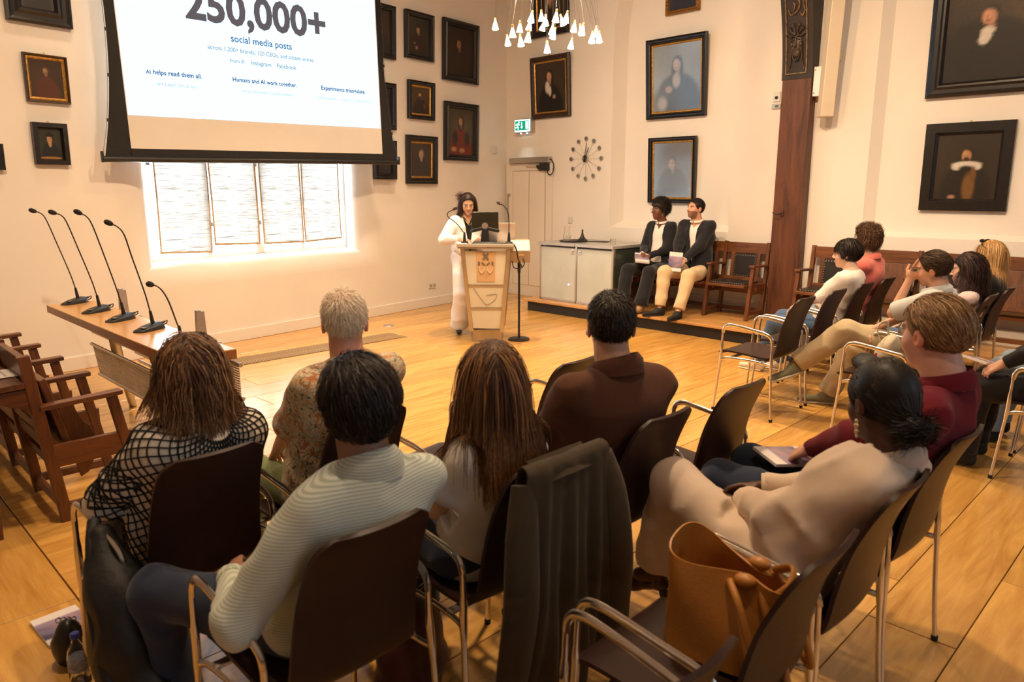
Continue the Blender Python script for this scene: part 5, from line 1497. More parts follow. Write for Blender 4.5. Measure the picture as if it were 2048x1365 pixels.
def hair_cap(name, parent, C, M, s, color, thick=1.0, front=.072, extra=(), vox=.008, disp=None, face_cut=True, nape=-.062, matl=None, side=0.0):
    C = np.array(C); M3 = np.array(M); T = lambda p: C + M3 @ (np.array(p) * s)
    pr = [ell_(T((0, -.015, .038)), np.array((.081, .1015, .0925)) * s * thick, M3)] + list(extra)
    if face_cut:
        def cut(P_):
            L = ((P_ - C) @ M3) / s
            x, y, z = L[:, 0], L[:, 1], L[:, 2]
            # keep above the hairline
            hl = np.interp(y, [-.13, -.055, -.03, .0, .03, .055, .075, .13], [nape, nape, -.03 - side, -.018 - side, .0 - side * .5, .040, front, front + .004])
            return (hl - z) * s
    else: cut = None
    col = lambda V: np.clip(np.array(color)[None] * np.exp(.18 * vnoise(V, 90, 1))[:, None], 0, 1)
    return blob(name, pr, vox, matl or HAIRM, parent, .02, disp, col, 1, cut)

V3 = Vector
def Rz(a): return Matrix.Rotation(R(a), 3, 'Z')
def lerp(a, b, t): return V3(a) * (1 - t) + V3(b) * t

def person(label, root, yaw, head, hy=0, hp=0, hr=0, hip_z=.555, s=1.0, sw=.185, fem=False, skin=(.55, .32, .22), lips=(.42, .14, .11), beard=None, brow=(.05, .03, .02),
           hands=None, feet=None, knee_pole=((0, .5, 1), (0, .5, 1)), elbow_pole=((-.6, -.6, -.4), (.6, -.6, -.4)), handor=None, curl=(.5, .5),
           top=None, bottom=None, shoes=None, vox=.0066, cvox=.0125, stand=False, legs=None, group=None, torso_back=.0, chest=1.0, twist=0, sh_drop=(0, 0), chest_dx=0.0):
    t = thing('person', label, 'person', root, R(yaw), group)
    H = V3((0, 0, hip_z)); C = V3(head)
    Mh = Rz(hy) @ Matrix.Rotation(R(hp), 3, 'X') @ Matrix.Rotation(R(hr), 3, 'Y')
    NB = C + Rz(hy * .4) @ V3((0, -.050, -.140)) * s
    Mt = V3((0, 0, 1)).rotation_difference((NB - H).normalized()).to_matrix() @ Rz(twist)
    SC_ = NB + V3((0, .005, -.062 * s))
    ch = lerp(H, NB, .66) + V3((0, -.012 - torso_back, 0)); be = lerp(H, NB, .32) + V3((0, .005 - torso_back * .6, 0))
    ch.x += chest_dx; be.x += chest_dx * .7; SC_.x += chest_dx * .6
    rig = dict(t=t, C=C, M=Mh, s=s, NB=NB, H=H, ch=ch, be=be)
    sw = sw - .03; rx = (sw + .025) * .93 * chest; ry = (.112 if fem else .12) * chest
    sh = [SC_ + Rz(twist) @ V3((-sw, 0, sh_drop[0])), SC_ + Rz(twist) @ V3((sw, 0, sh_drop[1]))]
    la, lf = .285 * s, .255 * s
    el, wr = [], []
    for i in (0, 1):
        w = V3(hands[i]); e = ik(sh[i], w, la, lf, elbow_pole[i])
        d = (w - e); w = e + d.normalized() * lf
        el.append(e); wr.append(w)
    hj = [H + V3((-.09 * s, .02, -.012)), H + V3((.09 * s, .02, -.012))]
    ll = legs or .445 * s
    kn, an = [], []
    for i in (0, 1):
        a = V3(feet[i][0]); k = ik(hj[i], a, ll, ll * .98, knee_pole[i]); kn.append(k)
        d = a - k; an.append(k + d.normalized() * ll * .98)
    rig.update(sh=sh, el=el, wr=wr, kn=kn, an=an, hj=hj)
    # ---- body
    pr = head_prims(C, Mh, s, fem)
    pr += [cap_(C + Mh @ V3((0, -.03, -.08)) * s, NB, .052 * s * (.88 if fem else 1), .058 * s * (.88 if fem else 1), .03),
           ell_(lerp(ch, NB, .35), (rx * .70, ry * .72, .11), Mt, .04), cap_(ch, H, .06, .06, .04), cap_(NB + V3((0, 0, -.02)), sh[0], .040, .034, .04), cap_(NB + V3((0, 0, -.02)), sh[1], .040, .034, .04), cap_(hj[0], hj[1], .04, .04, .03)]
    for i in (0, 1):
        aw = .9 if fem else 1.0
        sv = top.get('sleeve', 1.0) if top else 0
        pr += [cap_(sh[i], el[i], (.026 if sv >= 1 else .043) * aw * s, (.026 if sv > 1 else .036) * aw * s, .02), cap_(el[i], wr[i], (.024 if sv >= 2 else .037) * aw * s, .025 * aw * s, .015)]
        sd = -1 if i == 0 else 1
        fd = (wr[i] - el[i]).normalized()
        if handor and handor[i]: hd, hn = V3(handor[i][0]), V3(handor[i][1])
        else: hd, hn = fd, V3((0, 0, -1)) + V3((-sd * .5, 0, 0))
        # thumb lies toward the body's midline / upward
        d_, n_, w_ = frame_from(hd, hn)
        side = 1 if w_.dot(V3((-sd, .2, .3))) > 0 else -1
        if handor and handor[i] and len(handor[i]) > 2: side = handor[i][2]
        pr += hand_prims(wr[i], hd, hn, side, curl[i], s * (.92 if fem else 1.0))
        pr += [cap_(hj[i], kn[i], .024, .022, .02), cap_(kn[i], lerp(kn[i], an[i], .75), .022, .024, .02), cap_(lerp(kn[i], an[i], .75), an[i], .034 * s, .032 * s, .02), cap_(an[i], an[i] + (V3(feet[i][1]).normalized()) * .06 + V3((0, 0, -.03)), .03, .026, .02)]
    blob('body', pr, vox, SKINM, t, .02, None, skin_color(C, Mh, s, skin, lips, brow, beard), 1)
    # ---- top
    if top:
        ex = top.get('ex', .012); slv = top.get('sleeve', 1.0); hem = top.get('hem', -.05); wr_r = top.get('cuff', .036)
        pr = [ell_(ch, (rx + ex, ry + ex, .19), Mt, .05), ell_(be, (rx * .90 + ex + top.get('belly', 0), ry * .98 + ex + top.get('belly', 0), .17), Mt, .05),
              ell_(H + V3((0, 0, .02)), (rx * .95 + ex, ry + ex + .005, .10 - hem), None, .05)]
        for i in (0, 1):
            pr += [cap_(NB + V3((0, -.004, -.032)), lerp(NB + V3((0, -.004, -.032)), sh[i], .92), .047, .056 + ex * .5, .05)]
            a_ = sh[i]; r0 = .047 + ex * .8; ka = .013
            if slv >= 1:
                pr += [cap_(a_, el[i], r0, .041 + ex, ka), cap_(el[i], lerp(el[i], wr[i], min(1.0, slv - 1) if slv < 2 else .97), .041 + ex, wr_r, ka)] if slv > 1 else [cap_(a_, lerp(a_, el[i], .97), r0, .042 + ex, ka)]
            else:
                pr += [cap_(a_, lerp(a_, el[i], slv), r0, .048 + ex, ka)]
        if top.get('bust'): pr += [ell_(ch + Mt @ V3((sd * .075, ry * .72, .0)), (.062, .055, .06), None, .04) for sd in (-1, 1)]
        zh = H.z + hem; zn = NB.z + .004
        nk = NB.copy()
        def cut(P_):
            a = zh - P_[:, 2]
            b = (P_[:, 2] - zn - .25 * (nk.y - P_[:, 1])) if top.get('neck', True) else np.full(len(P_), -1.0)
            # sleeves keep below the hem: only cut near the trunk
            far = (np.abs(P_[:, 0] - H.x) > rx + .06) | (P_[:, 1] > ry + .10)
            if top.get('open'):
                w0, w1, zb = top['open']; zb = H.z + zb
                q = np.clip((P_[:, 2] - zb) / (zn - zb), 0, 1.2); xc = H.x + (nk.x - H.x) * q; yc = H.y + (nk.y - H.y) * q
                o = np.minimum(w0 + (w1 - w0) * q - np.abs(P_[:, 0] - xc), P_[:, 1] - yc)
                o = np.where((P_[:, 2] > zb) & (np.abs(P_[:, 0] - xc) < .14) & (P_[:, 1] < yc + .22), o, -1.0)
            else: o = np.full(len(P_), -1.0)
            a = np.maximum(np.where(far, -1.0, a), o)
            for i in (0, 1):      # straight sleeve ends
                if slv >= 2 or slv <= 1: A_, B_, f_ = (el[i], wr[i], .97) if slv >= 2 else (sh[i], el[i], min(slv, .97))
                else: A_, B_, f_ = el[i], wr[i], slv - 1
                dr = np.array((B_ - A_).normalized()); q = P_ - np.array(lerp(A_, B_, f_)); dd = q @ dr; rad = np.linalg.norm(q - dd[:, None] * dr, axis=1)
                a = np.maximum(a, np.where((rad < .085) & (dd < .09), dd - .004, -1.0))
            b = np.where(np.hypot(P_[:, 0] - nk.x, P_[:, 1] - nk.y) < .10, b, -1.0)
            return np.maximum(a, b)
        rig['top'] = blob(top.get('name', 'shirt'), pr, cvox, top['mat'], t, .03, folds(1.5 * top.get('fold', .005), top.get('ff', 17), top.get('seed', 1)), None, 1, cut)
        if top.get('inner'):
            im = top['inner']
            pi_ = [ell_(ch, (rx * .95, ry * .97, .185), Mt, .05), ell_(be, (rx * .85, ry * .97, .17), Mt, .05), ell_(H + V3((0, 0, .04)), (rx * .88, ry * .95, .10), None, .05), cap_(NB + V3((0, -.004, -.035)), sh[0], .042, .035, .05), cap_(NB + V3((0, -.004, -.035)), sh[1], .042, .035, .05)]
            def cuti(P_):
                b = P_[:, 2] - zn - .25 * (nk.y - P_[:, 1]); b = np.where(np.hypot(P_[:, 0] - nk.x, P_[:, 1] - nk.y) < .10, b, -1.0)
                v_ = np.minimum((P_[:, 2] - (NB.z - .10)) * .42 - np.abs(P_[:, 0] - nk.x), P_[:, 1] - nk.y)
                return np.maximum(b, np.where(P_[:, 1] < nk.y + .2, v_, -1))
            blob('shirt', pi_, cvox, im, t, .03, folds(.003, 20, 5), None, 1, cuti)
        if top.get('collar'):
            cm, ch_, cr = top['collar']
            def fn(p, q):
                a = 2 * math.pi * p + math.pi / 2 + .12 * (1 - 2 * p)
                rr = cr + (.016 if q > .5 else 0) + .008 * abs(2 * q - 1)
                up = ch_ * (1 - abs(2 * q - 1)) * (1.0 - .25 * math.cos(a - math.pi / 2))
                return NB + V3((math.cos(a) * rr, math.sin(a) * rr * 1.0 + .012, -.012 + up + .012 * -math.sin(a)))
            MB().sheet(fn, 26, 6, .004).build('collar', cm, t, smooth=60)
        if top.get('cuffs') is not None:
            for i in (0, 1):
                e_ = lerp(el[i], wr[i], .90); MB().tube([e_, lerp(el[i], wr[i], 1.02)], wr_r + .004, 14).build('cuff', top['cuffs'], t, smooth=50)
    # ---- trousers
    if bottom:
        r1, r2, r3 = bottom.get('r', (.086, .066, .056))
        pr = [ell_(H + V3((0, -.005, .0)), (.168 * bottom.get('w', 1), .125, .105), None, .04)]
        for i in (0, 1):
            pr += [cap_(hj[i], kn[i], r1, r2, .03), cap_(kn[i], lerp(kn[i], an[i], bottom.get('len', .97)), r2, r3, .03)]
        if stand: pr += [ell_(H + V3((0, 0, -.05)), (.165, .115, .14), None, .05)]
        sb = bottom.get('seed', 2)
        def cutb(P_):
            a = P_[:, 2] - (H.z + bottom.get('waist', .11))
            a = np.where(np.hypot(P_[:, 0] - H.x, P_[:, 1] - H.y) < .21, a, -1.0)
            for i in (0, 1):      # straight hems
                dr = np.array((an[i] - kn[i]).normalized()); e_ = np.array(lerp(kn[i], an[i], bottom.get('len', .97)))
                q = P_ - e_; dd = q @ dr; rad = np.linalg.norm(q - dd[:, None] * dr, axis=1)
                a = np.maximum(a, np.where((rad < .16) & (dd < .2), dd - .01, -1.0))
            return a
        rig['bottom'] = blob('trousers', pr, cvox * 1.1, bottom['mat'], t, .025, folds(1.4 * bottom.get('fold', .006), 15, sb), None, 1, cutb)
    # ---- shoes
    if shoes:
        for i in (0, 1):
            f = V3(feet[i][1]).normalized(); a = an[i]
            up = V3(feet[i][2]).normalized() if len(feet[i]) > 2 else V3((0, 0, 1))
            L = shoes.get('L', .25) * s
            heel = a - f * .035 - up * .042; toe = a + f * (L - .085) - up * .052
            pr = [cap_(heel, toe, .036, .030, .02, (up, .85)), cap_(a - up * .01, a + f * .04 - up * .03, .043, .042, .02), cap_(heel, heel + up * .04, .035, .038, .02)]
            so = blob('shoe', pr, .0105, shoes['mat'], t, .02)
            if shoes.get('sole'):
                MB().tube([heel - up * .030 - f * .012, lerp(heel, toe, .5) - up * .030, toe - up * .024 + f * .012], [.036, .036, .030], 12, .42, ref=f.cross(up)).build('sole', shoes['sole'], so, smooth=60)
    return rig

def fabric(name, c, rough=.85, vary=.06, weave=.25, sheen=.2, big=.4, c2=None):
    m, nt, b = new_mat(name)
    tc = N(nt, 'ShaderNodeTexCoord')
    n1 = N(nt, 'ShaderNodeTexNoise', i_Scale=7.0, i_Detail=3.0); n2 = N(nt, 'ShaderNodeTexNoise', i_Scale=700.0, i_Detail=1.0)
    for n_ in (n1, n2): nt.links.new(tc.outputs['Object'], n_.inputs['Vector'])
    rp = N(nt, 'ShaderNodeValToRGB')
    rp.color_ramp.elements[0].color = rgba(tuple(x * (1 - vary) for x in c)); rp.color_ramp.elements[1].color = rgba(c2 or tuple(min(1, x * (1 + vary)) for x in c))
    nt.links.new(n1.outputs['Fac'], rp.inputs[0]); nt.links.new(rp.outputs[0], b.inputs['Base Color'])
    b.inputs['Roughness'].default_value = rough; b.inputs['Specular IOR Level'].default_value = .25; b.inputs['Sheen Weight'].default_value = sheen
    b1 = N(nt, 'ShaderNodeBump', i_Strength=weave, i_Distance=.0008); b2 = N(nt, 'ShaderNodeBump', i_Strength=big, i_Distance=.018)
    n3 = N(nt, 'ShaderNodeTexNoise', i_Scale=9.0, i_Detail=1.5, i_Distortion=0.4); nt.links.new(tc.outputs['Object'], n3.inputs['Vector'])
    nt.links.new(n3.outputs['Fac'], b2.inputs['Height']); nt.links.new(n2.outputs['Fac'], b1.inputs['Height']); nt.links.new(b2.outputs[0], b1.inputs['Normal']); nt.links.new(b1.outputs[0], b.inputs['Normal'])
    return m

def stripes(name, c1, c2, per_m, axis=2, distort=.0):
    m = fabric(name, c1, weave=.1); nt = m.node_tree; b = nt.nodes['Principled BSDF']
    tc = N(nt, 'ShaderNodeTexCoord'); sp = N(nt, 'ShaderNodeSeparateXYZ'); nt.links.new(tc.outputs['Object'], sp.inputs[0])
    mu = N(nt, 'ShaderNodeMath', operation='MULTIPLY'); mu.inputs[1].default_value = per_m * 2 * math.pi; nt.links.new(sp.outputs[axis], mu.inputs[0])
    sn = N(nt, 'ShaderNodeMath', operation='SINE'); nt.links.new(mu.outputs[0], sn.inputs[0])
    rp = N(nt, 'ShaderNodeValToRGB'); rp.color_ramp.elements[0].position = .35; rp.color_ramp.elements[1].position = .65
    mr = N(nt, 'ShaderNodeMapRange'); mr.inputs['From Min'].default_value = -1; nt.links.new(sn.outputs[0], mr.inputs[0])
    rp.color_ramp.elements[0].color = rgba(c1); rp.color_ramp.elements[1].color = rgba(c2)
    nt.links.new(mr.outputs[0], rp.inputs[0]); nt.links.new(rp.outputs[0], b.inputs['Base Color'])
    return m

def floral(name):
    m = fabric(name, (.6, .5, .35), weave=.1); nt = m.node_tree; b = nt.nodes['Principled BSDF']
    tc = N(nt, 'ShaderNodeTexCoord')
    n1 = N(nt, 'ShaderNodeTexNoise', i_Scale=34.0, i_Detail=4.0, i_Distortion=2.2); n2 = N(nt, 'ShaderNodeTexNoise', i_Scale=22.0, i_Detail=3.0, i_Distortion=1.5)
    for n_ in (n1, n2): nt.links.new(tc.outputs['Object'], n_.inputs['Vector'])
    r1 = N(nt, 'ShaderNodeValToRGB'); cr = r1.color_ramp
    cr.elements[0].position = .37; cr.elements[0].color = (.10, .09, .05, 1); cr.elements[1].position = .56; cr.elements[1].color = (.60, .50, .34, 1)
    for p, c in ((.41, (.24, .22, .11, 1)), (.45, (.55, .46, .30, 1)), (.50, (.66, .57, .42, 1)), (.59, (.45, .15, .035, 1)), (.64, (.62, .38, .14, 1))):
        e = cr.elements.new(p); e.color = c
    nt.links.new(n1.outputs['Fac'], r1.inputs[0])
    r2 = N(nt, 'ShaderNodeValToRGB'); r2.color_ramp.elements[0].position = .56; r2.color_ramp.elements[1].position = .60
    nt.links.new(n2.outputs['Fac'], r2.inputs[0])
    mx = N(nt, 'ShaderNodeMixRGB'); mx.inputs['Color2'].default_value = (.42, .16, .05, 1)
    nt.links.new(r2.outputs[0], mx.inputs['Fac']); nt.links.new(r1.outputs[0], mx.inputs['Color1']); nt.links.new(mx.outputs[0], b.inputs['Base Color'])
    return m

def lap(dx=.07, y=.30, z=.63): return ((-dx, y, z), (dx, y, z))
def feet_fwd(dx=.11, y=.45, z=.085, floor=0.0): return (((-dx, y, z + floor), (-.15, 1, 0)), ((dx, y, z + floor), (.15, 1, 0)))

DENIM = fabric('dark_denim', (.020, .030, .060), .9, .2); DENIM2 = fabric('mid_denim', (.055, .10, .19), .9, .2); BLACKCL = fabric('black_cloth', (.010, .009, .010), .9, .2); NAVY = fabric('black_navy_wool', (.010, .010, .014), .85, .15)
WHITECL = fabric('white_cotton', (.72, .66, .60), .85, .03); LEATHERSHOE = mat('black_suede', (.010, .010, .011), .75, vary=.2)

# ---- hair per style ------------------------------------------------------------------------------------------------
def short_hair(rig, color, n=2600, length=.035, seed=1, thick=1.0, front=.074, cvar=.3, rad=.0013, flow=(0, -.6, -.35), lift=.05, curl=0., top_len=0., mask=None, tint=None, vox=.008, capcol=None, nape=-.062, nseg=5, dispa=.002, fluff=.10):
    t, C, M, s = rig['t'], rig['C'], rig['M'], rig['s']
    hair = hair_cap('hair', t, C, M, s, capcol or tuple(c * .7 for c in color), thick, front, vox=vox, disp=(lambda P_: dispa * vnoise(P_, 60, seed)), nape=nape)
    roots, nor = scalp_roots(n, seed, mask)
    roots = roots * np.array([thick] * 3)
    d = np.array(flow)[None] * np.ones((n, 1)); d = d - nor * (d * nor).sum(1)[:, None] * .95 + nor * .10
    ln = length + top_len * np.clip((roots[:, 2] - .06) / .06, 0, 1)
    strands('hair_strands', hair, C, M, s, roots, d, ln, color, nseg, rad, .10, curl, 20, lift * .5 + thick - 1, seed, cvar=cvar, tint=tint, jitter=.10, rmax=(1.03, 1.03 + fluff))
    return hair

# ================================================================== THE NEAR BLOCK
# man in the pale striped shirt
STRIPE = stripes('pale_green_stripe', (.60, .64, .55), (.40, .45, .38), 130)
r = person('man in a pale green striped shirt seen from behind, foreground', (.95, 1.67, 0), 0, (.045, -.12, 1.145), hy=-22, s=1.07, sw=.205, skin=(.30, .15, .09),
           hands=((-.20, .17, .655), (.10, .30, .62)), elbow_pole=((-.6, -.8, -.3), (.8, -.6, -.3)), feet=(((-.26, .42, .085), (-.4, 1, 0)), ((.12, .40, .085), (.2, 1, 0))), knee_pole=((-.45, .8, .6), (.3, .5, 1)),
           top=dict(mat=STRIPE, sleeve=2, ex=.016, hem=-.06, fold=.006, ff=14, collar=(STRIPE, .062, .070), cuffs=STRIPE), bottom=dict(mat=DENIM), shoes=dict(mat=LEATHERSHOE, sole=RUBBER), cvox=.0105, vox=.0068)
short_hair(r, (.012, .008, .007), 6200, .055, 3, 1.09, .066, .5, .0016, (.25, -.5, -.6), .05, .30, .015, nape=-.098, nseg=7, fluff=.14, dispa=.004, tint=((.05, .035, .028), .15))
# long-haired woman in white
r = person('woman with long straight brown hair and a white T-shirt seen from behind', (1.52, 1.67, 0), 0, (-.02, -.08, 1.12), hy=-34, sw=.165, fem=True, skin=(.55, .30, .19),
           hands=((-.08, .29, .63), (.08, .30, .62)), elbow_pole=((-.25, -.6, -.8), (.3, -.6, -.7)), feet=feet_fwd(), top=dict(mat=WHITECL, sleeve=.62, ex=.012, hem=-.09, fold=.006, name='t_shirt'), bottom=dict(mat=DENIM), shoes=dict(mat=LEATHERSHOE), cvox=.0105, vox=.0068)
def long_hair(r, color, n, length, seed, tint=None, colliders=None, part=0.0, rad=.0017, thick=1.03, curl=0.0, grav=.55, front=.070, nseg=12, cvar=.3, cfreq=24., extra=(), spread=.0, face=False):
    t, C, M, s = r['t'], r['C'], r['M'], r['s']
    hair = hair_cap('hair', t, C, M, s, tuple(c * .7 for c in color), thick, front, disp=(lambda P_: .0015 * vnoise(P_, 50, seed)), nape=-.085, side=.02, extra=extra)
    roots, nor = scalp_roots(n, seed, lambda p: (p[:, 2] > np.where(p[:, 1] > .03, .06, -.03)) & ((not face) | (p[:, 1] < .035)))
    roots *= thick
    tp = np.clip((roots[:, 2] - .03) / .09, 0, 1)
    d = np.stack([np.sign(roots[:, 0] - part) * (.55 * tp + spread * .3), -.55 * tp, -.1 - .9 * (1 - tp)], 1)
    if face: d[:, 1] -= .6 * tp
    d = d - nor * (d * nor).sum(1)[:, None] * .97 + nor * .1
    if colliders is None:
        colliders = [(tuple(r['ch'] + V3((0, 0, .04))), (.19, .150, .27)), (tuple(r['NB'] + V3((0, 0, -.05))), (.13, .085, .08))]
    lw = length * np.where(roots[:, 1] > .02, .85, 1.0)
    strands('hair_strands', hair, C, M, s, roots, d, lw, color, nseg, rad, grav, curl, cfreq, thick - 1 + .04, seed, colliders, .12, cvar, tint)
    return hair
long_hair(r, (.085, .034, .012), 5200, .36, 5, tint=((.26, .125, .045), .30), colliders=[(tuple(r['ch'] + V3((0, -.005, .02))), (.175, .150, .24)), (tuple(r['NB'] + V3((0, 0, -.05))), (.11, .085, .085)), (tuple(r['sh'][0]), (.075, .075, .075)), (tuple(r['sh'][1]), (.075, .075, .075)), (tuple(lerp(r['sh'][0], r['el'][0], .5)), (.075, .075, .13))])
# man in brown jacket
BROWNJ = fabric('brown_wool', (.085, .032, .016), .92, .12, .35, .05)
r = person('man with cropped black hair in a brown jacket seen from behind', (2.14, 1.67, 0), 0, (-.055, -.09, 1.213), hy=-44, sw=.215, skin=(.52, .29, .18),
           hands=lap(), feet=feet_fwd(.14), top=dict(mat=BROWNJ, name='jacket', sleeve=2, ex=.026, hem=-.10, fold=.008, ff=12, seed=4, collar=(BROWNJ, .055, .078)), bottom=dict(mat=BLACKCL), shoes=dict(mat=LEATHERSHOE), cvox=.0105, vox=.0068, twist=-14, sh_drop=(-.005, -.02), s=1.03)
short_hair(r, (.014, .009, .007), 6000, .024, 8, 1.0, .076, .6, .0013, (.1, .1, -.5), .04, .20, .012, nape=-.06, tint=((.06, .038, .022), .18), fluff=.12, dispa=.004)
MB().ball(r['C'] + r['M'] @ V3((-.083, .0, -.018)), (.008, .008, .012), 10, 8).build('earbud', mat('white_earbud', (.8, .8, .8), .3), r['t'], smooth=60)
# woman in black net top
CREAMB = fabric('cream_blouse', (.74, .65, .52), .8, .06)
r = person('woman with wavy brown hair in a black net top over cream blouse', (.85, 2.44, 0), 0, (.035, -.10, 1.115), hy=-24, sw=.185, fem=True, skin=(.55, .32, .22),
           hands=((-.13, .27, .63), (.10, .28, .63)), elbow_pole=((-1.0, -.4, -.5), (.8, -.6, -.4)), feet=feet_fwd(), top=dict(mat=CREAMB, name='blouse', sleeve=2, ex=.020, hem=-.09, fold=.007, cuff=.042), bottom=dict(mat=BLACKCL), shoes=dict(mat=LEATHERSHOE), cvox=.0105, chest=1.06)
long_hair(r, (.085, .036, .014), 4200, .22, 15, tint=((.30, .16, .07), .30), curl=.40, grav=.45, thick=1.10, nseg=9, cfreq=16, spread=.3)
NETM = mat('black_cotton_net', (.006, .006, .006), .9, vary=.2, vscale=60)
def net_over(r, a, b, ra, rb, nl, turns, name, offs=.006, n=40, dome=0.0):
    # a lattice of cords laid on the garment around the axis a-b, by looking inward from outside
    bpy.context.view_layer.update()
    from mathutils.bvhtree import BVHTree
    me = r['top'].data
    bv = BVHTree.FromPolygons([v.co for v in me.vertices], [tuple(p.vertices) for p in me.polygons])
    a = V3(a); b = V3(b); d = (b - a).normalized(); x = d.orthogonal().normalized(); y = d.cross(x)
    m = MB(); R_ = lambda f: ra + (rb - ra) * f
    for sg in (-1, 1):
        for i in range(nl):
            run = []
            for k in range(n + 1):
                f = k / n; an_ = 2 * math.pi * (i / nl + sg * turns * f)
                o = x * math.cos(an_) + y * math.sin(an_)
                if dome and f < dome:      # over the shoulders the cords converge on the neck
                    e_ = (1 - f / dome) * R(72); o = o * math.cos(e_) - d * math.sin(e_); ax = a
                else: ax = a.lerp(b, (f - dome) / (1 - dome))
                start = ax + o * R_(f)
                loc, nor, ix, dist = bv.ray_cast(start, -o, R_(f))
                ok = loc is not None and (not run or (loc - run[-1]).length < .06)
                if ok: run.append(loc + nor * offs * .5)
                else:
                    if len(run) > 2: m.tube(run, .0025, 5, cap=False)
                    run = [loc + nor * offs * .5] if loc is not None else []
            if len(run) > 2: m.tube(run, .0025, 5, cap=False)
    return tag(m.build(name, NETM, r['top'], fix=False), kind='stuff')
net_over(r, r['NB'] + V3((0, -.01, -.15)), r['H'] + V3((0, -.01, -.06)), .34, .30, 36, .46, 'net', n=56, dome=.42)
for i in (0, 1):
    net_over(r, lerp(r['sh'][i], r['el'][i], .25), r['el'][i], .10, .10, 12, .5, 'sleeve_net', n=20)
    net_over(r, r['el'][i], r['wr'][i], .09, .08, 11, .55, 'sleeve_net', n=20)
# grey-haired man in floral shirt
FLOR = floral('floral_print')
r = person('man with short white hair and ruddy neck in a floral shirt', (1.42, 2.44, 0), 0, (.03, -.11, 1.212), hy=-32, sw=.205, skin=(.62, .30, .20),
           hands=lap(), feet=feet_fwd(.14), top=dict(mat=FLOR, sleeve=1.15, ex=.018, hem=-.10, fold=.006, collar=(FLOR, .04, .075)), bottom=dict(mat=fabric('olive_cotton', (.14, .17, .06), .9)), shoes=dict(mat=LEATHERSHOE), cvox=.0105)
short_hair(r, (.80, .66, .50), 6200, .026, 18, .99, .070, .2, .0010, (.1, .2, -.5), .04, .20, .02, capcol=(.66, .44, .30), nape=-.055, fluff=.16)
GLM = mat('spectacle_frame', (.03, .02, .015), .3, .4)
def spectacles(r, m=GLM, full=True):
    C, M, s = r['C'], r['M'], r['s']; T = lambda p: C + M @ (V3(p) * s)
    b = MB()
    for sd in (-1, 1):
        b.tube([T((sd * .034 + .021 * math.cos(a), .104, .004 + .017 * math.sin(a))) for a in np.linspace(0, 6.283, 17)], .0014, 5)
        b.tube([T((sd * .055, .103, .010)), T((sd * .074, .085, .012)), T((sd * .080, .0, .006)), T((sd * .081, -.015, -.002))], .0016, 5)
    b.tube([T((-.014, .105, .008)), T((0, .109, .011)), T((.014, .105, .008))], .0014, 5)
    return b.build('spectacles', m, r['t'], smooth=60)
spectacles(r)
# woman in beige suit, hair in a low bun
BEIGE = fabric('beige_suiting', (.58, .45, .34), .8, .05); BROWNSKIN = (.085, .034, .018)
r = person('woman with low black bun in a beige suit, legs crossed, foreground right', (2.10, .875, 0), 0, (.105, -.19, 1.09), hy=-34, hp=-8, s=1.04, sw=.166, chest=.93, chest_dx=-.05, torso_back=-.025, fem=True, skin=BROWNSKIN, lips=(.16, .05, .04),
           hands=((.10, .20, .665), (.22, .20, .68)), elbow_pole=((-1, .1, -.35), (.9, -.5, -.4)), feet=(((.11, .56, .25), (-.35, .8, .25), (.2, -.1, 1)), ((.13, .40, .13), (.1, 1, 0))), knee_pole=((.1, .5, 1), (.1, .5, 1)),
           top=dict(mat=BEIGE, name='jacket', sleeve=2, ex=.014, hem=-.12, fold=.009, cuff=.044, collar=(BEIGE, .04, .075), cuffs=BEIGE), bottom=dict(mat=BEIGE, r=(.092, .076, .082), len=.84, fold=.006), cvox=.0105, vox=.0068)
BH = (.010, .007, .006)
C, M = r['C'], np.array(r['M'])
hb = hair_cap('hair', r['t'], C, r['M'], 1.0, BH, 1.07, .062, disp=lambda P_: .0012 * vnoise(P_, 70, 2), nape=-.075, side=.025)
rt_, nr_ = scalp_roots(3000, 31, lambda p: (p[:, 2] > np.where(p[:, 1] > .03, .055, -.05)))
rt_ *= 1.06; d_ = np.array([0, -.115, -.055])[None] - rt_; dl_ = np.linalg.norm(d_, axis=1) * 1.0; d_ = d_ - nr_ * (d_ * nr_).sum(1)[:, None] + nr_ * .002; d_ /= np.linalg.norm(d_, axis=1)[:, None]
strands('hair_strands', hb, C, M, 1.0, rt_, d_, dl_ * 1.15, (.014, .009, .007), 9, .0014, .0, 0, 0, .10, 32, jitter=.02, cvar=.4, target=tuple(C + r['M'] @ V3((0, -.135, -.055))), pull=.45, tint=((.05, .035, .025), .12))
bc = C + r['M'] @ V3((0, -.135, -.055))
bo = blob('hair_bun', [ell_(bc, (.052, .042, .040), M)], .006, HAIRM, hb, .02, lambda P_: .005 * vnoise(P_, 75, 4), lambda V: np.tile(BH, (len(V), 1)))
v = RNG.normal(0, 1, (700, 3)); v /= np.linalg.norm(v, axis=1)[:, None]
strands('bun_strands', bo, bc, np.eye(3), 1.0, v * np.array([.052, .044, .042]), np.cross(v, [.3, .2, 1.]), .05, (.016, .011, .009), 6, .0012, .02, .25, 14, -.99, 33, jitter=.2)
ear = MB()
for (dz, rr) in ((-.045, .007), (-.058, .009), (-.075, .008), (-.088, .006)):
    ear.ball(C + r['M'] @ V3((-.083, -.005, dz)), rr, 8, 6)
tag(ear.build('pearl_earring', mat('pearl_gold', (.62, .46, .26), .25, .5), r['t'], smooth=60), kind='stuff')
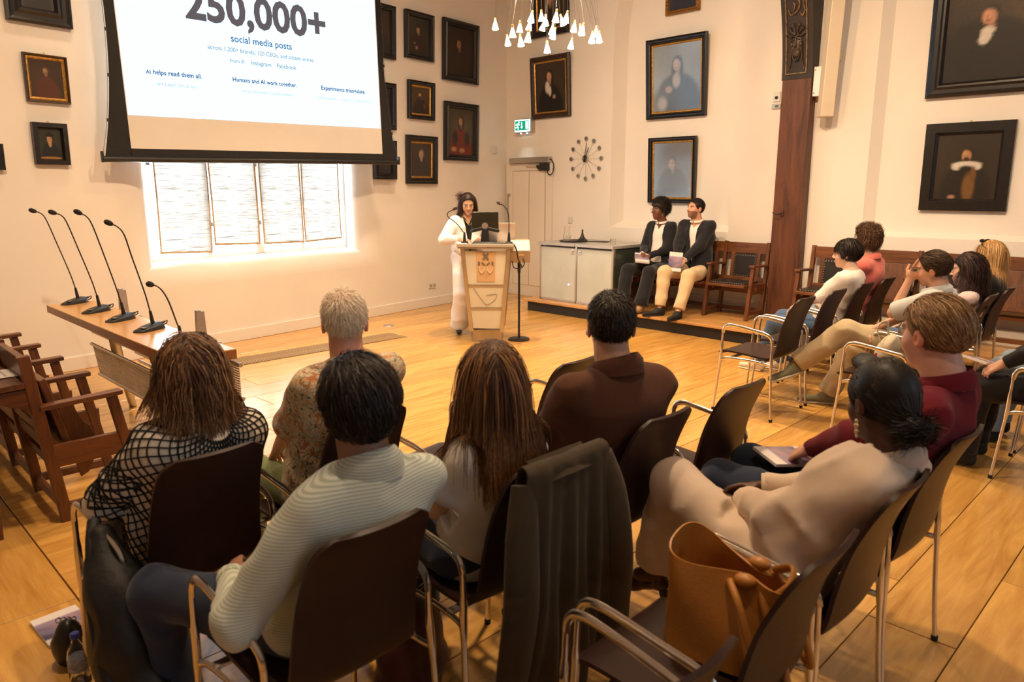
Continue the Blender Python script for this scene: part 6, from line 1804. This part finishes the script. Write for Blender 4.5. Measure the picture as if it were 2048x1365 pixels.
# her open-toed heels
HEELM = mat('brown_patent_leather', (.075, .020, .010), .25, vary=.2)
for i, (a, f, up) in enumerate(((r['an'][0], V3((.05, 1, -.12)).normalized(), V3((0, .15, 1)).normalized()), (r['an'][1], V3((.1, 1, 0)).normalized(), V3((0, 0, 1))))):
    sh_ = blob('heeled_sandal', [cap_(a - f * .03 - up * .035, a + f * .10 - up * .075, .028, .030, .02, (up, .6)), cap_(a + f * .10 - up * .075, a + f * .165 - up * .070, .032, .026, .02, (up, .55)), cap_(a + f * .10 - up * .055, a + f * .125 - up * .06, .034, .034, .02, (f, .8)), cap_(a - f * .02, a - f * .032 - up * .03, .032, .03, .02)], .0065, HEELM, r['t'], .02)
    MB().bar(a - f * .04 - up * .05, a - f * .05 - up * .125, .034, .030, up=f, w2=.026, h2=.024).build('block_heel', mat('dark_heel', (.015, .008, .006), .4), sh_, bevel=.004)
    blob('toes', [ell_(a + f * (.175 - .006 * j) - up * .062 + f.cross(up) * (-.022 + .011 * j), (.008, .012, .008)) for j in range(5)], .004, SKINM, sh_, .004, None, lambda V: np.tile(np.array(BROWNSKIN) * 1.3, (len(V), 1)))
# man in burgundy
BURG = fabric('burgundy_knit', (.13, .006, .014), .9, .1, .3, .05)
r = person('man with light brown hair in a burgundy sweater, face in profile', (2.70, .875, 0), 0, (-.02, -.185, 1.225), hy=-26, hp=-2, sw=.215, skin=(.64, .34, .24),
           hands=((.06, .27, .675), (.20, .20, .69)), elbow_pole=((-.9, -.4, -.5), (.7, -.5, -.4)), feet=feet_fwd(.13, .48), top=dict(mat=BURG, name='sweater', sleeve=2, ex=.022, hem=-.10, fold=.007, ff=13, collar=(BURG, .045, .080)), bottom=dict(mat=DENIM), shoes=dict(mat=LEATHERSHOE), cvox=.0105, vox=.005, s=1.08)
short_hair(r, (.23, .118, .048), 7000, .05, 41, 1.0, .070, .35, .0012, (.15, -.75, -.45), .03, 0.05, .03, tint=((.42, .27, .13), .3), nape=-.055, nseg=6, fluff=.08)
MB().tube([r['NB'] + V3((.066 * math.cos(a), .066 * math.sin(a) + .012, .016 - .012 * math.sin(a))) for a in np.linspace(math.pi, 2 * math.pi, 16)], .010, 8, .6).build('undershirt_collar', mat('white_knit', (.6, .55, .5), .8), r['t'], smooth=60)

# ================================================================== THE FAR BLOCK
r = person('woman with dark bob in a white blouse and jeans, profile', (6.50, 2.53, 0), 0, (.0, -.11, 1.155), hy=10, sw=.17, fem=True, skin=(.66, .43, .32), hands=((.0, .27, .68), (.05, .28, .66)), curl=(.6, .8),
           feet=(((-.02, .62, .085), (.0, 1, 0)), ((.13, .45, .085), (.1, 1, 0))), top=dict(mat=WHITECL, name='blouse', sleeve=1.0, ex=.018, hem=-.09, fold=.006, bust=True), bottom=dict(mat=DENIM2), shoes=dict(mat=mat('cream_trainer', (.62, .52, .38), .6, vary=.05), sole=mat('cream_sole', (.6, .55, .45), .6)), vox=.0062)
bob = short_hair(r, (.016, .010, .007), 2600, .10, 51, 1.08, .052, .3, .0015, (.0, -.15, -.9), .08, 0, .0, nape=-.085, nseg=7)
C, M = r['C'], r['M']; T = lambda p: C + M @ V3(p)
blob('side_lock', [cap_(T((sd * .066, .03, .05)), T((sd * .084, .012, -.02)), .026, .020) for sd in (-1, 1)] + [cap_(T((0, .075, .085)), T((-.055, .072, .045)), .018, .014)], .007, HAIRM, bob, .02, None, lambda V: np.tile((.014, .009, .007), (len(V), 1)))
PINK = fabric('coral_pink_jersey', (.62, .15, .12), .9, .06)
r = person('person with dark curly hair in a coral pink polo shirt', (7.02, 2.53, 0), 0, (-.05, -.10, 1.24), hy=-18, sw=.20, skin=(.60, .36, .26), hands=lap(), feet=feet_fwd(), top=dict(mat=PINK, name='polo_shirt', sleeve=.8, ex=.018, hem=-.10, collar=(PINK, .04, .074)), bottom=dict(mat=fabric('light_denim', (.17, .25, .36), .9)), shoes=dict(mat=LEATHERSHOE))
short_hair(r, (.060, .028, .013), 4200, .10, 61, 1.14, .055, .45, .0020, (.0, -.2, .3), .10, 1.1, .06, tint=((.16, .08, .035), .25), nape=-.06, nseg=9, dispa=.012, fluff=.45)
KHAKI = fabric('khaki_cotton', (.46, .36, .22), .85, .05); PALEBLUE = fabric('pale_linen', (.50, .52, .50), .85, .04)
r = person('man in khaki trousers resting his cheek on his hand, legs crossed', (5.80, 1.60, 0), 0, (-.13, -.08, 1.155), hy=4, hp=-6, hr=-8, sw=.205, skin=(.56, .30, .19),
           hands=((-.155, .055, 1.075), (-.36, .40, .60)), elbow_pole=((-.25, .30, -1), (.2, -.5, -.6)), handor=(((-.05, -.55, 1.0), (.7, .15, .1), 1), ((-.25, .2, -1), (.2, -1, 0), 1)), curl=(.12, .35),
           feet=(((-.44, .70, .40), (-.75, .55, -.25), (.1, .2, 1)), ((.03, .62, .085), (-.5, 1, 0))), knee_pole=((-.2, .35, 1), (.0, .3, 1)),
           top=dict(mat=PALEBLUE, sleeve=.9, ex=.020, hem=-.08, collar=(PALEBLUE, .04, .075)), bottom=dict(mat=KHAKI, r=(.10, .082, .070), len=.95, fold=.009), shoes=dict(mat=fabric('olive_knit_trainer', (.20, .19, .12), .8), sole=mat('pale_sole', (.55, .50, .38), .6), L=.29), vox=.006, cvox=.0105)
short_hair(r, (.045, .022, .011), 3200, .045, 71, 1.02, .070, .35, .0015, (.1, -.7, -.1), .06, .1, .04, tint=((.12, .065, .03), .2), nape=-.06)
LILAC = fabric('pale_pink_cotton', (.62, .48, .46), .85, .05)
r = person('woman with long dark wavy hair in a pale pink shirt', (6.44, 1.60, 0), 0, (-.05, -.12, 1.10), hy=8, hp=-4, sw=.165, fem=True, skin=(.62, .40, .30), hands=lap(), feet=feet_fwd(), top=dict(mat=LILAC, sleeve=2, ex=.016, hem=-.09), bottom=dict(mat=DENIM2), shoes=dict(mat=LEATHERSHOE))
long_hair(r, (.020, .009, .007), 2800, .30, 81, curl=.5, grav=.42, thick=1.08, nseg=10, cfreq=22, spread=.1, front=.055, tint=((.06, .02, .012), .25), face=True)
r = person('blonde woman with sunglasses pushed up on her head', (7.02, 1.60, 0), 0, (.02, -.12, 1.165), hy=-22, sw=.17, fem=True, skin=(.64, .40, .28), hands=lap(), feet=feet_fwd(), top=dict(mat=BLACKCL, sleeve=2, ex=.016, hem=-.09), bottom=dict(mat=BLACKCL), shoes=dict(mat=LEATHERSHOE))
long_hair(r, (.34, .18, .065), 2400, .24, 91, grav=.5, thick=1.05, nseg=9, tint=((.55, .34, .14), .35), curl=.12)
sg_ = MB(); C, M = r['C'], r['M']
for sd in (-1, 1):
    sg_.ball(C + M @ V3((sd * .034, .055, .125)), (.026, .022, .014), 12, 8)
    sg_.tube([C + M @ V3((sd * .058, .055, .12)), C + M @ V3((sd * .085, .0, .085)), C + M @ V3((sd * .09, -.06, .04))], .003, 6)
sg_.tube([C + M @ V3((-.012, .062, .13)), C + M @ V3((.012, .062, .13))], .003, 6)
sg_.build('sunglasses', mat('dark_lenses', (.012, .010, .012), .12), r['t'], smooth=60)
# people cut by the right edge
r = person('person in black trousers holding a booklet, cut by the right edge', (5.22, .57, 0), 0, (.05, -.05, 1.2), hy=5, sw=.2, skin=(.60, .34, .24), hands=((-.17, .42, .64), (-.06, .42, .66)), elbow_pole=((-1, -.3, -.5), (.6, -.6, -.4)), curl=(.5, .7), feet=feet_fwd(.14, .5), top=dict(mat=BLACKCL, sleeve=2, ex=.016, hem=-.1), bottom=dict(mat=BLACKCL, r=(.10, .08, .07)), shoes=dict(mat=LEATHERSHOE), vox=.008)
short_hair(r, (.05, .03, .02), 900, .04, 95, 1.02)
r = person('person in light jeans at the right edge, mostly out of view', (5.85, .57, 0), 0, (.05, -.05, 1.2), sw=.18, skin=(.60, .34, .24), hands=lap(), feet=feet_fwd(.14, .5), top=dict(mat=WHITECL, sleeve=2, ex=.016, hem=-.1), bottom=dict(mat=fabric('pale_denim', (.22, .28, .34), .9), r=(.10, .08, .07)), shoes=dict(mat=LEATHERSHOE), vox=.011)
short_hair(r, (.05, .03, .02), 900, .04, 96, 1.02)

# ================================================================== ON THE PLATFORM
r = person('woman with short afro hair and glasses in a dark suit on the platform', (8.22, 5.45, 0), 90, (.035, .0, 1.435), hy=-26, hp=2, hip_z=.705, sw=.185, fem=True, skin=(.15, .055, .028), lips=(.16, .05, .04), s=1.04,
           hands=((-.01, .27, .86), (.10, .27, .88)), elbow_pole=((-.7, -.9, -.4), (.7, -.9, -.4)), feet=(((-.14, .62, .255), (-.2, 1, 0)), ((.16, .60, .255), (.3, 1, 0))), knee_pole=((-.2, .6, 1), (.2, .6, 1)), legs=.46,
           top=dict(mat=NAVY, name='jacket', sleeve=2, ex=.022, hem=-.12, fold=.005, open=(.095, .075, -.14), inner=WHITECL, collar=(WHITECL, .03, .058)), bottom=dict(mat=NAVY, r=(.09, .075, .085), len=.93), shoes=dict(mat=mat('tan_leather', (.36, .22, .11), .45), L=.24))
RB = (.014, .009, .007)
hb = hair_cap('hair', r['t'], r['C'], r['M'], r['s'], RB, 1.22, .05, disp=lambda P_: .008 * vnoise(P_, 70, 2), nape=-.06)
rt_, nr_ = scalp_roots(3000, 101); rt_ = rt_ * 1.18
strands('hair_strands', hb, r['C'], r['M'], r['s'], rt_, nr_, .05, RB, 7, .0016, 0, .9, 30, .15, 102, jitter=.4)
spectacles(r, mat('clear_gold_frame', (.5, .4, .3), .25, .6))
for sd in (-1, 1):
    MB().tube([r['C'] + r['M'] @ V3((sd * .084, -.005 + .012 * math.sin(a), -.05 + .018 * math.cos(a))) for a in np.linspace(0, 6.28, 14)], .003, 6).build('earring', mat('silver_hoop', (.7, .68, .62), .25, .9), r['t'])
for i in (1,):
    MB().tube([lerp(r['el'][i], r['wr'][i], .93), lerp(r['el'][i], r['wr'][i], 1.02)], .034, 12).build('shirt_cuff', WHITECL, r['t'], smooth=60)
r = person('bearded man in dark blazer and cream trousers on the platform', (8.22, 4.90, 0), 90, (.06, .0, 1.465), hy=-22, hp=9, hip_z=.70, sw=.225, skin=(.62, .33, .22), beard=((.07, .035, .02), .75), s=1.04,
           hands=((-.01, .31, .85), (.11, .33, .83)), elbow_pole=((-.7, -.9, -.4), (.7, -.9, -.4)), handor=(None, ((-.15, .7, -.55), (-.8, -.2, -.3))), feet=(((-.17, .66, .255), (-.1, 1, 0)), ((.13, .60, .255), (.45, 1, 0))), knee_pole=((-.25, .6, 1), (.15, .6, 1)), legs=.47,
           top=dict(mat=NAVY, name='blazer', sleeve=2, ex=.026, hem=-.14, fold=.005, open=(.0, .075, .05), inner=WHITECL, collar=(WHITECL, .032, .064)), bottom=dict(mat=fabric('cream_chino', (.62, .47, .28), .85, .04), r=(.098, .080, .066), len=.90), shoes=dict(mat=LEATHERSHOE, sole=RUBBER, L=.29))
short_hair(r, (.016, .010, .008), 2600, .028, 111, 1.0, .074, .3, .0014, (.0, -.5, -.3), .05, .05, .03, nape=-.05)
for i in (0, 1):
    MB().tube([lerp(r['el'][i], r['wr'][i], .86), lerp(r['el'][i], r['wr'][i], 1.0)], .040, 12).build('shirt_cuff', WHITECL, r['t'], smooth=60)
MB().tube([r['wr'][1] + V3((.028 * math.cos(a), .010 * math.sin(a), .026 * math.sin(a))) for a in np.linspace(0, 6.28, 14)], .006, 6).build('watch', BLACKPL, r['t'])

# ================================================================== THE SPEAKER
WHITESUIT = fabric('white_suiting', (.80, .78, .78), .8, .03)
r = person('woman in a white suit speaking at the lectern', (5.80, 6.56, 0), 152, (-.005, .05, 1.535), hy=-8, hp=-16, hip_z=.93, sw=.18, fem=True, skin=(.55, .30, .19), s=1.0, stand=True, legs=.455,
           hands=((-.10, .36, 1.14), (.16, .34, 1.14)), elbow_pole=((-.9, -.5, -.6), (1, -.5, -.5)), feet=(((-.10, -.02, .09), (-.1, 1, 0)), ((.12, .04, .09), (.2, 1, 0))), knee_pole=((-.1, 1, 0), (.1, 1, 0)),
           top=dict(mat=WHITESUIT, name='blazer', sleeve=2, ex=.022, hem=-.16, fold=.006, cuff=.042, open=(.0, .065, .06), inner=fabric('black_top', (.01, .01, .01))), bottom=dict(mat=WHITESUIT, r=(.10, .085, .105), len=.99, fold=.006), shoes=dict(mat=LEATHERSHOE, L=.22), vox=.006, cvox=.0105)
long_hair(r, (.030, .014, .009), 2400, .26, 121, grav=.5, thick=1.05, nseg=9, tint=((.10, .05, .025), .3), curl=.15, colliders=[(tuple(r['ch']), (.17, .13, .25)), (tuple(r['C'] + r['M'] @ V3((0, .035, -.045))), (.066, .085, .095))], face=True)
C, M = r['C'], r['M']
hk = RNG.normal(0, .02, (160, 3)) + np.array([.05, -.10, .06]); dk = RNG.normal(0, .5, (160, 3)) + np.array([.8, -.5, .2])
strands('loose_hair', r['t'], C, M, 1.0, hk, dk / np.linalg.norm(dk, axis=1)[:, None], .08, (.04, .018, .01), 5, .0014, .15, .1, 8, .0, 122)
MB().tube(smooth_path([r['NB'] + V3((-.06, .03, .0)), r['NB'] + V3((-.035, .10, -.06)), r['NB'] + V3((0, .115, -.10)), r['NB'] + V3((.035, .10, -.06)), r['NB'] + V3((.06, .03, .0))], 6), .003, 6).build('necklace', BRASS, r['t'])

# ================================================================== LOOSE THINGS
COVERM = attr_mat('printed_cover', .35, 'paint', .5, .2)
def cover_mesh(w, h, z, seed=1):
    nx, ny = 14, 20
    X, Y = np.meshgrid(np.linspace(0, 1, nx + 1), np.linspace(0, 1, ny + 1), indexing='ij')
    rng = np.random.default_rng(seed)
    C = np.tile(np.array([.74, .70, .70]), X.shape + (1,))
    m = (Y > .16) & (Y < .80)
    k = np.clip((Y - .16) / .64, 0, 1)[..., None]; wv = (.5 + .5 * np.sin(Y * 22 + np.sin(X * 5) * 1.5 + seed))[..., None]
    pic = np.array([.07, .08, .20]) * (1 - k) + np.array([.34, .27, .42]) * k
    pic = pic * (1 - .45 * wv) + np.array([.62, .34, .22]) * .45 * wv * np.exp(-((X - .65) / .35) ** 2)[..., None]
    C[m] = pic[m]
    vs = [((X[i, j] - .5) * w, (Y[i, j] - .5) * h, z) for i in range(nx + 1) for j in range(ny + 1)]
    fs = [(i * (ny + 1) + j, (i + 1) * (ny + 1) + j, (i + 1) * (ny + 1) + j + 1, i * (ny + 1) + j + 1) for i in range(nx) for j in range(ny)]
    me = bpy.data.meshes.new('cover'); me.from_pydata(vs, [], fs)
    at = me.color_attributes.new('paint', 'FLOAT_COLOR', 'POINT'); c = np.ones((len(vs), 4), np.float32); c[:, :3] = C.reshape(-1, 3)
    at.data.foreach_set('color', c.ravel())
    return me
def booklet(label, loc, rot, w=.165, h=.235, th=.012, n=1):
    for k in range(n):
        t = thing('booklet', label if n == 1 else label, 'booklet', loc)
        t.rotation_euler = rot
        b = MB().bx(-w / 2, w / 2, -h / 2, h / 2, 0, th).build('pages', PAPER, t, bevel=.001)
        link_mesh('cover', cover_mesh(w, h, th + .0008, k + 1), COVERM, t)
    return t
booklet('booklet with sunset cover lying on the floor at the lower left', (.583, 3.10, .002), (0, 0, R(3)))
booklet('booklet on the lap of the man in burgundy', (2.80, 1.20, .625), (R(6), R(-6), R(60)))
booklet('booklet held by the person cut off at the right edge', (5.18, 1.06, .655), (R(12), R(-8), R(75)))
t = booklet('booklet held upright on the knees of the bearded man', (7.80, 4.95, .83), (R(82), R(4), R(-62)), .16, .235, .022)
t = booklet('booklets stacked in the lap of the woman with glasses', (7.86, 5.49, .825), (R(-20), R(-6), R(130)), .18, .25, .026)

# dark olive coat over the chair back
COATM = fabric('dark_olive_twill', (.045, .030, .013), .8, .2, .3, .1, .6)
t = thing('coat', 'dark olive coat draped over the chair of the long haired woman', 'coat', (1.53, 1.34, .92))
def coat_fn(p, q):
    s = 2 * p - 1
    # q: 0 inside hem, .25 top edge, 1 outside hem
    if q < .22:
        f = q / .22; y = -.285 - .045 * f; z = .70 + .235 * f; w = .168; fold = 0
    elif q < .32:
        f = (q - .22) / .10; y = -.33 - .055 * f; z = .935 + .012 * math.sin(f * math.pi); w = .168 + .01 * f; fold = 0
    else:
        f = (q - .32) / .68; y = -.385 + .02 * f - .02 * math.sin(f * 3); z = .935 - .70 * f - .05 * f * math.sin(s * 3 + 1); w = .178 + .06 * f; fold = .030 * f ** .6
    y += -fold * (.5 + .5 * math.sin(s * 9.5 + 1.2 * math.sin(q * 4))) - .012 * fold / .03 * math.sin(s * 21 + q * 3)
    edge = .06 * max(0, q - .3) * (abs(s) ** 4)
    return (s * w + .01 * math.sin(q * 8), y - .012 + edge, z)
PC = V3((1.53, ROW1V, 0)); RC = V3(t.location)
MB().sheet(lambda p, q: V3(coat_fn(p, q)) + PC - RC, 44, 40, .006).build('coat_body', COATM, t, smooth=70)
for (x, sd, zl) in ((.20, 1, .10), (-.19, -1, .22)):
    pts = smooth_path([V3((x * .88, -.375, .90)), V3((x + .01 * sd, -.40, .76)), V3((x + .03 * sd, -.415, .55)), V3((x + .045 * sd, -.40, .36)), V3((x + .05 * sd, -.395, zl + .08))], 6)
    m = MB().tube([q + PC - RC for q in pts], [.045 + .018 * math.sin(i / len(pts) * 3) for i in range(len(pts))], 14, .55, ref=(1, 0, 0))
    sl_ = m.build('sleeve', COATM, t, smooth=70)
    e = pts[-1] + PC - RC
    MB().lathe([(.0, 0), (.009, 0), (.009, .004), (0, .004)], 10, e + V3((0, -.035, .04)), Matrix.Rotation(R(90), 3, 'X')).build('cuff_button', BLACKPL, sl_)
MB().sheet(lambda p, q: V3(((2 * p - 1) * .12, -.335 - .06 * q - .02 * math.sin(p * 3.14), .945 + .012 * math.sin(p * 3.14) - .055 * q)) + PC - RC, 14, 4, .006).build('coat_collar', COATM, t, smooth=70)

# tan leather shoulder bag on the chair
TAN = mat('tan_leather_bag', (.42, .17, .028), .42, vary=.10, vscale=9, bump=.1, bscale=120)
t = thing('handbag', 'tan leather bucket bag with tubular handles on the chair', 'bag', (1.675, .85, .475), R(8))
def bag_fn(p, q):
    a = 2 * math.pi * p; ca, sa = math.cos(a), math.sin(a)
    ex = .75
    x = math.copysign(abs(ca) ** ex, ca) * (.105 - .02 * q); y = math.copysign(abs(sa) ** ex, sa) * (.165 - .005 * q)
    z = .0 + q * (.255 + .035 * sa + .02 * math.sin(2 * a))
    pin = 1 - .45 * q * q * math.exp(-((sa + .25) / .35) ** 2)
    return (x * pin + .012 * math.sin(3 * a + q * 5) * q, y, z)
MB().sheet(bag_fn, 48, 14, .005).build('bag_body', TAN, t, smooth=60)
MB().prism([Vector(bag_fn(k / 24, 0.03)) for k in range(24)], (0, 0, .006)).build('bag_base', TAN, t)
for k, sd in enumerate((-1, 1)):
    pts = smooth_path([(sd * .06, -.02, .235), (sd * .10, -.06, .20), (sd * .125, -.11, .10), (sd * .12, -.16, .0), (sd * .10, -.20, -.03), (sd * .085, -.18, .06), (sd * .07, -.12, .19), (sd * .05, -.10, .24)], 7)
    MB().tube(pts, .0105, 10).build('handle', TAN, t, smooth=60)
    MB().ball((sd * .055, -.06, .245), (.022, .03, .018), 12, 8).build('knot', TAN, t, smooth=60)
MB().tube(smooth_path([(-.06, -.13, .22), (-.02, -.16, .25), (.03, -.15, .27), (.05, -.10, .24)], 6), .013, 10, .5).build('drawstring', TAN, t, smooth=60)

# black rucksack hanging from the armrest of the net-top woman's chair
t = thing('rucksack', 'black rucksack hanging from the armrest beside the woman in net top', 'bag', (.58, 2.28, .10))
BP = mat('black_nylon', (.006, .006, .007), .6, vary=.3, vscale=30, bump=.3, bscale=40)
L0 = V3(t.location)
blob('bag_body', [ell_(V3((.575, 2.25, .50)) - L0, (.075, .115, .10)), ell_(V3((.56, 2.22, .36)) - L0, (.085, .14, .17)), ell_(V3((.60, 2.16, .22)) - L0, (.09, .15, .12)), cap_(V3((.575, 2.36, .655)) - L0, V3((.57, 2.26, .52)) - L0, .035, .075)], .010, BP, t, .05, folds(.008, 14, 2))
MB().tube(smooth_path([V3(p) - L0 for p in [(.575, 2.42, .69), (.54, 2.33, .64), (.50, 2.22, .48), (.50, 2.12, .28), (.56, 2.05, .16)]], 6), .011, 8, 1.8).build('strap', BP, t, smooth=60)
MB().tube(smooth_path([V3(p) - L0 for p in [(.645, 2.16, .55), (.668, 2.12, .45), (.672, 2.08, .35)]], 6), .006, 6).build('zip', mat('brass_zip', (.45, .25, .08), .35, .8), t, smooth=60)

# on the floor, lower left: pouch and water bottle
t = thing('pouch', 'small black pouch with lacing standing on the floor', 'pouch', (.545, 2.84, 0))
blob('pouch_body', [ell_((0, 0, .065), (.055, .06, .07)), ell_((0, -.01, .12), (.035, .04, .05))], .007, mat('black_soft_leather', (.012, .010, .009), .4, vary=.3), t, .03, folds(.005, 30, 3))
for k in range(4):
    MB().tube([V3((-.02 + .014 * k + .008 * math.cos(a), .02 - .01 * k, .165 + .010 * math.sin(a))) for a in np.linspace(0, 6.28, 12)], .0022, 5).build('lace_ring', CHROME, t)
MB().tube(smooth_path([(.03, -.02, .14), (.07, -.03, .12), (.10, .0, .10), (.13, -.02, .11)], 5), .003, 6).build('cord', BLACKPL, t)
t = thing('water_bottle', 'clear plastic water bottle with blue cap on the floor', 'bottle', (.535, 2.685, 0))
MB().lathe([(0, 0), (.030, 0), (.033, .01), (.033, .05), (.030, .055), (.033, .06), (.033, .105), (.029, .13), (.016, .155), (.0125, .165), (.0125, .178), (.010, .178), (.010, .163), (.027, .128), (.031, .105), (.031, .012), (0, .006)], 22).build('bottle', glass('clear_pet', (.9, .92, .93), .05, ior=1.3), t, smooth=50)
MB().lathe([(0, .172), (.015, .172), (.0155, .174), (.0155, .19), (.013, .193), (0, .193)], 20).build('cap', mat('blue_cap', (.02, .05, .32), .35), t, smooth=40)
MB().lathe([(.0335, .055), (.0338, .056), (.0338, .10), (.0335, .101)], 22).build('label', mat('pale_label', (.30, .30, .34), .5, vary=.3, vscale=60), t, smooth=60)
# dark red bag under the coat chair
t = thing('shopping_bag', 'dark red bag standing on the floor under the chairs', 'bag', (1.36, 1.86, 0), R(20))
blob('bag_body', [ell_((0, 0, .15), (.16, .09, .16)), ell_((0, 0, .06), (.17, .10, .07))], .012, fabric('dark_red_leather', (.055, .006, .005), .5), t, .04, folds(.006, 14, 4))
for sd in (-1, 1):
    MB().tube(smooth_path([(-.08, sd * .05, .27), (-.06, sd * .06, .38), (.06, sd * .06, .38), (.08, sd * .05, .27)], 6), .006, 6).build('handle', BLACKPL, t)
# cream tote and black bag on the empty far chair
t = thing('tote_bag', 'cream cotton tote bag with red print on the far aisle chair', 'bag', (5.36, 1.66, .475))
blob('bag_body', [ell_((0, 0, .10), (.12, .07, .11)), ell_((0, -.01, .17), (.10, .05, .07))], .010, fabric('cream_canvas', (.60, .52, .38), .9), t, .03, folds(.008, 20, 6))
MB().ball((-.105, .02, .10), (.008, .035, .03), 10, 8).build('red_print', mat('red_print', (.45, .01, .01), .6), t)
MB().tube(smooth_path([(-.06, .04, .2), (-.09, .05, .30), (.02, .03, .32), (.06, .02, .2)], 6), .010, 8, .3).build('handle', fabric('cream_strap', (.6, .52, .38)), t)
t = thing('black_bag', 'soft black bag lying on the far aisle chair seat', 'bag', (5.24, 1.74, .475))
blob('bag_body', [ell_((0, 0, .045), (.12, .10, .05)), ell_((.02, .02, .07), (.08, .07, .04))], .010, BP, t, .03, folds(.008, 22, 7))
